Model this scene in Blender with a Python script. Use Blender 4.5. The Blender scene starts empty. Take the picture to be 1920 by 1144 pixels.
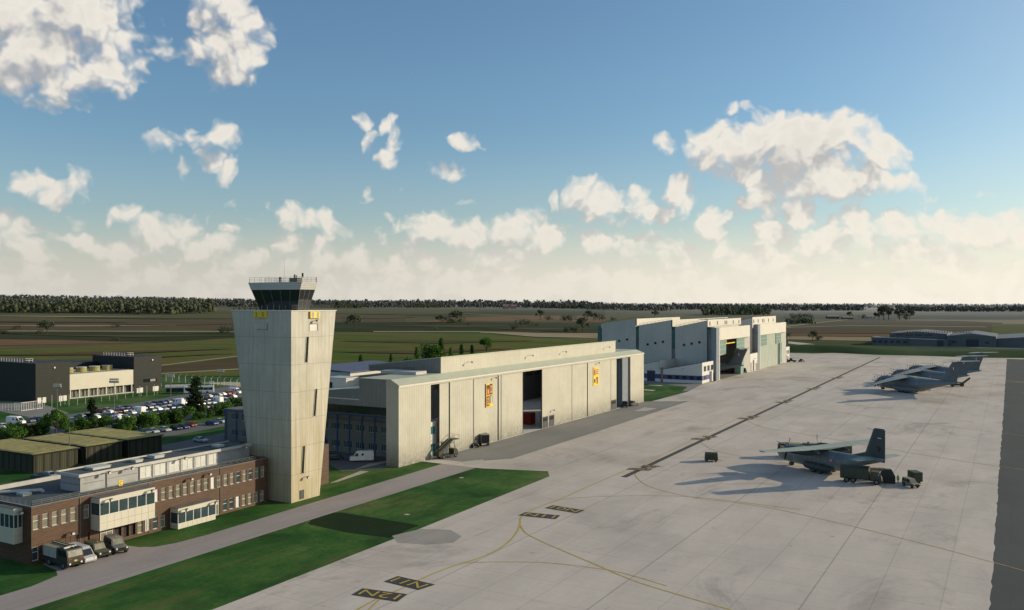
import bpy, math, random
from mathutils import Vector, Matrix
from mathutils.geometry import tessellate_polygon
R = math.radians
rnd = random.Random(7)
scene = bpy.context.scene
C = scene.collection

# ---------------------------------------------------------------- survey of the site
F, HY, CH = 1640.0, 569.0, 38.0                 # lens in photo pixels, horizon row, eye height
A = math.atan((1895 - 960) / F)                 # the camera looks this far left of the hangar line (+Y)
SA, CA = math.sin(A), math.cos(A)

def sm(t):
    t = max(0.0, min(1.0, t)); return t * t * (3 - 2 * t)

def hill(x, y):
    """height of the land: dead flat over the airfield, swelling gently far to the left"""
    r = math.hypot(x, y)
    if r < 430: return 0.0
    az = math.atan2(x * CA + y * SA, -x * SA + y * CA)
    r0 = 430 + 520 * sm((az + .05) / .25) * (1 if az < 1.2 else 0)
    if r < r0: return 0.0
    pts = [(-3.2, 10), (-.9, 40), (-.53, 49), (-.16, 29), (.11, 19), (.31, 5), (.45, 0), (3.2, 0)]
    a = 0
    for (p, v), (q, w) in zip(pts, pts[1:]):
        if p <= az <= q: a = v + (w - v) * (az - p) / (q - p); break
    return a * sm((r - r0) / 1550)

def ray(px, py):
    l = (px - 960) / F
    return (l * CA - SA, l * SA + CA, -(py - HY) / F)

def G(px, py, z=0.0):
    """where the line of sight through a photo pixel meets height z"""
    d = ray(px, py); t = (CH - z) / -d[2]
    return (d[0] * t, d[1] * t)

def GT(px, py):
    """... meets the land"""
    d = ray(px, py); t = 60.0
    while t < 9000:
        t2 = t * 1.02
        if CH + d[2] * t2 < hill(d[0] * t2, d[1] * t2):
            for _ in range(20):
                m = (t + t2) / 2
                if CH + d[2] * m < hill(d[0] * m, d[1] * m): t2 = m
                else: t = m
            break
        t = t2
    return (d[0] * t, d[1] * t, hill(d[0] * t, d[1] * t))

def depth(x, y): return -x * SA + y * CA
def XL(px, x):
    d = ray(px, HY); return x / d[0] * d[1]
def YL(px, y):
    d = ray(px, HY); return y / d[1] * d[0]

# ---------------------------------------------------------------- materials
MATS = {}
class NT:
    def __init__(s, nt): s.nt = nt; s.n = nt.nodes; s.l = nt.links
    def node(s, t, **kw):
        n = s.n.new(t)
        for k, v in kw.items():
            if k.startswith('i_'): 
                key = k[2:]; key = int(key) if key.isdigit() else key
                s.put(n.inputs[key], v)
            else: setattr(n, k, v)
        return n
    def put(s, sock, v):
        if isinstance(v, bpy.types.NodeSocket): s.l.new(v, sock)
        elif isinstance(v, (tuple, list)) and sock.type == 'RGBA' and len(v) == 3: sock.default_value = (*v, 1)
        else: sock.default_value = v
    def m(s, op, a, b=None, c=None, clamp=False):
        n = s.n.new('ShaderNodeMath'); n.operation = op; n.use_clamp = clamp
        s.put(n.inputs[0], a)
        if b is not None: s.put(n.inputs[1], b)
        if c is not None: s.put(n.inputs[2], c)
        return n.outputs[0]
    def vm(s, op, a, b=None, out=0):
        n = s.n.new('ShaderNodeVectorMath'); n.operation = op
        s.put(n.inputs[0], a)
        if b is not None: s.put(n.inputs[1], b)
        return n.outputs[out]
    def mix(s, f, a, b, blend='MIX'):
        n = s.n.new('ShaderNodeMix'); n.data_type = 'RGBA'; n.blend_type = blend; n.clamp_factor = True
        s.put(n.inputs[0], f); s.put(n.inputs[6], a); s.put(n.inputs[7], b)
        return n.outputs[2]
    def noise(s, vec, scale, detail=3, rough=.55, dist=0.0, d2=False):
        n = s.n.new('ShaderNodeTexNoise')
        if d2: n.noise_dimensions = '2D'
        if vec is not None: s.put(n.inputs['Vector'], vec)
        n.inputs['Scale'].default_value = scale; n.inputs['Detail'].default_value = detail
        n.inputs['Roughness'].default_value = rough; n.inputs['Distortion'].default_value = dist
        return n.outputs['Fac']
    def ramp(s, v, lo, hi, a=0.0, b=1.0):
        n = s.n.new('ShaderNodeMapRange'); n.interpolation_type = 'SMOOTHSTEP'
        s.put(n.inputs[0], v)
        for i, q in enumerate((lo, hi, a, b)): n.inputs[i + 1].default_value = q
        return n.outputs[0]
    def sep(s, v):
        n = s.n.new('ShaderNodeSeparateXYZ'); s.put(n.inputs[0], v); return n.outputs
    def comb(s, x, y, z):
        n = s.n.new('ShaderNodeCombineXYZ')
        for i, q in enumerate((x, y, z)): s.put(n.inputs[i], q)
        return n.outputs[0]

def newmat(name):
    m = bpy.data.materials.new(name); m.use_nodes = True
    m.node_tree.nodes.clear(); t = NT(m.node_tree)
    o = t.node('ShaderNodeOutputMaterial'); b = t.node('ShaderNodeBsdfPrincipled')
    t.l.new(b.outputs[0], o.inputs[0])
    MATS[name] = m
    return t, b

def mat(name, col, rough=.6, var=.18, scale=1.0, stretch=(1, 1, 1), metal=0.0, bump=0.0, bscale=8, dirt=0, ribs=0, ribh=.4, spec=None, coords='world', trans=0.0, alpha=None, emit=None):
    t, b = newmat(name)
    if coords == 'world': pos = t.node('ShaderNodeNewGeometry').outputs['Position']
    else: pos = t.node('ShaderNodeTexCoord').outputs['Object']
    v = t.vm('MULTIPLY', pos, stretch)
    n = t.noise(v, scale, 5, .6)
    n2 = t.noise(v, scale * 6.3, 3, .6)
    f = t.m('ADD', t.m('MULTIPLY', n, .7), t.m('MULTIPLY', n2, .3))
    lo = tuple(c * (1 - var) for c in col); hi = tuple(min(1, c * (1 + var)) for c in col)
    c = t.mix(t.ramp(f, .3, .7), lo, hi)
    s = t.sep(pos)
    hgt = None
    if ribs:
        q = t.m('SINE', t.m('MULTIPLY', t.m('ADD', s[0], s[1]), 2 * math.pi / ribs))
        c = t.mix(t.ramp(q, .55, 1.0, 0, ribh), c, tuple(k * .45 for k in col)); hgt = q
    if dirt:
        g = t.m('SUBTRACT', 1.0, t.m('DIVIDE', s[2], dirt), clamp=True)
        g = t.m('MULTIPLY', t.m('POWER', g, 1.3), t.ramp(t.noise(pos, 1.1, 5, .75), .3, .62, .4, 1.0))
        c = t.mix(t.m('MULTIPLY', g, .8), c, (.09, .085, .075))
        st = t.noise(t.vm('MULTIPLY', pos, (1.3, 1.3, .05)), 1.0, 4, .7)
        c = t.mix(t.ramp(st, .52, .75, 0, .28), c, tuple(k * .5 for k in col))
    t.put(b.inputs['Base Color'], c)
    t.put(b.inputs['Roughness'], t.ramp(n2, .2, .8, max(.02, rough - .1), min(1, rough + .1)))
    b.inputs['Metallic'].default_value = metal
    if spec is not None: b.inputs['Specular IOR Level'].default_value = spec
    if bump or ribs:
        bn = t.node('ShaderNodeBump'); bn.inputs['Strength'].default_value = bump or .3
        bn.inputs['Distance'].default_value = .05
        t.put(bn.inputs['Height'], hgt if ribs else t.noise(v, bscale, 4)); t.l.new(bn.outputs[0], b.inputs['Normal'])
    if emit: b.inputs['Emission Color'].default_value = (*emit[:3], 1); b.inputs['Emission Strength'].default_value = emit[3]
    return name

# building skins
t, b = newmat('added_light_panel'); tr = t.node('ShaderNodeBsdfTranslucent'); tr.inputs[0].default_value = (.85, .88, .9, 1)
t.l.new(tr.outputs[0], [n for n in t.n if n.type == 'OUTPUT_MATERIAL'][0].inputs[0])
mat('hangar_sheet', (.47, .445, .355), .55, .09, .14, ribs=.9, ribh=.05, dirt=6.0)
mat('hangar_fascia', (.40, .425, .33), .6, .06, .3)
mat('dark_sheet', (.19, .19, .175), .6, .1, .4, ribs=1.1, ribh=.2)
mat('white_sheet', (.60, .57, .49), .5, .05, .3, ribs=.8, ribh=.08)
mat('white_paint', (.62, .60, .55), .5, .05, .6)
mat('pale_wall', (.54, .53, .49), .6, .07, .25, dirt=3.5)
mat('gray_wall', (.52, .50, .45), .6, .08, .12, ribs=1.2, ribh=.08, dirt=2)
mat('blue_band', (.05, .055, .22), .5, .1)
mat('navy_door', (.02, .03, .06), .5, .1)
mat('orange_door', (.42, .20, .04), .6, .15, 3)
mat('steel_blue', (.20, .235, .27), .4, .1, .5, ribs=1.0, ribh=.2)
mat('seam_dark', (.035, .04, .045), .6, .1)
mat('grey_metal', (.22, .22, .21), .45, .15, 2, metal=.4)
mat('light_metal', (.5, .5, .47), .4, .1, 2, metal=.3)
mat('rail', (.20, .20, .17), .5, .1)
mat('roof_dark', (.055, .07, .075), .85, .3, .25, bump=.1)
mat('roof_gravel', (.12, .12, .11), .9, .25, .6)
mat('slate_clad', (.021, .022, .020), .6, .08, .3, spec=.25)
mat('cream_panel', (.56, .52, .42), .55, .04, .3)
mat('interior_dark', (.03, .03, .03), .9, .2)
mat('office_wall', (.16, .15, .13), .8, .12, .6)
mat('office_blue', (.035, .08, .22), .5, .1)
mat('purple_roof', (.085, .085, .14), .5, .2, .4, ribs=2.0, ribh=.2)
mat('shed_roof', (.30, .26, .085), .85, .35, .5, stretch=(2.5, .4, 1), bump=.3, bscale=6)
mat('shed_wall', (.034, .037, .016), .75, .5, .9, stretch=(1, 1, .05), ribs=.6, ribh=.6)
mat('shed_edge', (.012, .012, .008), .8, .1)
mat('plaster_gray', (.34, .34, .335), .7, .16, .35, dirt=0)
mat('plaster_trim', (.46, .45, .42), .7, .12, .6)
mat('yellow_sign', (.78, .55, .02), .5, .05)
mat('black_paint', (.012, .012, .012), .5, .1)
mat('white_line', (.75, .75, .72), .6, .1, 2)
mat('fence_white', (.62, .60, .55), .5, .1)
mat('barn_wall', (.10, .115, .12), .6, .1, .2, ribs=3, ribh=.2)
mat('barn_roof', (.13, .14, .14), .6, .15, .2)
mat('brick_house', (.38, .25, .18), .8, .15, .2)
mat('red_paint', (.32, .025, .015), .5, .1)
mat('mast_gray', (.13, .13, .12), .5, .1)
# vehicles
for k, c in dict(car_white=(.78, .78, .76), car_silver=(.42, .43, .44), car_gray=(.12, .125, .13), car_black=(.014, .015, .018), car_blue=(.02, .045, .15), car_red=(.26, .02, .015), army_green=(.04, .05, .03), army_olive=(.075, .078, .045), army_tan=(.22, .21, .16), tarp_green=(.045, .055, .035), army_dark=(.02, .024, .018)).items():
    mat(k, c, .35 if k.startswith('car') else .65, .08, 1.5, coords='obj')
mat('tyre', (.012, .012, .012), .9, .2, coords='obj')
mat('rim', (.12, .12, .11), .5, .2, coords='obj')
mat('lamp_glass', (.7, .68, .6), .2, .05, coords='obj')
mat('amber', (.7, .25, .02), .3, .05, coords='obj')
mat('glass_dark', (.012, .016, .018), .12, .1, .6, spec=.8)
mat('glass_blue', (.035, .06, .07), .1, .25, .4, spec=.8)
mat('glass_teal', (.025, .15, .15), .15, .25, .4, spec=.8)
mat('glass_pale', (.20, .19, .14), .25, .3, 1.2, spec=.6)
mat('glass_white', (.62, .62, .58), .35, .1, .5)
mat('skin', (.35, .2, .14), .6, .05)
mat('hivis', (.25, .6, .05), .6, .1)
mat('navy_cloth', (.015, .02, .035), .8, .1)
# aircraft
mat('jet_grey', (.15, .175, .185), .5, .12, .35, coords='obj', bump=.02)
mat('jet_fin', (.10, .125, .135), .5, .14, .5, coords='obj')
mat('jet_wing', (.25, .265, .235), .5, .12, .4, coords='obj')
mat('old_fuselage', (.15, .18, .19), .5, .45, .22, coords='obj', stretch=(1, 1, .6))
mat('old_fin', (.03, .05, .055), .55, .2, .3, coords='obj')
mat('old_wing', (.27, .32, .27), .6, .12, .5, coords='obj', stretch=(.3, 1.5, 1))
mat('prop_black', (.012, .012, .012), .8, .1, coords='obj')
mat('flag_red', (.5, .02, .02), .6, .05); mat('flag_white', (.7, .7, .7), .6, .05); mat('flag_blue', (.02, .04, .25), .6, .05)
mat('exhaust', (.02, .02, .02), .8, .2, coords='obj')
# greenery
def leafmat(name, a, b, sc=1.2, isl=.35):
    t, bs = newmat(name)
    g = t.node('ShaderNodeNewGeometry'); oi = t.node('ShaderNodeObjectInfo')
    v = g.outputs['Position']
    f = t.m('ADD', t.noise(v, sc, 3), t.m('MULTIPLY', t.m('SUBTRACT', oi.outputs['Random'], .5), .25))
    f = t.m('ADD', f, t.m('MULTIPLY', t.m('SUBTRACT', g.outputs['Random Per Island'], .5), isl))
    c = t.mix(t.ramp(f, .25, .75), a, b)
    t.put(bs.inputs['Base Color'], c); bs.inputs['Roughness'].default_value = .75
    bs.inputs['Specular IOR Level'].default_value = .2
    tr = t.node('ShaderNodeBsdfTranslucent'); t.put(tr.inputs[0], c)
    mx = t.node('ShaderNodeMixShader'); mx.inputs[0].default_value = .3
    t.l.new(bs.outputs[0], mx.inputs[1]); t.l.new(tr.outputs[0], mx.inputs[2])
    out = [n for n in t.n if n.type == 'OUTPUT_MATERIAL'][0]; t.l.new(mx.outputs[0], out.inputs[0])
leafmat('leaf_green', (.035, .085, .015), (.11, .22, .04))
leafmat('leaf_dark', (.018, .032, .012), (.05, .075, .028))
leafmat('leaf_brown', (.05, .045, .015), (.12, .10, .035))
leafmat('leaf_far', (.06, .072, .048), (.125, .145, .08), .05, .12)  # leaf tones paled for distance haze, here and in the two below
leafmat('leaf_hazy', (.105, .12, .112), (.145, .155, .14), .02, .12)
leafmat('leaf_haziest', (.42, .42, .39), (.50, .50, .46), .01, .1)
mat('bark', (.06, .045, .03), .9, .3, 3)

# tower concrete
def concrete_mat():
    t, b = newmat('tower_concrete'); pos = t.node('ShaderNodeNewGeometry').outputs['Position']; s = t.sep(pos)
    n = t.noise(pos, .18, 4, .6); st = t.noise(t.vm('MULTIPLY', pos, (2.2, 2.2, .06)), 1.0, 5, .65)
    fine = t.noise(t.vm('MULTIPLY', pos, (6, 6, .6)), 1.0, 4, .7)
    c = t.mix(t.ramp(n, .3, .7), (.46, .44, .37), (.57, .545, .465))
    low = t.m('SUBTRACT', 1.0, t.m('DIVIDE', s[2], 34.0), clamp=True)
    c = t.mix(t.m('MULTIPLY', low, t.ramp(st, .30, .60)), c, (.44, .35, .18))
    c = t.mix(t.ramp(st, .48, .70, 0, .5), c, (.27, .25, .20))
    c = t.mix(t.ramp(fine, .45, .7, 0, .22), c, (.27, .26, .22))
    fr = t.m('ABSOLUTE', t.m('SUBTRACT', t.m('FRACT', t.m('DIVIDE', t.m('ADD', s[2], .02), 5.25)), .5))
    c = t.mix(t.ramp(fr, .488, .495, 0, .5), c, (.16, .15, .12))
    h = t.m('ADD', s[0], s[1]); fv = t.m('ABSOLUTE', t.m('SUBTRACT', t.m('FRACT', t.m('DIVIDE', h, 2.6)), .5))
    c = t.mix(t.ramp(fv, .485, .494, 0, .15), c, (.14, .13, .11))
    t.put(b.inputs['Base Color'], c); b.inputs['Roughness'].default_value = .85
    bn = t.node('ShaderNodeBump'); bn.inputs['Strength'].default_value = .25; bn.inputs['Distance'].default_value = .04
    t.put(bn.inputs['Height'], t.m('ADD', t.m('MULTIPLY', fine, .6), t.m('MULTIPLY', t.ramp(fr, .485, .494), -1.0))); t.l.new(bn.outputs[0], b.inputs['Normal'])
concrete_mat()

def clad_mat():
    t, b = newmat('brown_cladding'); pos = t.node('ShaderNodeNewGeometry').outputs['Position']; s = t.sep(pos)
    rw = t.m('FLOOR', t.m('DIVIDE', s[2], .28))
    v = t.comb(t.m('MULTIPLY', t.m('ADD', s[0], s[1]), .35), rw, 0.0)
    wn = t.node('ShaderNodeTexNoise'); t.put(wn.inputs['Vector'], v); wn.inputs['Scale'].default_value = 1.7
    c = t.mix(t.ramp(wn.outputs['Fac'], .3, .7), (.078, .038, .018), (.112, .056, .028))
    fr = t.m('FRACT', t.m('DIVIDE', s[2], .28))
    c = t.mix(t.m('GREATER_THAN', fr, .80), c, (.035, .018, .012))
    t.put(b.inputs['Base Color'], c); b.inputs['Roughness'].default_value = .6
    bn = t.node('ShaderNodeBump'); bn.inputs['Strength'].default_value = .6; bn.inputs['Distance'].default_value = .05
    t.put(bn.inputs['Height'], t.m('LESS_THAN', fr, .80)); t.l.new(bn.outputs[0], b.inputs['Normal'])
clad_mat()

def apron_mat(name, base, stain=1.0, grid=(7.6, 7.6), lines=.24):
    t, b = newmat(name); pos = t.node('ShaderNodeNewGeometry').outputs['Position']; s = t.sep(pos)
    big = t.noise(pos, .018, 5, .6, .4); mid = t.noise(t.vm('MULTIPLY', pos, (1, .35, 1)), .12, 5, .65); fine = t.noise(pos, 1.3, 5, .7)
    c = t.mix(t.ramp(mid, .3, .7), tuple(k * .9 for k in base), tuple(k * 1.08 for k in base))
    c = t.mix(t.ramp(big, .52, .72, 0, .38 * stain), c, tuple(k * .62 for k in base))
    c = t.mix(t.ramp(fine, .35, .75, 0, .22), c, tuple(k * .7 for k in base))
    # each cast slab has its own tint
    cell = t.comb(t.m('FLOOR', t.m('DIVIDE', s[0], grid[0])), t.m('FLOOR', t.m('DIVIDE', s[1], grid[1])), 0.0)
    wn = t.node('ShaderNodeTexWhiteNoise'); t.put(wn.inputs['Vector'], cell)
    c = t.mix(t.ramp(wn.outputs['Value'], 0, 1, 0, .14), c, tuple(k * .72 for k in base))
    strk = t.noise(t.vm('MULTIPLY', pos, (.16, 1.5, 1)), 1.0, 5, .75)
    c = t.mix(t.ramp(strk, .52, .75, 0, .20 * stain), c, tuple(k * .6 for k in base))
    bl = t.noise(t.vm('MULTIPLY', pos, (1, .6, 1)), .055, 6, .72, .8)
    c = t.mix(t.ramp(bl, .53, .68, 0, .34 * stain), c, tuple(k * .58 for k in base))
    c = t.mix(t.ramp(bl, .30, .42, .3, 0), c, tuple(min(.6, k * 1.2) for k in base))
    spot = t.noise(pos, .45, 4, .7); c = t.mix(t.ramp(spot, .66, .74, 0, .35 * stain), c, (.12, .115, .10))
    # yellowish rust under the parked aircraft
    rust = t.m('MULTIPLY', t.ramp(t.noise(pos, .05, 4), .55, .7), t.m('MULTIPLY', t.ramp(s[1], 330, 380), t.ramp(s[0], -70, -40)))
    c = t.mix(t.m('MULTIPLY', rust, .35), c, (.30, .22, .11))
    for ax, gsp, w in ((0, grid[0], .055), (1, grid[1], .055), (0, grid[0] * 3, .10)):
        fr = t.m('ABSOLUTE', t.m('SUBTRACT', t.m('FRACT', t.m('DIVIDE', s[ax], gsp)), .5))
        c = t.mix(t.m('MULTIPLY', t.ramp(fr, .5 - 1.6 * w / gsp, .5 - .7 * w / gsp), lines), c, (.07, .065, .05))
    t.put(b.inputs['Base Color'], c); b.inputs['Roughness'].default_value = .9; b.inputs['Specular IOR Level'].default_value = .12
apron_mat('apron_concrete', (.54, .485, .43), 2.1)
apron_mat('asphalt_gray', (.24, .235, .22), .5, (11, 23), .3)
apron_mat('asphalt_dark', (.075, .083, .083), .4, (15, 40), .15)
apron_mat('road_lilac', (.33, .295, .28), .7, (4, 60), .12)
apron_mat('car_park', (.15, .15, .15), .7, (40, 40), .1)
apron_mat('asphalt_worn', (.33, .31, .28), 1.6, (7.6, 7.6), .3)
apron_mat('pale_concrete', (.45, .43, .39), .4, (5, 5), .3)
mat('marking_yellow', (.42, .31, .05), .7, .25, 1.5)
mat('marking_black', (.04, .034, .03), .8, .35, .8)
mat('path_pale', (.42, .38, .29), .9, .2, .3)

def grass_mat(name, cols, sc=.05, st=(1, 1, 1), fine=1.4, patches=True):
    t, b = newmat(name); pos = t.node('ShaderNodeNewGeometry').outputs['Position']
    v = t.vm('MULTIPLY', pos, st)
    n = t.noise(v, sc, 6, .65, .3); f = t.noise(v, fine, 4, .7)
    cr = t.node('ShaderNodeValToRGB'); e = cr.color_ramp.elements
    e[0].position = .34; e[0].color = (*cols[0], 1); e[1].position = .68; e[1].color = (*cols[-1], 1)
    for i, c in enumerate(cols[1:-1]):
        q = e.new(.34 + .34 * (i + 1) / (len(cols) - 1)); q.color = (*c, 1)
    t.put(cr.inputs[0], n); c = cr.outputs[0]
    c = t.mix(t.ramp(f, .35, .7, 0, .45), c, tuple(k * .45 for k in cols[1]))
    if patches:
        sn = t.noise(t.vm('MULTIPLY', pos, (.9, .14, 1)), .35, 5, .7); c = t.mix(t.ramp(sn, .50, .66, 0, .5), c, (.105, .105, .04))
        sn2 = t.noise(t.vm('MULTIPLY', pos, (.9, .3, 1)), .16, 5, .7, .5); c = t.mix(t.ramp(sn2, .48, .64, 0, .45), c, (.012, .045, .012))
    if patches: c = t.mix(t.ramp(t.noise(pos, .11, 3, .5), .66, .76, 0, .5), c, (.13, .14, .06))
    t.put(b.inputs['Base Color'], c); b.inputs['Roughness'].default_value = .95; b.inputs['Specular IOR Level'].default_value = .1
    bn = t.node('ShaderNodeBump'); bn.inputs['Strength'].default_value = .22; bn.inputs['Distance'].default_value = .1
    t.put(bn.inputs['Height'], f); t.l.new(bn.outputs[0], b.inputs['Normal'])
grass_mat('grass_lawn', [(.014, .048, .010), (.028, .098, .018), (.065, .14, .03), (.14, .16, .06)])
grass_mat('grass_dark', [(.008, .022, .006), (.012, .030, .010), (.014, .034, .010)], patches=False)
grass_mat('grass_berm', [(.015, .042, .010), (.022, .062, .014), (.045, .07, .025)], .03, patches=False)

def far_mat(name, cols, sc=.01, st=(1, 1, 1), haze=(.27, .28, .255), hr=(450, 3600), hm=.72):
    """field colours with aerial haze mixed in, paling away from the airfield"""
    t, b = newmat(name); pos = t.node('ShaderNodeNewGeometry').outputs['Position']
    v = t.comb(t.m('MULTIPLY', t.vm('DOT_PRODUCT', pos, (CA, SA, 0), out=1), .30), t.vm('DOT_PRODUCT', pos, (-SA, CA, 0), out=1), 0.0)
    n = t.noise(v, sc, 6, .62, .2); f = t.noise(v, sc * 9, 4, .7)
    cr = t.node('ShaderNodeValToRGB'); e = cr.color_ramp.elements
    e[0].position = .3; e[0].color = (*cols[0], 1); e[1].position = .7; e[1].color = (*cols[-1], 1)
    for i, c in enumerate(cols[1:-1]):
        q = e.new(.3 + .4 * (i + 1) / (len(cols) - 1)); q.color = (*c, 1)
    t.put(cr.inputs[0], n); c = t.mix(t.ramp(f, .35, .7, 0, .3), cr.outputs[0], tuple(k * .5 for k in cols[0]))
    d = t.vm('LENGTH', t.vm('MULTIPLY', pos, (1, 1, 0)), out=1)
    c = t.mix(t.ramp(d, hr[0], hr[1], 0, hm), c, haze)  # distance haze painted into the base colour, in two steps
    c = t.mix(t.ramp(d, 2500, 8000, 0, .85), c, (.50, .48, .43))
    t.put(b.inputs['Base Color'], c); b.inputs['Roughness'].default_value = 1; b.inputs['Specular IOR Level'].default_value = 0
# strips run along the hangar line rotated: stretch across
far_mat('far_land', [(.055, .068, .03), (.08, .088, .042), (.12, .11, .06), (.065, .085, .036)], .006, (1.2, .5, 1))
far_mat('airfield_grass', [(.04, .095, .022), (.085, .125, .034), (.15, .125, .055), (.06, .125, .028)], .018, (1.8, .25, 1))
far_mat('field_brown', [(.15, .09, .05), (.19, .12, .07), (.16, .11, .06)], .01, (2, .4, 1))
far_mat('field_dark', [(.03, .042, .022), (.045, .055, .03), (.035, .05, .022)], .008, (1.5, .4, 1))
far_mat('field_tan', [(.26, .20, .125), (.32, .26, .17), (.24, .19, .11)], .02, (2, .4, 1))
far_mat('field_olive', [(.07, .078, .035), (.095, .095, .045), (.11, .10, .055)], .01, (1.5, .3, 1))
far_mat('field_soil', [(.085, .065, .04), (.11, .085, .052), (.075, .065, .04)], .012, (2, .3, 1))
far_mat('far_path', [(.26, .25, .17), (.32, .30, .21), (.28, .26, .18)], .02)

# ---------------------------------------------------------------- mesh helper
class MB:
    def __init__(s): s.v = []; s.f = []; s.m = []; s.keys = []
    def mi(s, m):
        if m not in s.keys: s.keys.append(m)
        return s.keys.index(m)
    def add(s, verts, faces, m):
        o = len(s.v); k = s.mi(m)
        s.v += [tuple(p) for p in verts]
        for f in faces: s.f.append([i + o for i in f]); s.m.append(k)
        return s
    def quad(s, a, b, c, d, m): return s.add([a, b, c, d], [(0, 1, 2, 3)], m)
    def poly(s, pts, m): return s.add(pts, [tuple(range(len(pts)))], m)
    def box(s, x0, x1, y0, y1, z0, z1, m):
        if x0 > x1: x0, x1 = x1, x0
        if y0 > y1: y0, y1 = y1, y0
        return s.add([(x0, y0, z0), (x1, y0, z0), (x1, y1, z0), (x0, y1, z0), (x0, y0, z1), (x1, y0, z1), (x1, y1, z1), (x0, y1, z1)],
                     [(0, 3, 2, 1), (4, 5, 6, 7), (0, 1, 5, 4), (1, 2, 6, 5), (2, 3, 7, 6), (3, 0, 4, 7)], m)
    def hexa(s, bot, top, m):      # four points below, four above (ccw)
        return s.add(list(bot) + list(top), [(0, 3, 2, 1), (4, 5, 6, 7), (0, 1, 5, 4), (1, 2, 6, 5), (2, 3, 7, 6), (3, 0, 4, 7)], m)
    def prism(s, pts, z0, z1, m):
        n = len(pts)
        vs = [(p[0], p[1], z0) for p in pts] + [(p[0], p[1], z1) for p in pts]
        return s.add(vs, [tuple(range(n - 1, -1, -1)), tuple(range(n, 2 * n))] + [(i, (i + 1) % n, (i + 1) % n + n, i + n) for i in range(n)], m)
    def bar(s, p, q, r, m, n=6, r2=None):
        p = Vector(p); q = Vector(q); d = (q - p)
        if d.length < 1e-6: return s
        d.normalize(); u = d.orthogonal().normalized(); w = d.cross(u)
        r2 = r if r2 is None else r2
        vs = [tuple(p + (u * math.cos(2 * math.pi * i / n) + w * math.sin(2 * math.pi * i / n)) * r) for i in range(n)] + \
             [tuple(q + (u * math.cos(2 * math.pi * i / n) + w * math.sin(2 * math.pi * i / n)) * r2) for i in range(n)]
        return s.add(vs, [tuple(range(n - 1, -1, -1)), tuple(range(n, 2 * n))] + [(i, (i + 1) % n, (i + 1) % n + n, i + n) for i in range(n)], m)
    def loft(s, rings, m, caps=True):
        n = len(rings[0]); vs = [p for r in rings for p in r]; fs = []
        for k in range(len(rings) - 1):
            for i in range(n):
                j = (i + 1) % n; fs.append((k * n + i, k * n + j, (k + 1) * n + j, (k + 1) * n + i))
        if caps: fs.append(tuple(range(n - 1, -1, -1))); fs.append(tuple(range((len(rings) - 1) * n, len(rings) * n)))
        return s.add(vs, fs, m)
    def side(s, prof, hw, m, top=None, zt=None, y0=0):
        """profile in x,z pushed out to both sides; narrows to half-width `top` above height zt"""
        def w(z):
            if top is None or z <= zt: return hw
            zm = max(p[1] for p in prof); return hw + (top - hw) * (z - zt) / (zm - zt)
        n = len(prof)
        vs = [(x, y0 - w(z), z) for x, z in prof] + [(x, y0 + w(z), z) for x, z in prof]
        return s.add(vs, [tuple(range(n)), tuple(range(2 * n - 1, n - 1, -1))] + [(i, i + n, (i + 1) % n + n, (i + 1) % n) for i in range(n)], m)
    def wheel(s, x, y, z, r, w, m='tyre', n=16):
        s.bar((x, y - w / 2, z), (x, y + w / 2, z), r, m, n)
        s.bar((x, y - w / 2 - .01, z), (x, y + w / 2 + .01, z), r * .55, 'rim', n)
        return s
    def wall(s, P0, U, N, w, h, ops, m, dep=.3, mr=None):
        """flat wall with real openings; P0 lower corner, U along, N outward"""
        P0 = Vector(P0); U = Vector(U); N = Vector(N); V = Vector((0, 0, 1))
        us = sorted({0, w} | {o[0] for o in ops} | {o[1] for o in ops}); vs = sorted({0, h} | {o[2] for o in ops} | {o[3] for o in ops})
        us = [u for u in us if 0 <= u <= w]; vs = [v for v in vs if 0 <= v <= h]
        pt = lambda u, v, d=0: tuple(P0 + U * u + V * v - N * d)
        for a, b in zip(us, us[1:]):
            for c, d in zip(vs, vs[1:]):
                um, vm_ = (a + b) / 2, (c + d) / 2
                if any(o[0] < um < o[1] and o[2] < vm_ < o[3] for o in ops): continue
                s.quad(pt(a, c), pt(b, c), pt(b, d), pt(a, d), m)
        for o in ops:
            a, b, c, d = o[:4]; q = mr or m
            s.quad(pt(a, c), pt(b, c), pt(b, c, dep), pt(a, c, dep), q); s.quad(pt(a, d), pt(b, d), pt(b, d, dep), pt(a, d, dep), q)
            s.quad(pt(a, c), pt(a, d), pt(a, d, dep), pt(a, c, dep), q); s.quad(pt(b, c), pt(b, d), pt(b, d, dep), pt(b, c, dep), q)
        return s
    def mesh(s, name, org=(0, 0, 0), smooth=False):
        me = bpy.data.meshes.new(name)
        me.from_pydata([(x - org[0], y - org[1], z - org[2]) for x, y, z in s.v], [], s.f)
        for k in s.keys: me.materials.append(MATS[k])
        me.polygons.foreach_set('material_index', s.m)
        if smooth: me.polygons.foreach_set('use_smooth', [True] * len(me.polygons))
        me.update(); return me
    def build(s, name, parent=None, world=False, smooth=False, label=None, kind=None, loc=None, rot=None):
        org = (0, 0, 0)
        if world and parent is not None:
            org = parent.location
            if parent.parent is not None: org = parent.parent.location + parent.location
        me = s.mesh(name, org, smooth); o = bpy.data.objects.new(name, me); C.objects.link(o)
        if smooth: autosmooth(me)
        if parent is not None: o.parent = parent
        if label: o['label'] = label
        if kind: o['kind'] = kind
        if loc: o.location = loc
        if rot: o.rotation_euler = rot
        return o

def autosmooth(me, ang=40):
    import bmesh
    bm = bmesh.new(); bm.from_mesh(me)
    for e in bm.edges:
        if len(e.link_faces) == 2 and e.calc_face_angle(0) > R(ang): e.smooth = False
    bm.to_mesh(me); bm.free()

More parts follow.
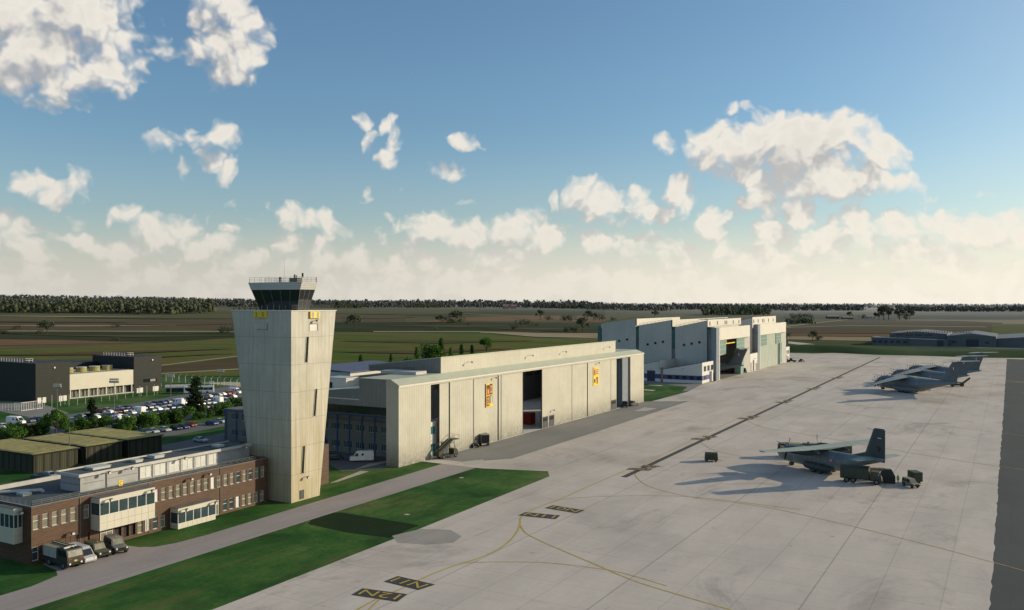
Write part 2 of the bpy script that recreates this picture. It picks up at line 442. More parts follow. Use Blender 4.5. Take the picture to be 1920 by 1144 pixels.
def put(name, me, parent, loc=(0, 0, 0), rotz=0, label=None, scale=None):
    o = bpy.data.objects.new(name, me); C.objects.link(o); o.parent = parent; o.location = loc; o.rotation_euler = (0, 0, rotz)
    if scale: o.scale = scale
    if label: o['label'] = label
    return o

def tag(o, label, cat, group=None):
    o['label'] = label; o['category'] = cat
    if group: o['group'] = group
    return o
def thing(name, label, cat, loc=(0, 0, 0), rotz=0, group=None):
    o = bpy.data.objects.new(name, None); C.objects.link(o); o.empty_display_size = .5
    o.location = loc; o.rotation_euler = (0, 0, rotz)
    return tag(o, label, cat, group)
KIDS = {}
def copy_tree(o, loc, rotz, label=None, group=None, scale=None):
    kids = [c for c in bpy.data.objects if c.parent is o] if o.name not in KIDS else KIDS[o.name]
    KIDS[o.name] = kids
    r = o.copy(); C.objects.link(r); r.location = loc; r.rotation_euler = (0, 0, rotz)
    if scale: r.scale = (scale,) * 3 if isinstance(scale, (int, float)) else scale
    if label: r['label'] = label
    if group: r['group'] = group
    for ch in kids:
        c = ch.copy(); C.objects.link(c); c.parent = r
        if ch.name not in KIDS: KIDS[ch.name] = [q for q in bpy.data.objects if q.parent is ch]
        for g in KIDS[ch.name]:
            d = g.copy(); C.objects.link(d); d.parent = c
    return r
ONES = 'first second third fourth fifth sixth seventh eighth ninth tenth eleventh twelfth thirteenth fourteenth fifteenth sixteenth seventeenth eighteenth nineteenth twentieth'.split()
TENS = {2: 'twenty', 3: 'thirty', 4: 'forty'}
def ordw(n):
    if n <= 20: return ONES[n - 1]
    if n % 10 == 0: return {3: 'thirtieth', 4: 'fortieth', 5: 'fiftieth'}[n // 10]
    return TENS[n // 10] + '-' + ONES[n % 10 - 1]

#PART2
# ---------------------------------------------------------------- camera, sun, sky
cam = bpy.data.cameras.new('camera'); camo = bpy.data.objects.new('camera', cam); C.objects.link(camo)
cam.sensor_width = 36; cam.lens = F / 1920 * 36; cam.clip_start = 1; cam.clip_end = 40000
camo.location = (0, 0, CH); camo.rotation_euler = (R(90) - math.atan((HY - 572) / F) * -1, 0, A)
scene.camera = camo
scene.view_settings.view_transform = 'Standard'; scene.view_settings.look = 'None'; scene.view_settings.exposure = 0
scene.cycles.use_denoising = True; scene.cycles.max_bounces = 6; scene.cycles.transparent_max_bounces = 6
scene.cycles.sample_clamp_indirect = 4

SUN_AZ, SUN_EL = R(46), R(17)        # clockwise from +Y
sun = bpy.data.lights.new('sun', 'SUN'); suno = bpy.data.objects.new('sun', sun); C.objects.link(suno)
sun.energy = 4.6; sun.angle = R(.6); sun.color = (1.0, .84, .60)
sd = Vector((math.sin(SUN_AZ) * math.cos(SUN_EL), math.cos(SUN_AZ) * math.cos(SUN_EL), math.sin(SUN_EL)))
suno.rotation_euler = sd.to_track_quat('Z', 'Y').to_euler()

world = bpy.data.worlds.new('World'); scene.world = world; world.use_nodes = True
world.node_tree.nodes.clear(); w = NT(world.node_tree)
sky = w.node('ShaderNodeTexSky', sky_type='NISHITA', sun_disc=False, sun_elevation=SUN_EL, sun_rotation=SUN_AZ, altitude=100, air_density=1.0, dust_density=1.2, ozone_density=2.0)

# cumulus laid out by azimuth and elevation: (column, row, half width, half height, weight)
BL = [(40,60,190,115,1.3),(185,90,78,80,1.1),(95,165,75,42,.8),(120,15,130,70,1.2),(-60,110,120,70,1.2),
(437,75,66,78,1.1),(425,15,52,50,1.0),(352,93,50,24,.6),(432,125,44,34,.9),
(318,270,30,22,.7),(372,266,34,22,.7),(390,292,30,32,.8),(415,260,30,28,.8),(430,315,22,28,.7),(345,311,26,10,.35),(365,240,10,9,.4),
(58,350,34,26,.8),(98,366,44,26,.8),(148,352,30,34,.8),(242,398,32,20,.6),(212,414,10,10,.4),(18,436,60,38,.9),
(310,440,72,44,1),(150,456,66,28,.8),(55,470,60,26,.8),(228,472,70,28,.8),(395,470,80,30,.8),(455,486,60,26,.7),
(550,415,48,34,.9),(614,422,32,32,.8),(592,470,30,34,.8),(538,450,32,28,.8),(645,436,20,18,.6),(428,431,14,12,.45),
(678,228,14,13,.6),(690,262,18,22,.7),(728,238,21,20,.7),(744,262,19,26,.7),(728,294,22,18,.7),
(872,273,38,19,.7),(838,322,34,18,.6),(688,360,8,17,.35),(875,378,18,6,.35),(722,404,14,11,.45),
(812,424,78,42,1),(890,446,80,40,1),(958,432,52,38,1),(1012,436,66,54,1),(1095,368,50,38,1),(1035,374,13,18,.6),(1155,390,76,38,1),(1192,360,24,18,.7),(1232,402,44,32,.9),(1275,362,44,46,1),
(1120,458,46,38,.9),(1182,470,34,36,.8),(1248,278,19,28,.6),(1385,205,26,9,.4),
(1345,278,60,54,1.4),(1430,262,60,52,1.5),(1510,275,92,66,1.8),(1572,262,60,52,1.5),(1638,288,60,46,1.4),(1645,252,22,22,.7),(1500,325,96,46,1.2),(1395,322,62,34,1),(1580,340,96,32,1.1),(1668,338,50,20,.7),
(1425,380,46,48,1.1),(1340,422,40,36,1),(1496,395,52,40,1.1),(1600,405,52,42,1),(1440,440,60,36,.9),(1680,425,58,42,1),(1765,425,60,34,1),(1855,438,80,40,1),(1272,456,30,18,.6),(1540,452,120,34,.9),(640,486,80,26,.7),(760,490,100,28,.8),(930,490,110,26,.8)]
gt = bpy.data.node_groups.new('cumulus_density', 'ShaderNodeTree')
gt.interface.new_socket('Vector', in_out='INPUT', socket_type='NodeSocketVector'); gt.interface.new_socket('Density', in_out='OUTPUT', socket_type='NodeSocketFloat'); gt.interface.new_socket('Bulk', in_out='OUTPUT', socket_type='NodeSocketFloat')
q = NT(gt); gi = q.node('NodeGroupInput'); go = q.node('NodeGroupOutput')
p0 = gi.outputs[0]
wn = q.node('ShaderNodeTexNoise', i_Vector=p0, i_Scale=1.1, i_Detail=3.0, i_Roughness=.6); wn.noise_dimensions = '2D'
pw = q.vm('ADD', p0, q.vm('MULTIPLY', q.vm('SUBTRACT', wn.outputs['Color'], (.5, .5, .5)), (.62, .55, 0)))
acc = None
def sky_xy(px, py):
    az = math.atan((px - 960) / F); return az * F / 100, math.atan((HY - py) / F * math.cos(az)) * F / 100
for (bx_, by_, rx, ry, wt) in BL:
    cx, cy = sky_xy(bx_, by_); kq = 116 if by_ > 340 else 106; ix, iy = kq / rx, kq / ry
    n = q.n.new('ShaderNodeVectorMath'); n.operation = 'MULTIPLY_ADD'; q.put(n.inputs[0], pw)
    n.inputs[1].default_value = (ix, iy, 0); n.inputs[2].default_value = (-cx * ix, -cy * iy, 0)
    d2 = q.vm('DOT_PRODUCT', n.outputs[0], n.outputs[0], out=1)
    v = q.m('MULTIPLY_ADD', d2, -wt * 1.35, wt * 1.35)
    acc = v if acc is None else q.m('SMOOTH_MAX', acc, v, .25)
acc = q.m('MAXIMUM', acc, -1.5)
sx = q.sep(p0)
bank = q.noise(q.vm('MULTIPLY', p0, (.55, 1.6, 1)), 1.0, 4, .55, d2=True)      # the layer of cloud down at the horizon
top = q.m('ADD', .5, q.m('MULTIPLY', q.ramp(sx[0], -3, 4), .25))
bank = q.m('SUBTRACT', q.m('MULTIPLY', q.m('SUBTRACT', bank, .42), 4.0), q.m('MULTIPLY', q.m('SUBTRACT', sx[1], top), 1.3))
acc = q.m('SMOOTH_MAX', acc, bank, .3)
f1 = q.noise(p0, 2.6, 6, .58, d2=True)
vor = q.node('ShaderNodeTexVoronoi', i_Vector=pw, i_Scale=2.3); vor.voronoi_dimensions = '2D'; vor.feature = 'SMOOTH_F1'
vor2 = q.node('ShaderNodeTexVoronoi', i_Vector=q.vm('ADD', pw, q.vm('MULTIPLY', wn.outputs['Color'], (.3, .3, 0))), i_Scale=5.5); vor2.voronoi_dimensions = '2D'; vor2.feature = 'SMOOTH_F1'
for v_ in (vor, vor2): v_.inputs['Smoothness'].default_value = .6
blk = q.m('ADD', acc, q.m('ADD', q.m('MULTIPLY', q.m('SUBTRACT', .42, vor.outputs['Distance']), 1.9), q.m('MULTIPLY', q.m('SUBTRACT', .38, vor2.outputs['Distance']), 1.0)))
dn = q.m('ADD', blk, q.m('MULTIPLY', q.m('SUBTRACT', f1, .5), 1.15))
q.l.new(dn, go.inputs[0]); q.l.new(blk, go.inputs[1])

tc = w.node('ShaderNodeTexCoord'); g3 = w.sep(tc.outputs['Generated'])
lat = w.m('ADD', w.m('MULTIPLY', g3[0], CA), w.m('MULTIPLY', g3[1], SA)); fwd = w.m('ADD', w.m('MULTIPLY', g3[0], -SA), w.m('MULTIPLY', g3[1], CA))
azn = w.m('MULTIPLY', w.m('ARCTAN2', lat, fwd), F / 100); eln = w.m('MULTIPLY', w.m('ARCSINE', g3[2]), F / 100)
pc = w.comb(azn, eln, 0.0)
def dens(v):
    n = w.n.new('ShaderNodeGroup'); n.node_tree = gt; w.l.new(v, n.inputs[0]); return n.outputs
o0 = dens(pc); o1 = dens(w.vm('ADD', pc, (.24, .42, 0))); d0 = o0[0]
alpha = w.ramp(d0, -.42, 1.3)
fine = w.noise(pc, 4.5, 4, .6, d2=True)
dif = w.m('ADD', w.m('SUBTRACT', o0[1], o1[1]), w.m('MULTIPLY', w.m('SUBTRACT', fine, .5), .45))
lit = w.ramp(dif, -1.05, .85)
cc = w.mix(lit, (3.6, 3.7, 3.9), (7.6, 7.15, 6.4))
cc = w.mix(w.m('MULTIPLY', w.ramp(d0, 1.0, 2.8), .35), cc, (5.3, 5.0, 4.6))
low = w.ramp(eln, .2, 4.2, 1, 0)                            # low cloud is seen through warm haze
warm = w.mix(w.ramp(azn, -7, 9), (5.6, 5.3, 4.7), (8.4, 7.8, 6.6))
cc = w.mix(w.m('MULTIPLY', low, .42), cc, warm); cc = w.mix(w.ramp(eln, .3, 1.6, .75, 0), cc, warm)
# clear sky, greyed toward the horizon
hz = w.ramp(eln, .0, 3.4, 1, 0)
skyc = w.vm('MULTIPLY', sky.outputs[0], (.88, 1.08, 1.15))
skyc = w.mix(w.m('MULTIPLY', hz, .30), skyc, warm); skyc = w.mix(w.ramp(eln, .15, 1.7, .92, 0), skyc, warm)
skyc = w.mix(w.ramp(azn, 5, 14, 0, .28), skyc, (6.2, 6.1, 5.6))
tot = w.mix(w.m('MULTIPLY', alpha, .97), skyc, cc)
bg = w.node('ShaderNodeBackground'); w.l.new(tot, bg.inputs[0]); bg.inputs[1].default_value = .11515
world.cycles.sampling_method = 'MANUAL'; world.cycles.sample_map_resolution = 256
wo = w.node('ShaderNodeOutputWorld'); w.l.new(bg.outputs[0], wo.inputs[0])

# ---------------------------------------------------------------- the land
def structure(o): o['kind'] = 'structure'; return o
mb = MB(); NA = 220
radii = [0, 60, 150, 300, 430] + [430 * 1.055 ** i for i in range(1, 62)] + [14000, 22000]
for r in radii:
    for k in range(NA):
        a = 2 * math.pi * k / NA; x, y = r * math.sin(a), r * math.cos(a)
        mb.v.append((x, y, hill(x, y) if r > 0 else 0))
for i in range(len(radii) - 1):
    for k in range(NA):
        a, b = i * NA + k, i * NA + (k + 1) % NA
        mb.f.append([a, b, b + NA, a + NA] if i else [a, b + NA, a + NA]); 
        mb.m.append(0 if radii[i + 1] < 560 else 1)
mb.keys = ['grass_lawn', 'far_land']
structure(mb.build('ground', smooth=True))

ZL = [0]
def band(name, cols, m, dz=.25, nx=60, ny=6):
    """a strip of land between two rows of the survey: cols = (column, far row, near row)"""
    ZL[0] += 1; mb = MB(); xs = []
    x0, x1 = cols[0][0], cols[-1][0]
    for i in range(nx + 1):
        x = x0 + (x1 - x0) * i / nx
        for (a, t0, b0), (b, t1, b1) in zip(cols, cols[1:]):
            if a <= x <= b: u = (x - a) / (b - a); xs.append((x, t0 + (t1 - t0) * u, b0 + (b1 - b0) * u)); break
    for x, t, b in xs:
        for j in range(ny + 1):
            p = GT(x, t + (b - t) * j / ny); mb.v.append((p[0], p[1], p[2] + dz * .3 + .012 * ZL[0]))
    for i in range(len(xs) - 1):
        for j in range(ny):
            a = i * (ny + 1) + j; mb.f.append([a, a + 1, a + ny + 2, a + ny + 1]); mb.m.append(0)
    mb.keys = [m]
    return structure(mb.build(name))
band('field', [(-60, 590, 602), (200, 591, 604), (440, 590, 600), (700, 580, 588), (870, 579, 586)], 'field_olive')
band('field', [(-60, 602, 619), (440, 600, 617), (760, 590, 606)], 'field_soil', .3)
band('field', [(-60, 622.5, 640), (150, 622.5, 640), (440, 624, 640)], 'field_dark', .3)
band('track', [(-60, 620, 621.2), (440, 621.6, 622.8)], 'far_path', .45)
band('field', [(-60, 636, 649.5), (120, 638, 646), (250, 642, 643.5)], 'field_brown', .5)
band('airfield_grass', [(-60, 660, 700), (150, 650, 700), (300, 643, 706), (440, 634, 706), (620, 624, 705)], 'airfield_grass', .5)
band('track', [(300, 685.5, 687), (440, 668.5, 670), (620, 655, 656.5)], 'far_path', .75)
band('track', [(290, 701.5, 703), (440, 692.5, 694.5), (620, 682, 683.5)], 'far_path', .75)
band('field', [(305, 688, 700), (440, 671, 691), (620, 660, 676)], 'field_soil', .7)
band('field', [(760, 606, 608), (860, 596, 603), (1000, 592, 602), (1135, 592, 604)], 'field_brown', .4)
band('field', [(860, 584.5, 586), (960, 584, 590), (1135, 584, 593)], 'field_dark', .4)  # shadow stripes on the land, painted in as a dark band
band('field', [(900, 578, 583), (1135, 576, 582)], 'field_olive', .35)
band('field', [(600, 604, 621), (1135, 605, 628)], 'field_dark', .35)
band('airfield_grass', [(615, 623.5, 705), (900, 624, 700), (1000, 634, 700), (1135, 635, 690)], 'airfield_grass', .5)
band('track', [(700, 621.5, 623), (900, 621.6, 623.2), (1000, 630, 632), (1135, 633.4, 635)], 'far_path', .7)
band('field', [(900, 622, 624), (960, 623, 628), (1010, 625, 632), (1135, 625.5, 632.5)], 'field_tan', .6)
band('field', [(1470, 588, 598), (1560, 588, 596), (1990, 590, 600)], 'field_dark', .1)
band('field', [(1470, 584, 586), (1990, 583.5, 586)], 'field_tan', .15)
band('field', [(1680, 599.5, 603), (1800, 600, 608), (1990, 599, 608)], 'field_tan', .2)
band('field', [(1475, 610, 613), (1600, 600, 612), (1800, 602, 613), (1880, 606, 614)], 'field_soil', .2)
band('field', [(1475, 615, 627), (1600, 612, 626), (1900, 614, 628)], 'field_soil', .25)
band('field', [(1475, 627, 630), (1670, 627, 632)], 'field_brown', .3)
band('field', [(1475, 631, 637), (1670, 633, 641)], 'field_tan', .3)
band('field', [(1860, 608, 630), (1990, 608, 632)], 'airfield_grass', .3)
band('track', [(1470, 612, 614), (1540, 604, 605.5), (1590, 599.5, 600.5)], 'far_path', .5)
band('track', [(1475, 614, 615), (1600, 610.5, 611.5), (1850, 613, 614)], 'far_path', .5)

for k, (x0, x1, t0, t1, h0, m_) in enumerate(((-60, 300, 592.5, 594, 2.0, 'field_tan'), (120, 440, 596, 598, 2.2, 'field_dark'), (-60, 240, 603, 605, 2.6, 'field_dark'), (200, 440, 607, 608, 3.2, 'field_olive'), (-60, 330, 611, 611, 2.4, 'field_tan'), (60, 440, 629, 631, 3.0, 'field_olive'), (620, 900, 588, 590, 2.2, 'field_soil'), (640, 780, 596, 595, 3, 'field_olive'), (700, 1000, 611, 611.5, 2.6, 'field_olive'), (900, 1130, 616, 617, 2.4, 'field_soil'), (1480, 1700, 591, 591.5, 1.6, 'field_olive'), (1720, 1980, 593, 593, 1.8, 'field_soil'), (-60, 440, 668, 655, 5.5, 'field_soil'), (-60, 440, 684, 664, 4.0, 'field_olive'), (640, 1000, 641, 640, 5, 'field_soil'), (640, 960, 662, 655, 7, 'field_soil'))):
    band('field', [(x0, t0, t0 + .4), ((x0 + x1) / 2, (t0 + t1) / 2, (t0 + t1) / 2 + h0), (x1, t1, t1 + .4)], m_, .6 if t0 < 635 else .9, 40, 2)

def flat(name, pts, m, z=.004, kind=True):
    mb = MB(); vs = [(p[0], p[1], z) for p in pts]; tris = tessellate_polygon([[Vector(v) for v in vs]]); mb.add(vs, [tuple(t) for t in tris], m)
    mb.f = [f if ((vs[f[1]][0] - vs[f[0]][0]) * (vs[f[2]][1] - vs[f[0]][1]) - (vs[f[2]][0] - vs[f[0]][0]) * (vs[f[1]][1] - vs[f[0]][1])) > 0 else f[::-1] for f in mb.f]; o = mb.build(name)
    return structure(o)
def ribbon(mb, pts, w, z, m):
    P = [Vector((p[0], p[1])) for p in pts]; L = []; Rr = []
    for i, p in enumerate(P):
        d = (P[min(i + 1, len(P) - 1)] - P[max(i - 1, 0)]).normalized(); n = Vector((-d.y, d.x)) * (w / 2)
        L.append((*(p + n), z)); Rr.append((*(p - n), z))
    for i in range(len(P) - 1): mb.quad(L[i], L[i + 1], Rr[i + 1], Rr[i], m)
def smooth(pts, n=8):
    out = []
    for i in range(len(pts) - 1):
        p0, p1, p2, p3 = [Vector((q[0], q[1])) for q in (pts[max(i - 1, 0)], pts[i], pts[i + 1], pts[min(i + 2, len(pts) - 1)])]
        for k in range(n):
            t = k / n; out.append(tuple(.5 * ((2 * p1) + (p2 - p0) * t + (2 * p0 - 5 * p1 + 4 * p2 - p3) * t * t + (3 * p1 - p0 - 3 * p2 + p3) * t ** 3)))
    out.append(pts[-1]); return out

flat('apron', [(-84, -60), (-86, 60), (-86, 80), (-86.5, 120), (-88, 171), (-91, 176), (-106, 171.5), (-123.2, 172), (-123.2, 318.6), (-121, 322), (-120.6, 364), (-126, 401), (-125.4, 428), (-185, 428), (-185, 500), (-185, 600), (-150, 688), (-4.5, 688), (-4.5, -60)][::-1], 'apron_concrete', .008)
flat('runway_shoulder', [(-4, -60), (-4.4, 300), (-4, 688), (120, 688), (120, -60)], 'asphalt_dark', .004)
# ragged edge strip of worn concrete on the boundary
mb = MB(); pts = [(-2.2 + rnd.uniform(-.14, .14), y) for y in range(-40, 688, 2)]
for (a, b), (c, d) in zip(pts, pts[1:]): mb.quad((-5, b, .012), (-5, d, .012), (c, d, .012), (a, b, .012), 'apron_concrete')
structure(mb.build('worn_edge'))
flat('hangar_apron', [(-123.15, 176), (-113, 176.5), (-106, 186), (-106.5, 240), (-108, 300), (-108.5, 330), (-121, 321.8), (-123.15, 318.7)], 'asphalt_gray', .012)
flat('green_verge', [(-260, 570), (-186, 570), (-186, 601), (-151, 688.5), (130, 688.5), (130, 835), (-260, 835)], 'grass_berm', .02)
flat('gravel_yard', [(-60, 845), (140, 845), (140, 1000), (-110, 1000), (-110, 862)], 'asphalt_gray', .03)
flat('concrete_pad', [G(870, 873), G(917, 869), G(905, 862), G(868, 866)], 'pale_concrete', .016)
flat('concrete_pad', [G(1190, 771), G(1215, 770), G(1232, 766), G(1208, 764)], 'pale_concrete', .016)
flat('service_road', [(-106, -60), (-106, 66), (-106.8, 120), (-107.4, 173), (-117, 173), (-115.4, 120), (-114.6, 100), (-115.0, 94), (-116.0, 91), (-118, 89.6), (-122.6, 89), (-122.6, 76.8), (-118, 76), (-115.6, 74.6), (-114.2, 70), (-114, 60), (-114, -60)], 'road_lilac', .006)
flat('drain_patch', [G(x, y) for x, y in ((735, 1005), (790, 992), (845, 994), (866, 1006), (850, 1018), (800, 1022), (745, 1018))][::-1], 'asphalt_worn', .014)
flat('dark_turf', [(p[0], p[1]) for p in (G(592, 963), G(640, 961), G(786, 985), G(730, 1009), G(650, 999), G(577, 983))][::-1], 'grass_dark', .005)  # patch of darker grass, the turf's own colour
flat('parking_yard', [G(612, 868), G(640, 884), G(700, 880), G(724, 878), G(724, 846), G(600, 838)][::-1], 'car_park', .006)
flat('footpath', [G(618, 906), G(632, 904), G(692, 884), G(676, 883)][::-1], 'path_pale', .01)
flat('footpath', [G(664, 881), G(724, 868), G(724, 864), G(690, 870)], 'path_pale', .012)
# roads and parking behind the control tower
flat('access_road', [G(-60, 812), G(-60, 800), G(140, 776), G(300, 748), G(470, 716), G(470, 723), G(320, 755), G(150, 787)], 'car_park', .006)
flat('access_road', [G(-60, 760), G(-60, 752), G(70, 754), G(130, 775), G(60, 783)], 'asphalt_gray', .008)
flat('parking_lot', [G(-60, 860), G(-60, 815), G(130, 797), G(300, 762), G(470, 729), G(480, 756), G(330, 792), G(150, 820)], 'car_park', .010)
flat('parking_lot', [G(250, 824), G(240, 812), G(300, 806), G(420, 786), G(470, 790), G(400, 803), G(330, 816)], 'car_park', .014)
flat('back_road', [G(300, 850), G(290, 838), G(420, 812), G(480, 806), G(480, 826), G(380, 838)], 'car_park', .012)
flat('footpath', [G(300, 709), G(350, 716), G(452, 725), G(452, 717), G(350, 713), G(300, 706)], 'path_pale', .016)
for pts in ([G(1475, 668), G(1560, 664), G(1700, 668), G(1920, 674), G(1920, 671.5), G(1700, 666), G(1560, 662), G(1475, 665)],
            [G(1478, 644), G(1530, 650), G(1600, 657), G(1630, 655.5), G(1560, 649), G(1478, 640)], ):
    flat('footpath', pts, 'path_pale', .03)
flat('green_verge', [(-121, 322.5), (-146, 322.5), (-146, 402), (-127.6, 402), (-124, 385), (-120.8, 362)][::-1], 'grass_lawn', .016)
flat('asphalt_walk', [(-158, 392), (-158, 404), (-127.6, 404), (-126, 400), (-120.9, 366), (-123.5, 366), (-128, 386), (-140, 391)][::-1], 'asphalt_gray', .020)
for p, q in (((1205, 731), (1225, 733)), ((1215, 722), (1240, 723.5))):
    a, b = G(*p), G(*q); flat('concrete_pad', [(a[0], a[1] - 1), (b[0], b[1] - 1), (b[0], b[1] + 3), (a[0], a[1] + 3)], 'path_pale', .03)
for x, y, s in ((865, 896, .5), (763, 965, .5)):
    c = G(x, y); flat('drain_cover', [(c[0] - s, c[1] - s * .8), (c[0] + s, c[1] - s * .8), (c[0] + s * .9, c[1] + s * .9), (c[0] - s * .8, c[1] + s)], 'path_pale', .012)
# the raised bank beyond the apron
mb = MB(); N = 90; rows = [(700, 0), (706, 1.2), (716, 3.6), (726, 4.6), (742, 4.4), (760, 1.5), (772, 0)]
for i in range(N + 1):
    x = -190 + 330 * i / N
    for y, z in rows: mb.v.append((x, y + 6 * math.sin(x * .03) + 3 * math.sin(x * .09), z * (.8 + .25 * math.sin(x * .045 + 1)) + .03))
for i in range(N):
    for j in range(len(rows) - 1):
        a = i * len(rows) + j; mb.f.append([a, a + len(rows), a + len(rows) + 1, a + 1]); mb.m.append(0)
mb.keys = ['grass_berm']; structure(mb.build('grass_bank', smooth=True))

# ---------------------------------------------------------------- painted lines on the apron
mb = MB()
LN = [[(655, 1152), (700, 1127), (727, 1115), (760, 1101), (790, 1086), (830, 1069), (862, 1058), (900, 1046), (935, 1030), (957, 1013), (970, 996), (975, 982), (976, 972), (985, 963), (1000, 955), (1030, 943), (1060, 932), (1100, 914), (1170, 884), (1203, 873), (1300, 824), (1390, 782), (1455, 752), (1560, 706), (1640, 671)],
      [(683, 1152), (712, 1124), (727, 1115)],
      [(975, 985), (985, 999), (1010, 1013), (1060, 1035), (1110, 1056), (1180, 1086), (1240, 1106), (1390, 1150)],
      [(862, 1058), (890, 1055), (960, 1054), (1030, 1056), (1110, 1065), (1160, 1073), (1200, 1084), (1250, 1099)],
      [(1030, 943), (1060, 936), (1110, 932), (1180, 930), (1240, 930), (1320, 934), (1500, 956)],
      [(1188, 884), (1198, 900), (1225, 915), (1300, 933), (1450, 954), (1700, 1012), (1925, 1072)],
      [(1310, 826), (1335, 843), (1370, 852), (1405, 858), (1480, 870)], [(1258, 860), (1330, 857), (1405, 858)],
      [(1398, 787), (1430, 801), (1500, 813), (1610, 832), (1760, 858), (1925, 882)],
      [(1466, 757), (1520, 766), (1700, 790), (1925, 818)]]
for k, ln in enumerate(LN): ribbon(mb, smooth([G(*p) for p in ln]), .32 if k in (0, 2) else .22, .020 + .002 * k, 'marking_yellow')
structure(mb.build('yellow_taxi_lines'))

mb = MB(); a, b = G(1170, 895), G(1650, 670); ribbon(mb, [a, b], 1.35, .044, 'marking_black'); structure(mb.build('black_lane_line'))

def text_mesh(s, m, mapper, name, parent=None, w=1, h=1):
    cu = bpy.data.curves.new('lettering', 'FONT'); cu.body = s; cu.size = 1; cu.resolution_u = 3
    to = bpy.data.objects.new('lettering', cu); C.objects.link(to); bpy.context.view_layer.update()
    me = bpy.data.meshes.new_from_object(to.evaluated_get(bpy.context.evaluated_depsgraph_get())); bpy.data.objects.remove(to)
    xs = [v.co.x for v in me.vertices]; ys = [v.co.y for v in me.vertices]
    x0, x1, y0, y1 = min(xs), max(xs), min(ys), max(ys)
    for v in me.vertices: v.co = mapper((v.co.x - x0) / (x1 - x0), (v.co.y - y0) / (y1 - y0))
    me.materials.clear(); me.materials.append(MATS[m]); me.update()
    o = bpy.data.objects.new(name, me); C.objects.link(o)
    if parent: o.parent = parent
    return o
def plate(txt, bl, br, tl, tr, k):
    P = [Vector((*G(*p), .048 + .004 * k)) for p in (bl, br, tl, tr)]
    mb = MB(); mb.quad(P[0], P[1], P[3], P[2], 'marking_black'); p = structure(mb.build('stand_number_plate'))
    def mp(u, v):
        u = .09 + .82 * u; v = .16 + .68 * v
        return P[0] * (1 - u) * (1 - v) + P[1] * u * (1 - v) + P[2] * (1 - u) * v + P[3] * u * v + Vector((0, 0, .02))
    structure(text_mesh(txt, 'marking_yellow', mp, 'stand_number'))
plate('10N', (1022, 953), (1082, 963), (1037, 948), (1097, 957.5), 0)
plate('11N', (1051, 967), (985, 961), (1042, 974), (972, 967), 0)
plate('11N', (720, 1091), (785, 1107), (746, 1081), (816, 1097), 1)
plate('12N', (764, 1115), (680, 1104), (745, 1129), (659, 1116), 0)
for i, (x, y, s) in enumerate(((1204, 877, 1), (1318, 821, .80), (1402, 783, .66), (1469, 753, .55), (1525, 728, .45), (1570, 708, .38))):
    n = 9 - i
    plate('%dN' % n, (x - 3 * s, y - 1.6 * s), (x + 24 * s, y + .6 * s), (x + 6 * s, y - 5 * s), (x + 36 * s, y - 2.4 * s), 2)
    plate('%dN' % (n + 1), (x + 21 * s, y + 2.2 * s), (x - 22 * s, y + .6 * s), (x + 13 * s, y + 6 * s), (x - 30 * s, y + 3.6 * s), 3)
# ================================================================ BUILDINGS
def ZA(py, x, y): return CH - (py - HY) * depth(x, y) / F
XP, YM = (1, 0, 0), (0, -1, 0)
def lampmesh(arm=.8):
    mb = MB(); mb.bar((0, 0, 0), (arm, 0, .12), .05, 'mast_gray', 5)
    mb.hexa([(arm - .1, -.22, -.1), (arm + .25, -.22, -.22), (arm + .25, .22, -.22), (arm - .1, .22, -.1)], [(arm - .1, -.22, .25), (arm + .3, -.22, .12), (arm + .3, .22, .12), (arm - .1, .22, .25)], 'mast_gray')
    mb.quad((arm + .27, -.2, -.2), (arm + .27, .2, -.2), (arm + .32, .2, .1), (arm + .32, -.2, .1), 'lamp_glass')
    mb.box(arm - .05, arm + .2, -.2, .2, -.24, -.12, 'lamp_glass')
    return mb.mesh('wall_lamp')
LAMP = lampmesh(.8); LAMP2 = lampmesh(1.7)
def lamp(parent, x, y, z, rot=0, me=LAMP):
    p = parent.location; return put('wall_lamp', me, parent, (x - p[0], y - p[1], z - p[2]), rot)
def railing(mb, pts, z, h=1.05, step=1.5, m='rail', r=.03, n=3):
    for a, b in zip(pts, pts[1:]):
        a = Vector((a[0], a[1], a[2] if len(a) > 2 else z)); b = Vector((b[0], b[1], b[2] if len(b) > 2 else z)); L = (b - a).length; k = max(1, round(L / step))
        for i in range(k + 1): p = a + (b - a) * i / k; mb.bar(p, p + Vector((0, 0, h)), r, m, 4)
        for j in range(1, n + 1):
            o = Vector((0, 0, h * j / n)); mb.bar(a + o, b + o, r, m, 4)

def window_mesh(w, h, nx=1, bars=(), fr=.07, frame='white_paint', glass='glass_pale', joint=False):
    """(frame mesh, pane mesh), standing in the local y-z plane and looking to +x, origin bottom corner"""
    f = MB(); f.box(-.04, .05, 0, w, 0, fr, frame); f.box(-.04, .05, 0, w, h - fr, h, frame)
    f.box(-.04, .05, 0, fr, fr, h - fr, frame); f.box(-.04, .05, w - fr, w, fr, h - fr, frame)
    for i in range(1, nx): f.box(-.03, .04, w * i / nx - fr / 2, w * i / nx + fr / 2, fr, h - fr, frame)
    for b in bars: f.box(-.02, .045, fr, w - fr, b * h - fr / 2, b * h + fr / 2, frame)
    g = f if joint else MB(); g.quad((0, fr, fr), (0, w - fr, fr), (0, w - fr, h - fr), (0, fr, h - fr), glass)
    if joint: return f.mesh('window')
    return f.mesh('window'), g.mesh('pane')
def add_window(meshes, parent, x, y, z, face='x', name='window'):
    p = parent.location; o = put(name, meshes[0], parent, (x - p[0], y - p[1], z - p[2]), 0 if face == 'x' else -math.pi / 2)
    put('pane', meshes[1], o); return o

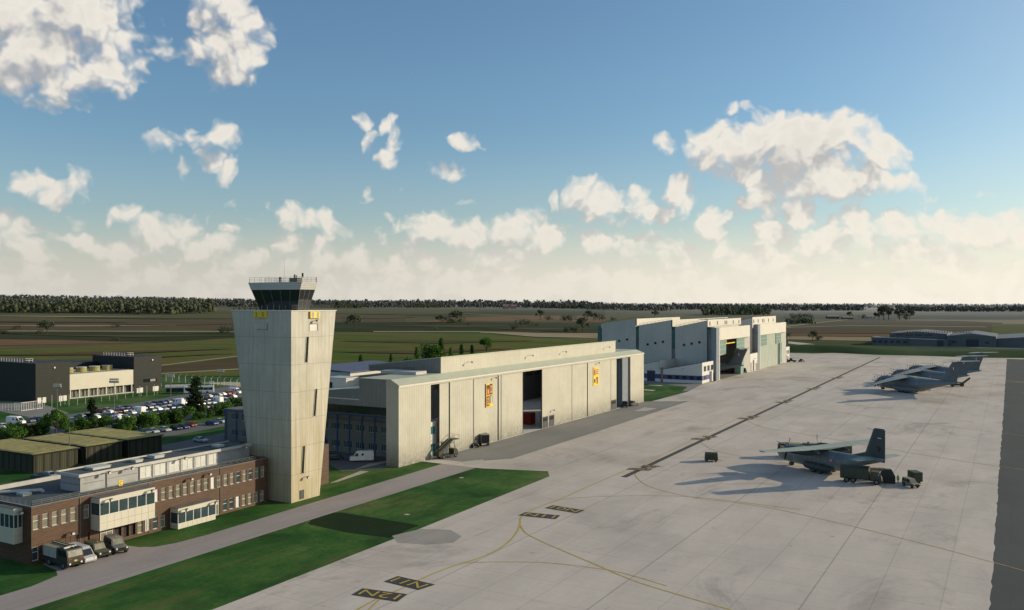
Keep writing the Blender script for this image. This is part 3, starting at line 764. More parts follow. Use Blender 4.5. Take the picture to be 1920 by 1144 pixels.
# ---------------------------------------------------------------- control tower
TX, TY, TZ = -118.75, 123.6, 36.5
tw = thing('control_tower', 'tall flared concrete control tower with dark glazed cab at the top', 'control tower', (TX, TY, 0))
b = [(-128.7, TY), (TX, TY), (TX, 131.4), (-128.7, 131.4)]; t_ = [(-134.6, TY), (TX, TY), (TX, 136.2), (-134.6, 136.2)]
mb = MB()
def ring(z):
    u = z / TZ; return [(b[i][0] + (t_[i][0] - b[i][0]) * u, b[i][1] + (t_[i][1] - b[i][1]) * u, z) for i in range(4)]
mb.loft([ring(z) for z in (-.2, 5.3, 10.5, 15.8, 21.1, 26.6, 31.6, TZ)], 'tower_concrete')
mb.build('shaft', tw, world=True)
mb = MB(); tr = [(x, y, TZ) for x, y in t_]
mb.hexa([(-134.75, TY - .12, TZ + .01), (TX + .12, TY - .12, TZ + .01), (TX + .12, 136.35, TZ + .01), (-134.75, 136.35, TZ + .01)], [(-134.75, TY - .12, TZ + .16), (TX + .12, TY - .12, TZ + .16), (TX + .12, 136.35, TZ + .16), (-134.75, 136.35, TZ + .16)], 'white_paint')
mb.build('coping', tw, world=True)
mb = MB(); railing(mb, [(-134.4, 136), (-134.4, TY + .2), (TX - .2, TY + .2), (TX - .2, 136), (-134.4, 136)], TZ + .16, 1.0, 1.6, 'black_paint', .035); mb.build('gallery_railing', tw, world=True)
def slit(y0, y1, z1, yb0, yb1, z0):
    f = MB(); x = TX
    f.hexa([(x - .1, yb0 - .1, z0 - .1), (x + .07, yb0 - .1, z0 - .1), (x + .07, yb0, z0 - .1), (x - .1, yb0, z0 - .1)], [(x - .1, y0 - .1, z1), (x + .07, y0 - .1, z1), (x + .07, y0, z1), (x - .1, y0, z1)], 'tower_concrete')
    f.hexa([(x - .1, yb1, z0 - .1), (x + .07, yb1, z0 - .1), (x + .07, yb1 + .1, z0 - .1), (x - .1, yb1 + .1, z0 - .1)], [(x - .1, y1, z1), (x + .07, y1, z1), (x + .07, y1 + .1, z1), (x - .1, y1 + .1, z1)], 'tower_concrete')
    f.quad((x + .012, yb0, z0), (x + .012, yb1, z0), (x + .012, y1, z1), (x + .012, y0, z1), 'glass_dark')
    f.build('slit_window', tw, world=True)
slit(127.7, 128.35, 31.5, 127.25, 127.95, 26.55); slit(130.15, 130.75, 21.15, 129.6, 130.2, 15.9); slit(126.65, 127.3, 10.4, 126.25, 126.9, 5.2)
mb = MB(); mb.box(TX - .1, TX + .06, 125.8, 127.0, .3, 2.0, 'seam_dark'); mb.box(TX - .1, TX + .09, 126.35, 126.45, .3, 2.0, 'grey_metal'); mb.build('door', tw, world=True)
for (x0, x1, y0, y1, z0, z1) in ((-128.0, -124.9, TY - .07, TY + .1, 32.85, 34.25), (TX - .1, TX + .07, 128.5, 130.9, 32.65, 34.05)):
    mb = MB(); th = .12
    if x1 - x0 > 1:
        mb.box(x0, x1, y0, y1, z1 - th, z1, 'tower_concrete'); mb.box(x0, x0 + th, y0, y1, z0, z1 - th, 'white_paint'); mb.box(x1 - th, x1, y0, y1, z0, z1 - th, 'office_wall'); mb.box(x0 + th, x1 - th, y0 + .04, y1, z0, z0 + .1, 'office_wall')
        mb.quad((x0 + th, y0 + .05, z0), (x1 - th, y0 + .05, z0), (x1 - th, y0 + .05, z1 - th), (x0 + th, y0 + .05, z1 - th), 'tower_concrete')
    else:
        mb.box(x0, x1, y0, y1, z1 - th, z1, 'office_wall'); mb.box(x0, x1, y1 - th * 1.6, y1, z0, z1 - th, 'mast_gray'); mb.box(x0, x1, y0, y0 + th * .5, z0, z1 - th, 'tower_concrete'); mb.box(x0, x1 - .05, y0 + .1, y1 - .2, z0, z1 - th, 'white_paint')
    mb.build('vent_panel', tw, world=True)
lamp(tw, TX, 127.2, 4.4); lamp(tw, TX, 129.9, 34.6)
# cab
zb, zg, zf = TZ + .2, 40.75, 42.25
def cabring(px0, pxc, px1, z, xf, yl):
    B = (xf, XL(pxc, xf)); Cc = (xf, XL(px1, xf)); Aa = (YL(px0, B[1]), B[1])
    w_ = Cc[1] - B[1]
    return [(Aa[0] - 0.0, Aa[1], z), (B[0], B[1], z), (Cc[0], Cc[1], z), (Cc[0] - 2.6, Cc[1] + 2.6, z), (Aa[0] + 2.6, Cc[1] + 2.6, z), (Aa[0], Cc[1], z)]
r0 = cabring(487.5, 558.4, 577.5, zb, -122.6, 0); r1 = cabring(471.5, 562.6, 590.5, zg, -121.4, 0); r2 = cabring(466.2, 565.6, 595, zf, -120.9, 0)
mb = MB(); mb.loft([r0, r1], 'glass_dark'); mb.build('cab_glazing', tw, world=True)
mb = MB()
for i in range(6):
    j = (i + 1) % 6; n = (5, 3, 2, 4, 2, 3)[i]
    for k in range(n):
        p = Vector(r0[i]).lerp(Vector(r0[j]), k / n); q_ = Vector(r1[i]).lerp(Vector(r1[j]), k / n)
        mb.bar(p, q_, .045, 'grey_metal', 4)
mb.build('glazing_bars', tw, world=True)
cen = Vector((sum(p[0] for p in r2) / 6, sum(p[1] for p in r2) / 6, 0))
mb = MB(); mb.loft([[tuple(Vector(p) + (Vector((p[0], p[1], 0)) - cen) * .012) for p in r1], [tuple(Vector(p) + (Vector((p[0], p[1], 0)) - cen) * .012) for p in r2]], 'pale_wall')
mb.build('cab_fascia', tw, world=True)
mb = MB()
for k in range(1, 4):
    rr = [tuple((Vector(a).lerp(Vector(c), k / 4) - Vector((0, 0, 0))) + (Vector((a[0], a[1], 0)) - cen) * .016) for a, c in zip(r1, r2)]
    for a, c in zip(rr, rr[1:] + rr[:1]): mb.bar(a, c, .025, 'grey_metal', 4)
mb.build('fascia_grooves', tw, world=True)
mb = MB(); rr = [(p[0] + (cen.x - p[0]) * .02, p[1] + (cen.y - p[1]) * .02) for p in r2]; railing(mb, rr + rr[:1], zf, 1.0, 1.4, 'grey_metal', .03); mb.build('roof_railing', tw, world=True)
def ta(name, px, dz, zt, r, m, y=129.5, sq=False):
    mb = MB(); x = YL(px, y)
    if sq: mb.box(x - r, x + r, y - r, y + r, dz, zt, m)
    else:
        mb.bar((x, y, dz), (x, y, zt - r * .4), r, m, 10); mb.bar((x, y, zt - r * .4), (x, y, zt), r, m, 10, r * .5)
    mb.build(name, tw, world=True)
ta('antenna_mast', 533.2, zf, 47.2, .04, 'light_metal'); ta('aerial_drum', 525.4, zf, 43.3, .26, 'black_paint'); ta('equipment_box', 553, zf, 43.75, .24, 'grey_metal'); ta('equipment_box', 557, zf, 43.6, .18, 'light_metal', 130)
mb = MB(); x = YL(567.5, 129.5); mb.bar((x, 129.5, zf), (x, 129.5, 43.2), .03, 'light_metal', 5); mb.bar((x, 129.5, 43.15), (x, 129.5, 44.0), .19, 'black_paint', 10); mb.build('radome', tw, world=True)
for px, zt in ((490, 43.5), (503, 43.6), (519, 43.3), (577, 43.5), (563, 43.4)): ta('whip_aerial', px, zf, zt, .02, 'mast_gray')
mb = MB(); mb.box(YL(545, 129), YL(560, 129), 128.6, 130, zf, zf + .8, 'office_wall'); mb.build('roof_hatch', tw, world=True)
# signs on the shaft
s25 = thing('runway_number_sign', 'yellow sign with black figures 2 5 high on the shaded side of the tower', 'sign', (-126.65, TY, 35.3))
mb = MB(); mb.box(-128.3, -125.0, TY - .35, TY - .02, 35.25, 36.55, 'yellow_sign'); mb.build('board', s25, world=True)
for ch, u0, u1 in (('2', -127.9, -127.25), ('5', -126.15, -125.5)):
    o = text_mesh(ch, 'black_paint', lambda u, v: Vector((u0 + (u1 - u0) * u + 126.65, -.358, .15 + v * .85)), 'figure', s25)
s26 = thing('runway_number_sign', 'yellow sign with two grey bars on the sunlit side of the tower', 'sign', (TX, 129.8, 35.1))
mb = MB(); mb.box(TX + .02, TX + .35, 128.5, 131.2, 35.1, 36.4, 'yellow_sign'); mb.build('board', s26, world=True)
mb = MB(); mb.box(TX + .35, TX + .365, 128.85, 129.45, 35.15, 36.3, 'grey_metal'); mb.build('bar', s26, world=True); mb = MB(); mb.box(TX + .35, TX + .365, 130.3, 130.9, 35.15, 36.3, 'grey_metal'); mb.build('bar', s26, world=True)

# ---------------------------------------------------------------- brown clad operations building
BX, B0, B1, BH = -123.5, 75.7, 122.3, 8.4
bb = thing('operations_building', 'long two storey brown clad building with rows of white framed windows', 'building', (BX, B0, 0))
UPW = [75.95 + 1.46 * i for i in range(5)] + [83.95] + [96.6 + 1.487 * i for i in range(17)]
LOW = [75.85, 77.35] + [93.5 + 1.47 * i for i in range(4)] + [111.3 + 1.49 * i for i in range(7)]
ops = [(y - B0, y - B0 + .95, 4.98, 7.05) for y in UPW] + [(y - B0, y - B0 + .95, .5, 2.5) for y in LOW]
ops += [(78.9 - B0, 85.0 - B0, 0, 2.75)] + [(89.4 - B0, 90.5 - B0, .5, 2.5), (90.9 - B0, 91.9 - B0, .5, 2.5), (92.2 - B0, 93.1 - B0, .5, 2.5)]
mb = MB(); mb.wall((BX, B0, 0), (0, 1, 0), XP, B1 - B0, BH, ops, 'brown_cladding', .22)
mb.quad((BX, B0, 0), (-141.5, B0, 0), (-141.5, B0, BH), (BX, B0, BH), 'brown_cladding')
mb.quad((BX, B1, 0), (-141.5, B1, 0), (-141.5, B1, BH), (BX, B1, BH), 'brown_cladding'); mb.quad((-141.5, B0, 0), (-141.5, B1, 0), (-141.5, B1, BH), (-141.5, B0, BH), 'plaster_gray')
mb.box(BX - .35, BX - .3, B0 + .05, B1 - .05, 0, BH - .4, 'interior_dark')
mb.box(-125.3, -141.4, B1 + .05, 141.5, 0, BH - .1, 'brown_cladding')
mb.build('wall', bb, world=True)
mb = MB(); mb.box(BX - .35, -141.3, B0 + .3, B1 - .1, 7.7, 7.95, 'roof_dark'); mb.box(BX + .05, BX - .35, B0 - .05, B1 + .02, BH, BH + .07, 'grey_metal'); mb.box(BX - .35, -141.5, B0 - .05, B0 + .3, BH, BH + .07, 'grey_metal')
mb.box(-141.6, -141.2, B0 + .35, B1, BH - .4, BH + .3, 'plaster_trim')
mb.build('roof', bb, world=True)
wm = window_mesh(.95, 2.07, 1, (.62,), .08); wm2 = window_mesh(.95, 2.0, 1, (.62,), .08)
WV = [wm, window_mesh(.95, 2.07, 1, (.62,), .08, glass='glass_white'), window_mesh(.95, 2.07, 1, (.62,), .08, glass='glass_blue')]
WV2 = [wm2, window_mesh(.95, 2.0, 1, (.62,), .08, glass='glass_white'), window_mesh(.95, 2.0, 1, (.62,), .08, glass='glass_blue')]
sb = MB(); sb.box(-.02, .07, -.05, 1.0, 0, .075, 'grey_metal'); SILL = sb.mesh('sill')
for y in UPW: put('sill', SILL, add_window(rnd.choices(WV, (7, 1, 2))[0], bb, BX - .16, y, 4.98), (.16, 0, -.08))
for y in LOW: put('sill', SILL, add_window(rnd.choices(WV2, (6, 1, 3))[0], bb, BX - .16, y, .5), (.16, 0, -.08))
for y in (83.3, 95.6, 110.6):
    mb = MB(); mb.bar((BX + .08, y, .2), (BX + .08, y, 8.3), .06, 'grey_metal', 6); mb.build('drainpipe', bb, world=True)
gm = MB()
for k in range(8): gm.box(-.04, 0, .76 * k, .76 * k + .70, 0, 2.7, 'brown_cladding')
put('garage_door', gm.mesh('garage_door'), bb, (-.2, 78.9 - B0, 0))
em = window_mesh(2.2, 2.5, 2, (.8,), .1); o = add_window(em, bb, BX + .06, 86.7, .1, name='glazed_door')
o = add_window(window_mesh(1.2, 2.6, 2, (.75,), .09), bb, BX + .05, 109.0, .1, name='glazed_door')
mb = MB(); railing(mb, [(-140, B0 + .15), (BX - .15, B0 + .15), (BX - .15, B1 - .1)], BH + .07, .75, 1.5, 'rail', .022); mb.build('roof_railing', bb, world=True)
def bay(parent, x0, x1, y0, y1, z0, z1, w0, w1, n, name='bay', face='x', ns=1):
    mb = MB(); m = 'cream_panel'
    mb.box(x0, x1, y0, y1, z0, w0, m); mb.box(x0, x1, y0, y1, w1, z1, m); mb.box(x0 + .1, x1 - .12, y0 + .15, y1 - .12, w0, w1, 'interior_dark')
    mb.box(x0, x1 + .05, y0 - .05, y1 + .05, z1, z1 + .08, 'roof_gravel')
    for k in range(1, 8): mb.box(x1, x1 + .004, y0 + (y1 - y0) * k / 8 - .015, y0 + (y1 - y0) * k / 8 + .015, z0, w0, 'office_wall')
    if z0 > 1: mb.box(x1, x1 + .004, y0, y1, (z0 + w0) / 2 - .015, (z0 + w0) / 2 + .015, 'office_wall')
    b_ = mb.build(name, parent, world=True)
    wd = (y1 - y0) / n; me = window_mesh(wd, w1 - w0, 1, (), .06, 'white_paint', 'glass_blue', True)
    for k in range(n):
        put('window', me, b_, (x1 - .06 - parent.location[0], y0 + wd * k - parent.location[1], w0))
    me = window_mesh((x1 - x0 - .02) / ns, w1 - w0, 1, (), .06, 'white_paint', 'glass_blue', True)
    for k in range(ns):
        put('window', me, b_, (x0 + (x1 - x0) / ns * k - parent.location[0], y0 + .05 - parent.location[1], w0), -math.pi / 2)
    return b_
bay(bb, BX, -121.3, 85.15, 95.1, 3.05, 8.05, 5.35, 7.3, 6)
bay(bb, BX, -121.6, 99.9, 107.9, 0, 3.45, .85, 2.75, 5)
lx = YL(41.6, B0)
bay(bb, lx - 4.6, lx, XL(25, lx), B0, 3.0, 8.15, 5.25, 7.25, 2, ns=4)
for y in (86.5, 94.0): lamp(bb, -121.3, y, 7.7, me=LAMP)
for y in (101, 107.2): lamp(bb, -121.6, y, 3.15)
for y, z in ((81.6, 3.4), (103.6, 7.75), (107.6, 7.9)): lamp(bb, BX, y, z)
lamp(bb, lx, XL(25, lx) + .6, 7.6)
# plant storey on the roof
pn = mb = MB(); PX, P0, P1, PZ = -128.4, 86.7, 122.3, 10.55
mb.wall((PX, P0, 7.9), (0, 1, 0), XP, P1 - P0, PZ - 7.9, [(97.75 - P0 + 2.93 * i, 97.75 - P0 + 2.93 * i + 2.3, .35, 2.25) for i in range(6)], 'plaster_gray', .18)
mb.box(-133.5, PX - .25, P0 + .02, P1, 7.9, PZ - .05, 'plaster_gray')
for y in (91.3, 97.5): mb.box(PX, PX + .06, y - .12, y + .12, 7.9, PZ, 'seam_dark')
for i in range(1, 6): mb.box(PX, PX + .08, 97.4 + 2.93 * i - .12, 97.4 + 2.93 * i + .12, 7.9, PZ, 'plaster_trim')
mb.box(PX, PX + .03, P0 + .4, 91, 9.2, 9.25, 'seam_dark'); mb.box(PX, PX + .03, 91.6, 97.2, 9.3, 9.35, 'seam_dark'); mb.box(-133.3, PX, P0 - .02, P0 + .02, 9.1, 9.16, 'seam_dark')
pl = mb.build('rooftop_storey', bb, world=True)
mb = MB(); mb.box(-134.1, PX + .35, P0 - .4, P1, PZ, PZ + .12, 'roof_dark'); mb.box(PX + .35, PX + .5, P0 - .55, P1, PZ - .15, PZ + .35, 'plaster_trim'); mb.box(-134.25, -134.1, P0 - .55, P1, PZ - .15, PZ + .35, 'plaster_trim'); mb.box(-134.1, PX + .35, P0 - .55, P0 - .4, PZ - .15, PZ + .35, 'plaster_trim')
mb.build('upper_roof', bb, world=True)
wp = window_mesh(2.3, 1.9, 2, (.55,), .07, 'white_paint', 'glass_white')
for i in range(6): add_window(wp, bb, PX - .1, 97.75 + 2.93 * i, 8.25)
for y in (90.9, 95.2, 106, 120): lamp(bb, PX + .5, y, PZ)
for (x, y, sx_, sy_, h) in ((-131.6, 92, 1.1, 1.6, .4), (-131, 99, .7, .7, .45), (-131.8, 103.5, 1.0, 1.0, .5), (-131.2, 117, .8, .8, .4)):
    mb = MB(); mb.box(x - sx_, x + sx_, y - sy_, y + sy_, PZ + .12, PZ + .12 + h * .8, 'plaster_trim'); mb.box(x - sx_ - .1, x + sx_ + .1, y - sy_ - .1, y + sy_ + .1, PZ + .12 + h * .8, PZ + .12 + h, 'light_metal'); mb.build('roof_hatch', bb, world=True)
mb = MB(); mb.bar((-139, 79, 8.25), (-134.0, 84, 8.25), .28, 'light_metal', 10); mb.bar((-134, 84, 8.25), (-134, 84, 7.95), .3, 'light_metal', 10); mb.build('duct', bb, world=True)
mb = MB(); mb.box(-135.5, -133.6, 80.6, 82, 7.95, 8.35, 'light_metal'); mb.build('roof_hatch', bb, world=True)
cs = thing('letter_sign', 'small yellow sign with a black letter C on the roof railing', 'sign', (BX, XL(226, BX), 8.5))
yc = XL(226, BX); mb = MB(); mb.box(BX - .02, BX + .06, yc - .35, yc + .35, 8.9, 9.75, 'yellow_sign'); mb.bar((BX - .06, yc, 8.4), (BX - .06, yc, 9.3), .03, 'mast_gray'); mb.build('board', cs, world=True)
text_mesh('C', 'black_paint', lambda u, v: Vector((.066, -.22 + u * .44, .5 + v * .62)), 'letter', cs)

# ---------------------------------------------------------------- the long maintenance hangar
HX, H0, H1 = -123.0, 162.8, 318.4
hg = thing('maintenance_hangar', 'long beige metal hangar with tall sliding doors, one pair standing open', 'hangar', (HX, H0, 0))
mb = MB()
mb.box(-126.6, HX, 304.8, H1, -.1, 18.9, 'hangar_sheet'); mb.build('pylon', hg, world=True); mb = MB(); mb.box(-126.6, HX, H0, 175.7, -.1, 18.9, 'hangar_sheet')
mb.hexa([(-126.6, H0, 18.9), (HX, H0, 18.9), (HX, 175.7, 18.9), (-126.6, 175.7, 18.9)], [(-126.6, H0, 20.15), (-125.25, H0, 20.15), (-125.25, 175.7, 20.15), (-126.6, 175.7, 20.15)], 'hangar_sheet')
mb.build('pylon', hg, world=True)
mb = MB(); mb.box(-126.4, HX - .05, 175.7, 304.8, 18.1, 18.9, 'hangar_sheet'); mb.box(HX - .05, HX + .18, H0 - .1, H1 + .1, 18.45, 18.92, 'white_sheet'); mb.build('door_header', hg, world=True)
mb = MB(); mb.quad((HX + .2, H0 - .1, 18.95), (HX + .2, H1 + .1, 18.95), (-125.2, H1 - 2, 20.25), (-125.2, H0 - .1, 20.25), 'hangar_fascia')
mb.quad((-125.2, H0 - .1, 20.25), (-125.2, H1 - 2, 20.25), (-134.8, H1 - 2, 20.25), (-134.8, H0 - .1, 20.25), 'hangar_fascia')
mb.poly([(HX + .2, H1 + .1, 18.95), (-126.6, H1 + .1, 18.95), (-126.6, H1 - 2, 20.25), (-125.2, H1 - 2, 20.25)], 'hangar_fascia')
mb.build('eave_roof', hg, world=True)
# end wall beam facing the tower, body walls, back wall with windows
mb = MB()
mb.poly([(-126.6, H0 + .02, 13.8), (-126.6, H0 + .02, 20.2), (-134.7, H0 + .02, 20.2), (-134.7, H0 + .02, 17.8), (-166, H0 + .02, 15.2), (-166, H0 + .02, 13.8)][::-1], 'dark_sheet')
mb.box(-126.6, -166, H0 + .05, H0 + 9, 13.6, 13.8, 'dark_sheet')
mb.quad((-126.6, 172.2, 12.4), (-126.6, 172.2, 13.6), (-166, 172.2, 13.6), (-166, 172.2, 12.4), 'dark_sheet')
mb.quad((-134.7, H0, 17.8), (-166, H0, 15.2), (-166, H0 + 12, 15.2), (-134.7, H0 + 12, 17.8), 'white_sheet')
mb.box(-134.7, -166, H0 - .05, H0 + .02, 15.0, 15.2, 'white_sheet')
mb.build('end_canopy', hg, world=True)
mb = MB()
mb.wall((-165, 176, 0), (0, 1, 0), XP, H1 - 176, 17, [(4 + 8 * i, 10.4 + 8 * i, 9.5, 12.5) for i in range(17)], 'office_wall', .3)
mb.box(-165.5, -165.35, 176, H1 - 2, 9, 13, 'glass_dark'); mb.box(-165, -134, 175.6, 176, 0, 17, 'dark_sheet'); mb.box(-165, -126.6, H1 - 3, H1 - 2.6, 0, 19.9, 'pale_wall')
mb.quad((-134.8, 176, 20.2), (-134.8, 184, 20.2), (-166, 184, 16.8), (-166, 176, 16.8), 'roof_dark'); mb.quad((-134.8, 297, 20.2), (-134.8, H1 - 2, 20.2), (-166, H1 - 2, 16.8), (-166, 297, 16.8), 'roof_dark')
mb.box(-134.6, -134.2, 176, 184, 17, 20.2, 'dark_sheet')
mb.build('hall_wall', hg, world=True)
mb = MB(); mb.box(-165, -123.2, 176, H1 - 3, .02, .05, 'white_paint'); mb.build('hall_floor', hg, world=True)
mb = MB(); mb.quad((-149, 184, 19.0), (-149, 297, 19.0), (-166, 297, 16.9), (-166, 184, 16.9), 'added_light_panel'); mb.build('added_light_panel', hg, world=True)  # translucent roof panel added out of view to let daylight into the hall
# upper monitor storey with its sloping roof
mb = MB(); UX, U0, U1 = -125.7, 184.0, 297.0
pr = [(UX, 20.1), (UX, 24.15), (-149, 21.5), (-149, 20.1)]
mb.quad((UX, U0, 20.1), (UX, U1, 20.1), (UX, U1, 24.15), (UX, U0, 24.15), 'hangar_sheet')
mb.poly([(x, U0, z) for x, z in pr], 'dark_sheet'); mb.poly([(x, U1, z) for x, z in pr], 'dark_sheet'); mb.quad((-149, U0, 20.1), (-149, U1, 20.1), (-149, U1, 21.5), (-149, U0, 21.5), 'dark_sheet')
mb.build('monitor_wall', hg, world=True)
mb = MB(); mb.hexa([(-149.2, U0 - .1, 21.5), (UX + .1, U0 - .1, 24.16), (UX + .1, U1 + .1, 24.16), (-149.2, U1 + .1, 21.5)], [(-149.2, U0 - .1, 21.75), (UX + .1, U0 - .1, 24.4), (UX + .1, U1 + .1, 24.4), (-149.2, U1 + .1, 21.75)], 'hangar_fascia'); mb.build('monitor_roof', hg, world=True)
mb = MB()
for i in range(30): mb.box(-148.6 + .5 * i, -148.35 + .5 * i, U0 - .12, U0 - .03, 20.3, 21.4 + .002 * i, 'grey_metal')
mb.box(-148.8, -133.5, U0 - .15, U0 - .02, 21.45, 21.55, 'grey_metal'); mb.build('louvre_strip', hg, world=True)
mb = MB(); mb.box(-139, -128, 176.5, 181, 20.27, 21.0, 'plaster_trim'); mb.build('roof_housing', hg, world=True)
for px in (875, 990, 1053, 1135): lamp(hg, UX, XL(px, UX), 22.4, me=LAMP2)
# sliding leaves
leaves = [(180.0, 184.1), (184.5, 195.5), (196.0, 208.3), (208.75, 209.9), (210.4, 222.6), (234.6, 255.2), (255.4, 267.2), (267.6, 286.9), (287.4, 292.4)]
for k, (a, c) in enumerate(leaves):
    mb = MB(); x1 = HX - .25 - (.0 if k % 2 else .12)
    mb.box(x1 - .3, x1, a, c, .04, 18.12, 'hangar_sheet'); mb.box(x1 - .35, x1 + .04, c, c + .2, .04, 18.12, 'seam_dark'); mb.box(x1 - .35, x1 + .03, a - .12, a, .04, 18.12, 'seam_dark')
    lf = mb.build('sliding_door', hg, world=True)
    dd = {0: [(180.6, 183.6)], 5: [(235.0, 238.4), (239.2, 242.6)], 7: [], 8: [(287.6, 292.0)]}.get(k, [])
    for y0, y1 in dd:
        mb = MB(); mb.box(x1, x1 + .06, y0, y1, .06, 3.5, 'seam_dark')
        for i in range(5): mb.box(x1 + .06, x1 + .09, y0 + .2 + (y1 - y0 - .4) * i / 5, y0 + .2 + (y1 - y0 - .4) * (i + .7) / 5, 2.1, 3.2, 'glass_dark')
        mb.box(x1 + .06, x1 + .08, (y0 + y1) / 2 - .05, (y0 + y1) / 2 + .05, .06, 2, 'grey_metal'); p = mb.build('wicket_door', lf); 
        p.data.transform(Matrix.Translation(-hg.location))
lamp(hg, HX - .2, 183.8, 3.9); lamp(hg, HX - .2, 206.0, 17.6); lamp(hg, HX - .2, 275, 17.6); lamp(hg, HX - .2, 241, 5)
mb = MB(); mb.box(-125.5, -123.6, 298.5, 303.9, 0, 18.1, 'steel_blue'); mb.box(-125.5, -123.5, 303.9, 304.8, 0, 18.1, 'bark'); mb.build('door_jamb', hg, world=True)
# office block inside the left opening, seen behind the doors
mb = MB(); mb.box(-132, -124.6, 175.9, 184.2, 0, 8.6, 'pale_wall')
for z in (1.3, 5.6):
    for i in range(5): mb.box(-124.6, -124.5, 176.2 + .72 * i, 176.75 + .72 * i, z, z + 1.9, 'glass_teal')
mb.build('inner_office', hg, world=True)
mb = MB(); mb.box(-132, -126.8, 293, 300, 0, 6.2, 'office_wall')
for i in range(4): mb.box(-126.8, -126.7, 293.6 + 1.3 * i, 294.5 + 1.3 * i, 3.6, 5.2, 'glass_dark')
mb.build('inner_office', hg, world=True)
# red container on the hall floor
rc = thing('shipping_container', 'red ribbed container standing inside the open hangar doorway', 'container', (-140, 249, .05))
mb = MB(); mb.box(-2.6, 2.6, -1.6, 1.6, .1, 3.6, 'red_paint')
for i in range(12): mb.box(-2.55 + .44 * i, -2.35 + .44 * i, -1.68, -1.6, .2, 3.5, 'red_paint')
for i in range(7): mb.box(2.6, 2.68, -1.5 + .44 * i, -1.3 + .44 * i, .2, 3.5, 'red_paint')
mb.build('body', rc)
rc.location = (*G(996, 798.5), .05); rc.location.x -= 3.6; rc.location.y += 3
# banners on the door leaves
def banner(name, label, y0, y1, z0, z1, blocks):
    t = thing(name, label, 'banner', (HX, y0, z0)); mb = MB(); x = HX - .08
    mb.box(x - .06, x, y0, y1, z0, z1, 'yellow_sign'); mb.build('cloth', t, world=True)
    for k, (nm, u0, u1, v0, v1, m) in enumerate(blocks):
        mb = MB(); mb.box(x, x + .012 + .005 * k, y0 + (y1 - y0) * u0, y0 + (y1 - y0) * u1, z0 + (z1 - z0) * v0, z0 + (z1 - z0) * v1, m); mb.build(nm, t, world=True)
    return t
mat('banner_orange', (.75, .30, .03), .6, .1); mat('banner_brown', (.22, .09, .04), .7, .25, 2)
banner('hanging_banner', 'yellow and black banner with red squares on the nearer sliding door', 201.8, 205.3, 9.9, 16.3, [('panel', .06, .50, .62, .93, 'black_paint'), ('panel', .52, .94, .52, .97, 'black_paint'), ('panel', .06, .48, .04, .46, 'black_paint'), ('panel', .54, .93, .14, .50, 'car_gray'), ('badge', .08, .48, .50, .80, 'red_paint'), ('numeral', .62, .84, .58, .90, 'banner_orange'), ('numeral', .66, .79, .66, .82, 'red_paint'), ('numeral', .16, .38, .09, .40, 'banner_orange'), ('numeral', .21, .33, .17, .32, 'red_paint'), ('stripe', .66, .80, .14, .46, 'white_paint'), ('badge', .18, .38, .56, .74, 'banner_orange')])
banner('hanging_banner', 'orange and yellow banner with brown shapes on the farther sliding door', 271.7, 276.2, 10.0, 16.3, [('panel', .05, .42, .55, .95, 'banner_orange'), ('figure', .10, .38, .56, .84, 'banner_brown'), ('ring', .55, .88, .60, .86, 'red_paint'), ('figure', .50, .85, .08, .45, 'banner_brown'), ('panel', .46, .62, .10, .30, 'banner_orange'), ('figure', .12, .36, .16, .36, 'bark'), ('spot', .64, .78, .66, .72, 'flag_white'), ('spot', .64, .78, .76, .81, 'flag_white')])
# white housing on the low roof
yb = 170.0; xc = YL(649, yb); z1 = ZA(709, xc, yb); x0 = YL(612, yb); y1 = XL(673.5, xc)
wb = thing('rooftop_housing', 'white box housing on the low roof between tower and hangar', 'housing', (xc, yb, 15.5))
mb = MB(); mb.box(x0, xc, yb, y1, 15.6, z1 - .3, 'white_sheet'); mb.build('wall', wb, world=True)
mb = MB(); mb.box(x0 - .1, xc + .15, yb - .15, y1 + .1, z1 - .3, z1, 'light_metal'); mb.build('roof', wb, world=True)
mb = MB(); mb.box(x0 + 1, x0 + 2, yb - .05, yb, 16.6, 18, 'glass_dark'); mb.build('window', wb, world=True)

# ---------------------------------------------------------------- blue framed office range
ob = thing('office_building', 'grey two storey office range with blue posts, running behind the tower to the hangar', 'building', (-134, 172.5, 0))
OW = []; pw_ = 3.85
n = 14
for i in range(n):
    OW.append((2.0 + i * 4.03 + .7, 2.0 + i * 4.03 + 3.4))
ops = [(a, c, z, z + 1.75) for a, c in OW for z in (1.35, 5.75)]
mb = MB(); mb.wall((-190.8, 172.5, 0), (1, 0, 0), YM, 56.8, 8.4, ops, 'office_wall', .2)
mb.box(-190.8, -190.7, 172.5, 186, 0, 8.4, 'office_wall'); mb.box(-190.7, -134, 172.8, 186, 0, 8.3, 'office_wall'); mb.box(-166, -126.8, 172.8, 175.5, 8.4, 9.6, 'office_wall')
mb.build('wall', ob, world=True)
mb = MB(); mb.box(-191, -134, 172.3, 186.2, 8.4, 8.65, 'roof_gravel'); mb.build('roof', ob, world=True)
mb = MB(); mb.box(-190.8, -166, 172.35, 172.45, 8.1, 8.42, 'office_blue'); mb.box(-166, -126.8, 172.3, 172.48, 9.6, 10.0, 'office_blue'); mb.build('fascia_strip', ob, world=True)
for i in range(15):
    mb = MB(); x = -190.6 + i * 4.03 + .3; mb.box(x, x + .28, 172.3, 172.5, 0, 8.1 if x < -166 else 9.6, 'office_blue'); mb.build('post', ob, world=True)
wo_ = window_mesh(2.7, 1.75, 5, (), .06, 'light_metal', 'glass_blue')
for a, c in OW:
    for z in (1.35, 5.75): add_window(wo_, ob, -190.8 + a, 172.62, z, 'y')
mb = MB()
for i in range(66): mb.box(-165.8 + i * .6, -165.3 + i * .6, 172.3, 172.36, 10.15, 12.3, 'glass_blue')
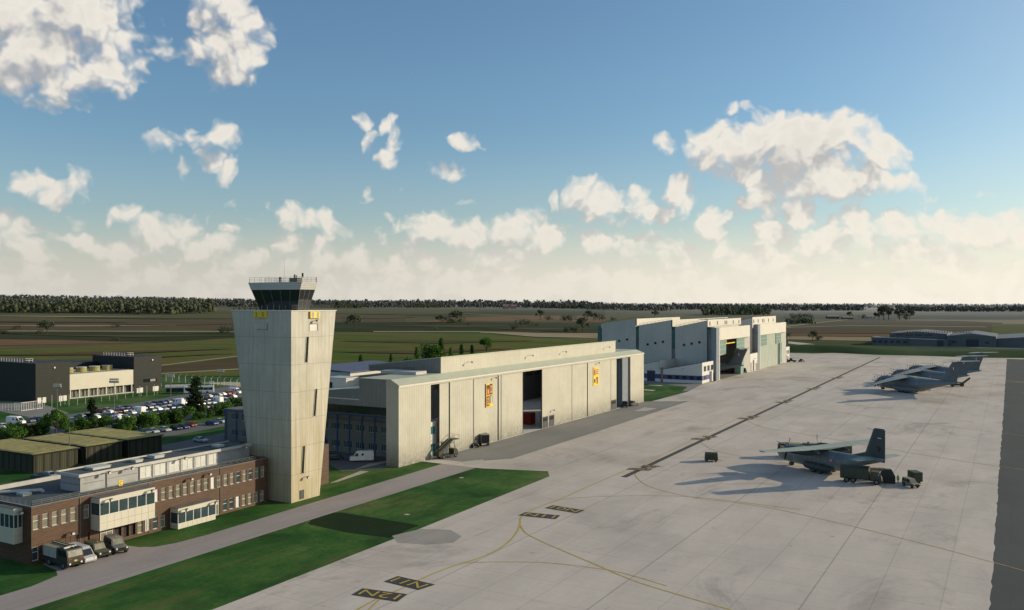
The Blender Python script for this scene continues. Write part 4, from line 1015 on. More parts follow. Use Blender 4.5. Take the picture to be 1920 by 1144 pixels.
mb.box(-166, -126.8, 172.4, 172.6, 10.0, 12.4, 'grey_metal'); mb.build('glazed_strip', ob, world=True)

# ---------------------------------------------------------------- low purple roofed workshop behind
ws = thing('workshop', 'low workshop with purple ribbed roof beyond the hangar', 'building', (-244, 289, 0))
mb = MB(); mb.box(-268, -244, 289, 335, 0, 8.6, 'pale_wall'); mb.build('wall', ws, world=True)
mb = MB(); mb.hexa([(-269, 288, 10.0), (-243, 288, 8.6), (-243, 336, 8.6), (-269, 336, 10.0)], [(-269, 288, 10.3), (-243, 288, 8.9), (-243, 336, 8.9), (-269, 336, 10.3)], 'purple_roof'); mb.build('roof', ws, world=True)

# ---------------------------------------------------------------- modern assembly hangars with saw-tooth roofs
def assembly(name, label, Y0, Y1, open_):
    t = thing(name, label, 'hangar', (-125.4, Y0, 0)); FX = -125.4
    # white frame face
    mb = MB(); yi = Y0 + 1.6
    mb.box(FX - 1.5, FX, yi, Y1, 19.7, 26, 'white_sheet')
    mb.hexa([(FX - 4, Y1 - 10, 0), (FX - .02, Y1, 0), (FX - 1, Y1 + .3, 0), (FX - 4.5, Y1, 0)], [(FX - 4, Y1 - 10, 19.7), (FX - .02, Y1, 19.7), (FX - 1, Y1 + .3, 19.7), (FX - 4.5, Y1, 19.7)], 'white_sheet')
    mb.poly([(FX - .02, Y1, 26), (FX - .02, Y1, 19.7), (FX - 1.5, Y1, 19.7), (FX - 1.5, Y1, 26)], 'white_sheet')
    mb.build('portal', t, world=True)
    mb = MB(); mb.box(FX - 2.5, FX + .05, Y0 - 4.8, Y0, -.1, 26, 'steel_blue'); mb.box(FX - .2, FX + .1, Y0, Y0 + 1.0, -.1, 26.05, 'white_paint'); mb.build('corner_column', t, world=True)
    # hall shell
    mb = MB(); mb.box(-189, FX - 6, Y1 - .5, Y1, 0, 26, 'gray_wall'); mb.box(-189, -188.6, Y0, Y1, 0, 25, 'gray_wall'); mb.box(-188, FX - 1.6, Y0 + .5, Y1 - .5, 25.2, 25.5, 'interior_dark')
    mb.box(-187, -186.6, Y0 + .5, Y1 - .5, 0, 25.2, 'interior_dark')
    mb.build('hall_wall', t, world=True)
    return t
ah = assembly('assembly_hangar', 'tall white and grey hangar with stepped roof and an aircraft tail inside its open doorway', 427, 486, True)
teeth = [(-189, -169.4, 27.4, 30.0), (-167.6, -150.0, 26.6, 29.6), (-148.0, -131.6, 26.0, 29.5)]
for k, (xa, xb, za, zb_) in enumerate(teeth):
    mb = MB(); mb.poly([(xa, 427, 0), (xb, 427, 0), (xb, 427, zb_), (xa, 427, za)], 'gray_wall'); mb.quad((xb, 427, 0), (xb, 428.5, 0), (xb, 428.5, zb_), (xb, 427, zb_), 'gray_wall'); mb.quad((xa, 427, 0), (xa, 428.5, 0), (xa, 428.5, za), (xa, 427, za), 'gray_wall')
    sw = mb.build('side_wall', ah, world=True)
    ye = (497, 529, 486)[k]
    mb = MB(); mb.quad((xb, 427, za - 1), (xb, ye, za - 1), (xb, ye, zb_), (xb, 427, zb_), 'white_sheet'); mb.quad((xa, 427.1, za - .05), (xa, ye, za - .05), (xb, ye, zb_ - .05), (xb, 427.1, zb_ - .05), 'roof_gravel'); mb.build('saw_tooth_roof', ah, world=True)
    mb = MB(); railing(mb, [(xa + .3, 427.3, za), (xb - .3, 427.3, zb_)], 0, .9, 2.2, 'bark', .05, 2); mb.build('roof_railing', ah, world=True)
    for px in ((1161, 1176), (1214.5, 1229, 1243), (1282.6, 1297, 1311.6))[k]:
        x = YL(px, 427); z = {0: 18.2, 1: 17.6, 2: 17.7}[k] + (x - (xa + xb) / 2) * .19
        mb = MB(); mb.bar((x, 426.88, z), (x, 427.05, z), .72, 'grey_metal', 16); mb.bar((x, 426.8, z), (x, 426.9, z), .55, 'glass_dark', 16); mb.build('porthole', sw); bpy.data.objects[-1] if False else None
        o = [c for c in sw.children][-1]; o.data.transform(Matrix.Translation(-ah.location))
for xa, xb in ((-191.5, -189), (-169.4, -167.6), (-150.0, -148.0), (-131.6, -127.8)):
    mb = MB(); mb.box(xa + .1, xb - .1, 428, 428.6, 0, 26.2, 'steel_blue'); mb.box(xa + .2, xb - .2, 427.8, 428, 15, 26.0, 'glass_teal'); mb.build('glass_slot', ah, world=True)
mb = MB(); mb.box(-131.6, -131.2, 427.1, 489, 26.3, 29.9, 'white_sheet'); mb.box(-136, -131.1, 427.1, 489, 29.9, 30.05, 'roof_gravel'); mb.build('clerestory', ah, world=True)
for y in (430, 443, 457, 460, 472.5, 484):
    mb = MB(); mb.box(-131.25, -131.12, y, y + 1.4, 26.9, 28.9, 'seam_dark'); mb.build('clerestory_window', ah, world=True)
# doorway panels of the open hangar
def teal_panel(t, x, y0, y1, z0, z1):
    mb = MB(); mb.box(x - .15, x, y0, y1, z0, z1, 'glass_greenhouse')
    ny = max(2, round((y1 - y0) / 2.4))
    for i in range(ny + 1): y = y0 + (y1 - y0) * i / ny; mb.box(x, x + .08, y - .07, y + .07, z0, z1, 'light_metal')
    for i in range(4): z = z0 + (z1 - z0) * i / 3; mb.box(x, x + .06, y0, y1, z - .07, z + .07, 'light_metal')
    return mb.build('glazed_panel', t, world=True)
mat('glass_greenhouse', (.23, .36, .30), .25, .18, .35)
mat('glass_slab', (.42, .47, .38), .4, .12, .3, stretch=(1, 1, .4), ribs=1.7, ribh=.25)
teal_panel(ah, -125.9, 428.6, 440.7, 12.5, 19.65); teal_panel(ah, -125.9, 460.7, 475.9, 13.2, 19.65)
mb = MB(); mb.box(-128, -126.3, 429, 441, 12, 12.4, 'light_metal'); mb.box(-127, -126.6, 441, 460.7, 17.2, 17.7, 'yellow_sign'); mb.box(-127, -126.6, 444, 444.5, 17.7, 19.7, 'yellow_sign'); mb.build('crane_beam', ah, world=True)
mb = MB(); mb.box(-129.6, -126.2, 470, 475.9, 0, 13.2, 'glass_greenhouse'); mb.build('folded_door', ah, world=True)
mb = MB(); mb.box(-186, -126, 428, 485, .015, .03, 'asphalt_gray'); mb.build('hall_floor', ah, world=True)
bh = assembly('assembly_hangar', 'farther white hangar with green glazed doors closed', 508, 575.5, False); bh['group'] = 'x'; del bh['group']
mb = MB(); mb.poly([(-139, 500, 0), (-127.6, 500, 0), (-127.6, 500, 30), (-139, 500, 26.8)], 'gray_wall'); mb.quad((-127.6, 500, 24), (-127.6, 557, 24), (-127.6, 557, 30.2), (-127.6, 500, 30.2), 'white_sheet'); mb.quad((-139, 500, 26.8), (-139, 557, 26.8), (-127.6, 557, 30.2), (-127.6, 500, 30.2), 'roof_gravel'); mb.build('side_wall', bh, world=True)
mb = MB(); mb.box(-134, -127.8, 506.6, 507.2, 0, 26, 'steel_blue'); mb.box(-132.5, -129.5, 506.4, 506.6, 13, 26, 'glass_teal'); mb.build('glass_slot', bh, world=True)
mb = MB(); railing(mb, [(-127.4, 500), (-127.4, 556)], 30.2, 1.0, 3.2, 'bark', .06, 2); mb.build('roof_railing', bh, world=True)
for y in (502, 512, 522.5, 526, 537, 549):
    mb = MB(); mb.box(-127.65, -127.5, y, y + 1.5, 26.8, 28.8, 'seam_dark'); mb.build('clerestory_window', bh, world=True)
mb = MB(); mb.box(-126.4, -126.0, 509.6, 554.6, 0, 19.7, 'glass_slab'); mb.box(-126.8, -126.2, 554.6, 560, 0, 19.7, 'seam_dark')
for i in range(19): mb.box(-126.0, -125.93, 510 + 2.4 * i, 510.12 + 2.4 * i, 0, 19.6, 'light_metal')
mb.box(-126, -125.92, 509.6, 554.6, 2.6, 2.75, 'light_metal')
mb.build('sliding_door', bh, world=True)
teal_panel(bh, -125.75, 509.2, 526, 13.3, 19.66); teal_panel(bh, -125.7, 549, 562.5, 13.3, 19.68)
mb = MB(); mb.box(-126.2, -125.75, 559.5, 565.6, 0, 13.3, 'glass_greenhouse'); mb.build('folded_door', bh, world=True)
lamp(ah, -126, 468, 26.2, me=LAMP2); lamp(bh, -126, 552, 26.2, me=LAMP2)
# low annexes
def annex(label, x0, x1, y0, y1, z1, zl=None, group=None, win=(), doors=(), band_=True):
    t = thing('hangar_annex', label, 'building', (x1, y0, 0)); zl = zl or z1
    mb = MB(); mb.hexa([(x0, y0, 0), (x1, y0, 0), (x1, y1, 0), (x0, y1, 0)], [(x0, y0, zl), (x1, y0, z1), (x1, y1, z1), (x0, y1, zl)], 'white_paint'); mb.build('wall', t, world=True)
    mb = MB(); mb.hexa([(x0, y0 - .05, zl), (x1 + .05, y0 - .05, z1), (x1 + .05, y1, z1), (x0, y1, zl)], [(x0, y0 - .05, zl + .15), (x1 + .05, y0 - .05, z1 + .15), (x1 + .05, y1, z1 + .15), (x0, y1, zl + .15)], 'roof_dark'); mb.build('roof', t, world=True)
    if band_:
        mb = MB(); mb.box(x0, x1, y0 - .04, y0, 1.5, 3.7, 'blue_band'); mb.box(x1, x1 + .04, y0 - .04, y0 + (y1 - y0) * .55, 1.5, 3.7, 'blue_band'); mb.build('blue_band', t, world=True)
    for (a, c, za, zb_, m, nm, fc) in win:
        mb = MB()
        if fc == 'y': mb.box(a, c, y0 - .10, y0 - .02, za, zb_, m); mb.box(a - .06, c + .06, y0 - .13, y0 - .04, zb_, zb_ + .12, 'grey_metal')
        else: mb.box(x1 + .02, x1 + .10, a, c, za, zb_, m); mb.box(x1 + .04, x1 + .13, a - .06, c + .06, zb_, zb_ + .12, 'grey_metal'); mb.box(x1 + .1, x1 + .12, (a + c) / 2 - .04, (a + c) / 2 + .04, za, zb_, 'light_metal')
        mb.build(nm, t, world=True)
    return t
a1 = annex('white annex with blue band against the corner of the open hangar', -146, -126.6, 403.5, 427, 9.9, 6.1, win=[(406 + 5.6 * i, 409.4 + 5.6 * i, 5.6, 8.0, 'glass_dark', 'window', 'x') for i in range(3)] + [(406.6, 409.5, 1.6, 3.6, 'glass_dark', 'window', 'x'), (415, 418.5, .1, 5.0, 'navy_door', 'door', 'x'), (421, 423.5, .1, 3.8, 'seam_dark', 'door', 'x'), (424.6, 426, .1, 3.2, 'orange_door', 'cabinet', 'x')]
   + [(-143.5 + 3.6 * i, -141.6 + 3.6 * i, 1.7, 3.5, 'glass_dark', 'window', 'y') for i in range(5)])
a2 = annex('lower white annex with a navy gate, next to the grass', -160, -147.6, 404.5, 427, 10.1, 7.6, win=[(-154.5, -150.4, .1, 5.2, 'navy_door', 'gate', 'y')])
mb = MB(); mb.box(-148.0, -147.5, 403.6, 427, 6.0, 10.2, 'plaster_trim'); mb.build('parapet', a2, world=True)
mb = MB(); mb.box(-147.3, -146.05, 404.3, 404.6, .1, 4, 'orange_door'); mb.box(-147.4, -146.0, 404.3, 404.6, 4, 7, 'grey_metal'); mb.build('side_door', a2, world=True)
a3 = annex('white annex squeezed between the two tall hangars', -140, -125.5, 487, 503.1, 9.95, win=[(488, 489.4, .1, 5.0, 'seam_dark', 'door', 'x'), (492.5, 495.5, .1, 6.0, 'navy_door', 'door', 'x'), (499, 500.4, .1, 4.2, 'seam_dark', 'door', 'x'), (501.5, 502.8, .1, 3.8, 'orange_door', 'cabinet', 'x')], band_=False)
a4 = annex('small white annex at the far end of the tall hangars', -136, -125.5, 576.5, 586, 9.9, win=[(578, 580, 5.6, 7.6, 'glass_dark', 'window', 'x'), (582, 584, 5.6, 7.6, 'glass_dark', 'window', 'x'), (577.6, 579.5, .1, 4.5, 'navy_door', 'door', 'x'), (581.5, 583, 1.5, 3.6, 'blue_band', 'window', 'x')], band_=False)
for t, (x, y, z) in ((a1, (-126.6, 417, 5.9)), (a3, (-125.5, 494, 7)), (a3, (-125.5, 500, 5.2)), (a4, (-125.5, 579, 5.5))): lamp(t, x, y, z)
lamp(a1, -136, 403.5, 6.8, -math.pi / 2); lamp(a2, -158, 404.5, 7, -math.pi / 2); lamp(a2, -152.4, 404.5, 6, -math.pi / 2)

# ---------------------------------------------------------------- black clad building with a white band
kb = thing('black_building', 'black clad building of two tall blocks joined by a white panelled wing', 'building', (-325, 201, 0))
mb = MB(); mb.box(-376, -325, 201, 215, 0, 14.9, 'slate_clad'); mb.box(-353, -325, 244.3, 258.3, 0, 15.1, 'slate_clad'); mb.box(-376, -350, 215, 246, 0, 12.5, 'slate_clad'); mb.build('block', kb, world=True)
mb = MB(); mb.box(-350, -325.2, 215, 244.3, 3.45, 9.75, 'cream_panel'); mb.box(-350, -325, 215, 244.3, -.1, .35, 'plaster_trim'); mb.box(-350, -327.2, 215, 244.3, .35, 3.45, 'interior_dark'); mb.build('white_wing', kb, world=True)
for i in range(8):
    mb = MB(); y = 215.4 + 4.0 * i; mb.box(-325.9, -325.4, y, y + .35, .35, 3.45, 'white_paint'); mb.build('pillar', kb, world=True)
wk = window_mesh(1.1, 2.8, 1, (), .06, 'grey_metal', 'glass_pale')
for i in range(7):
    for j in range(3): add_window(wk, kb, -327.1, 216.0 + 4.0 * i + 1.2 * j, .5)
for x, y in ((-334, 220), (-334, 226), (-334, 232), (-334, 238)):
    mb = MB(); mb.bar((x, y, 9.75), (x, y, 11.6), 2.1, 'shed_roof', 20); mb.bar((x, y, 11.6), (x, y, 11.75), 2.25, 'light_metal', 20); mb.build('cooling_unit', kb, world=True)
mb = MB()
for i in range(7): mb.bar((-326.5, 217 + 3.8 * i, 9.8), (-326.5, 217 + 3.8 * i, 10.3), .2, 'mast_gray', 6)
mb.box(-327, -326, 216, 243, 9.8, 10.0, 'mast_gray'); mb.build('roof_pipe', kb, world=True)
for (x0, x1, y0, y1, z) in ((-362, -335, 203, 206, 14.9), (-349, -333, 247, 250, 15.1)):
    mb = MB(); railing(mb, [(x0, y0), (x1, y0), (x1, y1)], z, 1.4, 1.8, 'fence_white', .07, 2); mb.build('roof_frame', kb, world=True)
mb = MB(); mb.box(-325, -324.9, 249, 255.8, 3.9, 5.3, 'glass_dark'); mb.box(-325, -324.86, 252.4, 255, 4.1, 5.1, 'grey_metal'); mb.build('window_band', kb, world=True)
for y, z in ((208.5, 12.9), (253.4, 13.4)):
    mb = MB(); mb.box(-325, -324.6, y - .3, y + .3, z - .3, z + .3, 'lamp_glass'); mb.build('floodlight', kb, world=True)

# ---------------------------------------------------------------- three dark store sheds
SH = [('dark timber store shed with mossy roof, nearest of the row', -216, 116.6, 127.2), ('dark timber store shed with mossy roof, in the middle of the row', -214, 129.3, 138.9), ('dark timber store shed with mossy roof, at the far end of the row', -214, 140.6, 150.5)]
for lab, x0, y0, y1 in SH:
    t = thing('store_shed', lab, 'shed', (-189.3, y0, 0), group='dark store sheds')
    mb = MB(); mb.box(x0, -189.3, y0, y1, 0, 4.1, 'shed_wall')
    for i in range(6): y = y0 + .6 + (y1 - y0 - 1.2) * i / 5; mb.box(-189.3, -189.24, y - .25, y + .25, .2, 3.9, 'shed_edge')
    for i in range(12): x = x0 + 1 + (-190.6 - x0) * i / 11; mb.box(x - .2, x + .2, y0 - .05, y0, .2, 3.9, 'shed_edge')
    mb.build('wall', t, world=True)
    mb = MB(); zr = 4.45
    mb.box(x0 - .5, -188.9, y0 - .4, y1 + .4, 4.1, 4.32, 'shed_edge')
    nx_, ny_ = 26, 20; sm_ = random.Random(int(y0))
    hh = [[zr + .10 * sm_.random() for _ in range(ny_ + 1)] for _ in range(nx_ + 1)]; o0 = len(mb.v)
    vs = [(x0 - .4 + (-188.95 - x0 + .4) * i / nx_, y0 - .35 + (y1 - y0 + .7) * j / ny_, hh[i][j] if 0 < i < nx_ and 0 < j < ny_ else 4.33) for i in range(nx_ + 1) for j in range(ny_ + 1)]
    mb.add(vs, [(i * (ny_ + 1) + j, (i + 1) * (ny_ + 1) + j, (i + 1) * (ny_ + 1) + j + 1, i * (ny_ + 1) + j + 1) for i in range(nx_) for j in range(ny_)], 'shed_roof')
    mb.build('roof', t, world=True)

# ---------------------------------------------------------------- grey warehouse beyond the bank
wz = thing('warehouse', 'long low grey ribbed warehouse beyond the grass bank', 'building', (-110, 868, 0))
def wx(px, y): return YL(px, y)
mb = MB(); y = 862
mb.box(wx(1634, y), wx(1706, y), y, y + 30, 0, 6.2, 'barn_wall'); mb.box(wx(1706, y), wx(1778, y), y - 3, y + 27, 0, 5.6, 'barn_wall')
mb.box(wx(1668, 880), wx(1776, 880), 880, 960, 0, 10.3, 'barn_wall'); mb.box(wx(1776, 866), wx(1868, 866), 866, 960, 0, 9.2, 'barn_wall'); mb.box(wx(1868, 872), wx(2050, 872), 872, 990, 0, 7.2, 'barn_wall'); mb.build('wall', wz, world=True)
mb = MB(); 
for a, c, y0, y1, z, rz in ((1634, 1706, 862, 892, 6.2, .8), (1706, 1778, 859, 889, 5.6, .7), (1668, 1776, 880, 960, 10.3, 2.0), (1776, 1868, 866, 960, 9.2, 2.6), (1868, 2050, 872, 990, 7.2, 3.0)):
    x0, x1 = wx(a, y0) - .4, wx(c, y0) + .4; xm = (x0 + x1) / 2 if rz > 1 else x0
    mb.add([(x0, y0 - .3, z), (xm, y0 - .3, z + rz), (x1, y0 - .3, z), (x0, y1, z), (xm, y1, z + rz), (x1, y1, z)], [(0, 1, 4, 3), (1, 2, 5, 4), (0, 2, 1), (3, 4, 5)] if xm != x0 else [(0, 1, 4, 3), (1, 2, 5, 4), (0, 2, 1)], 'barn_roof')
mb.build('roof', wz, world=True)
for px in (1640, 1650.5, 1661, 1673, 1684, 1697):
    mb = MB(); x = wx(px, y); mb.box(x - 1.6, x + 1.6, y - .1, y, 2.0, 4.2, 'seam_dark'); mb.build('window', wz, world=True)
for px, w_, z0, z1, yy in ((1763, 5, .2, 5.0, 859), (1789, 3.6, 3, 5, 866), (1823, 10, .2, 6.5, 866), (1851, 3.2, 3, 4.6, 866)):
    mb = MB(); x = wx(px, yy); mb.box(x - w_ / 2, x + w_ / 2, yy - .12, yy, z0, z1, 'seam_dark'); mb.build('gate' if z0 < 1 else 'window', wz, world=True)
for i in range(4):
    mb = MB(); x = wx(1680, 880) + 8 * i; mb.box(x, x + 6, 879.8, 880, 8.6, 9.6, 'glass_dark'); mb.build('window', wz, world=True)
mb = MB()
for i in range(24): x = wx(1700, 880) + 2.2 * i; mb.box(x, x + .9, 884, 886, 11.4, 12.6, 'rail')
mb.build('roof_vent', wz, world=True)

# far off houses
def house(label, px, py, wpx, hpx, m, name='farm_house', cat='house', group=None):
    x, y, z = GT(px, py); s = depth(x, y) / F; W, Hh = wpx * s, hpx * s
    t = thing(name, label, cat, (x, y, z - .3), -A if False else A, group)
    mb = MB(); mb.box(-W / 2, W / 2, 0, W * .5, 0, Hh * .7, m); mb.build('wall', t)
    mb = MB(); mb.add([(-W / 2 - .3, -.4, Hh * .7), (W / 2 + .3, -.4, Hh * .7), (W / 2 + .3, W * .5 + .4, Hh * .7), (-W / 2 - .3, W * .5 + .4, Hh * .7), (-W / 2, W * .25, Hh), (W / 2, W * .25, Hh)], [(0, 1, 5, 4), (2, 3, 4, 5), (0, 4, 3), (1, 2, 5)], 'brick_house'); mb.build('roof', t)
    for i in range(3):
        mb = MB(); xx = -W / 2 + W * (i + .5) / 3; mb.box(xx - W * .05, xx + W * .05, -.08, 0, Hh * .25, Hh * .5, 'seam_dark'); mb.build('window', t)
house('pinkish farmhouse in front of the far woods, the left one of a pair', 948.5, 579.5, 12, 9, 'brick_house'); house('pinkish farmhouse in front of the far woods, the right one of a pair', 963, 579, 11, 8, 'brick_house')
house('tiny red roofed house at the edge of the woods left of the tower cab', 468, 574, 9, 6, 'brick_house'); house('tiny white house at the edge of the woods left of the tower cab', 459, 574.5, 7, 5, 'white_paint')
house('pale house among trees beyond the brown fields', 1634, 598, 18, 7, 'plaster_trim'); house('blue grey shed among trees beyond the fields, leftmost in the hamlet', 1563, 598, 22, 7, 'barn_wall'); house('grey shed beside the pale house beyond the fields', 1590, 598.5, 20, 5, 'barn_wall')
# ================================================================ AIRCRAFT
def ell(x, zc, ry, rz, n=20, flat=0.0):
    out = []
    for i in range(n):
        a = 2 * math.pi * i / n; out.append((x, ry * math.cos(a), zc + rz * math.sin(a) * (1 - flat * (math.sin(a) < 0))))
    return out
def foil(c, th, n=8):
    up = []; lo = []
    for i in range(n + 1):
        u = i / n; t = 5 * th * (.2969 * math.sqrt(u) - .126 * u - .3516 * u * u + .2843 * u ** 3 - .1036 * u ** 4)
        up.append((u * c, t * c * 1.15)); lo.append((u * c, -t * c * .7))
    return up + lo[-2:0:-1]
def surf(mb, stations, m, th=.14, vert=False):
    """stations: (span, leading edge x, chord, z); the section runs aft (-x)"""
    rings = []
    for s_, le, c, z in stations:
        f = foil(c, th)
        rings.append([(le - a, s_, z + b_) if not vert else (le - a, b_, s_) for a, b_ in f])
    mb.loft(rings, m); return mb
def prop(parent, x, y, z, r, nb, spin=.35, ph=0.3):
    mb = MB(); mb.loft([[(x + dx, y + rr * math.cos(a * math.pi / 5), z + rr * math.sin(a * math.pi / 5)) for a in range(10)] for dx, rr in ((0, spin), (.35, spin * .85), (.7, spin * .4), (.85, .03))], 'prop_black')
    sp = mb.build('propeller', parent, smooth=True)
    for k in range(nb):
        a = ph + 2 * math.pi * k / nb; d = Vector((0, math.cos(a), math.sin(a))); t = Vector((0, -math.sin(a), math.cos(a))); c = Vector((x + .15, y, z)); rr = []
        for u, w_, tw_ in ((.08, .08, 1.0), (.35, .20, .8), (.7, .22, .5), (1.0, .10, .3)):
            p = c + d * (r * u); v = t * (w_ * math.cos(tw_)) + Vector((1, 0, 0)) * (w_ * math.sin(tw_)); n = v.cross(d).normalized() * .03
            rr.append([tuple(p - v - n), tuple(p + v - n), tuple(p + v + n), tuple(p - v + n)])
        b_ = MB(); b_.loft(rr, 'prop_black'); b_.build('blade', sp)
    return sp
def gearset(mb, x, y, r, w, z=None): mb.wheel(x, y, r, r, w)

def old_transport():
    t = thing('twin_propeller_transport', 'dark green and grey high wing twin propeller transport with a tall square fin', 'aircraft')
    mb = MB()
    secs = [(14.7, 2.35, .12, .12), (14.45, 2.35, .6, .6), (13.8, 2.5, 1.1, 1.15), (12.9, 2.8, 1.6, 1.65), (11.6, 3.05, 1.95, 2.05), (10, 3.1, 2.15, 2.25), (7, 3.1, 2.2, 2.3), (-3, 3.1, 2.2, 2.3), (-5.5, 3.3, 2.15, 2.15), (-8, 3.75, 1.95, 1.75), (-11, 4.4, 1.5, 1.25), (-14, 4.95, 1.0, .85), (-16.5, 5.35, .5, .5), (-17.8, 5.6, .15, .2)]
    mb.loft([ell(*s_) for s_ in secs], 'old_fuselage'); mb.build('fuselage', t, smooth=True)
    mb = MB()
    for s_ in (-1, 1):
        for k in range(3): mb.hexa([(12.4 - .75 * k, s_ * (1.35 + .25 * k), 4.1), (13.1 - .75 * k, s_ * (1.2 + .25 * k), 4.0), (13.1 - .75 * k, s_ * (1.3 + .25 * k), 4.0), (12.4 - .75 * k, s_ * (1.5 + .25 * k), 4.1)], [(12.2 - .75 * k, s_ * (.95 + .2 * k), 4.85), (12.7 - .75 * k, s_ * (.8 + .2 * k), 4.6), (12.7 - .75 * k, s_ * (1.0 + .2 * k), 4.6), (12.2 - .75 * k, s_ * (1.2 + .2 * k), 4.85)], 'glass_dark')
    mb.build('cockpit_window', t)
    mb = MB(); mb.bar((12.6, 0, 4.9), (15.6, 0, 5.3), .08, 'light_metal', 6); mb.build('refuelling_probe', t)
    mb = MB(); surf(mb, [(-20, 1.2, 2.3, 6.35), (-8, 2.4, 4.3, 5.95), (0, 2.7, 4.9, 5.75), (8, 2.4, 4.3, 5.95), (20, 1.2, 2.3, 6.35)], 'old_wing', .15); mb.build('wing', t, smooth=True)
    mb = MB(); mb.bar((.2, -20, 6.38), (-.2, -20.3, 6.4), .12, 'old_wing'); mb.bar((.2, 20, 6.38), (-.2, 20.3, 6.4), .12, 'old_wing'); mb.box(-1.9, -2.0, -7.9, 7.9, 5.9, 5.95, 'old_fin'); mb.build('flap_line', t)
    for s_ in (-1, 1):
        y = s_ * 5.2; mb = MB(); mb.loft([[(x, y + ry * math.cos(a * math.pi / 7), z + rz * math.sin(a * math.pi / 7)) for a in range(14)] for x, z, ry, rz in ((6.6, 5.0, .45, .5), (6.2, 5.0, .65, .75), (4.5, 5.0, .75, .95), (1.5, 5.1, .75, .95), (-1.5, 5.2, .6, .65), (-3.2, 5.35, .2, .2))], 'old_fin')
        e = mb.build('engine_nacelle', t, smooth=True); prop(t, 6.6, y, 5.0, 2.75, 4, .4, .15 + s_ * .2)
        mb = MB(); mb.loft([ell(x, z, ry, rz, 14) for x, z, ry, rz in ((4.6, 1.5, .15, .2), (3.6, 1.45, .7, .75), (1.5, 1.4, .95, .95), (-2.2, 1.4, .95, .95), (-4.0, 1.5, .6, .6), (-5.4, 1.7, .1, .1))], 'old_fin')
        mb.v = [(x, yy + s_ * 2.2, z) for x, yy, z in mb.v]; mb.build('sponson', t, smooth=True)
        for x in (1.0, -1.0):
            mb = MB(); mb.wheel(x, s_ * 2.4, .58, .58, .5); mb.build('wheel', t)
    for s_ in (-.3, .3): mb = MB(); mb.wheel(10.4, s_, .45, .45, .3); mb.build('wheel', t)
    mb = MB(); mb.bar((10.4, 0, .45), (10.4, 0, 1.4), .12, 'grey_metal'); mb.box(9.8, 11.1, -.6, -.55, .6, 1.3, 'old_fin'); mb.build('nose_leg', t)
    mb = MB(); surf(mb, [(4.9, -5.5, 12.2, 0), (5.7, -9.5, 8.3, 0), (6.6, -12.4, 5.4, 0), (12.0, -14.6, 3.2, 0), (12.3, -15.0, 2.5, 0)], 'old_fin', .09, True); mb.build('fin', t, smooth=True)
    mb = MB(); mb.bar((-14.6, 0, 11.9), (-13.0, 0, 11.95), .06, 'grey_metal'); mb.build('probe', t)
    mb = MB(); surf(mb, [(-7.2, -14.2, 2.2, 5.75), (0, -12.9, 4.1, 5.6), (7.2, -14.2, 2.2, 5.75)], 'old_wing', .11); mb.build('tailplane', t, smooth=True)
    mb = MB()
    for s_ in (-1, 1):
        mb.box(-16.9, -15.9, s_ * .18, s_ * .2, 10.1, 10.25, 'flag_white'); mb.box(-16.8, -15.6, s_ * .27, s_ * .29, 7.9, 8.25, 'black_paint'); mb.box(-16.5, -16.0, s_ * .27, s_ * .29, 7.1, 7.9, 'black_paint')
    mb.build('fin_marking', t)
    for s_ in (-1, 1):
        mb = MB(); y = s_ * 2.19; mb.bar((-4.2, y * .97, 3.6), (-4.2, y, 3.6), .42, 'flag_red', 14); mb.bar((-4.2, y * .97, 3.6), (-4.2, y * 1.006, 3.6), .28, 'flag_white', 14); mb.bar((-4.2, y * .97, 3.6), (-4.2, y * 1.012, 3.6), .14, 'flag_blue', 12); mb.build('roundel', t)
    return t

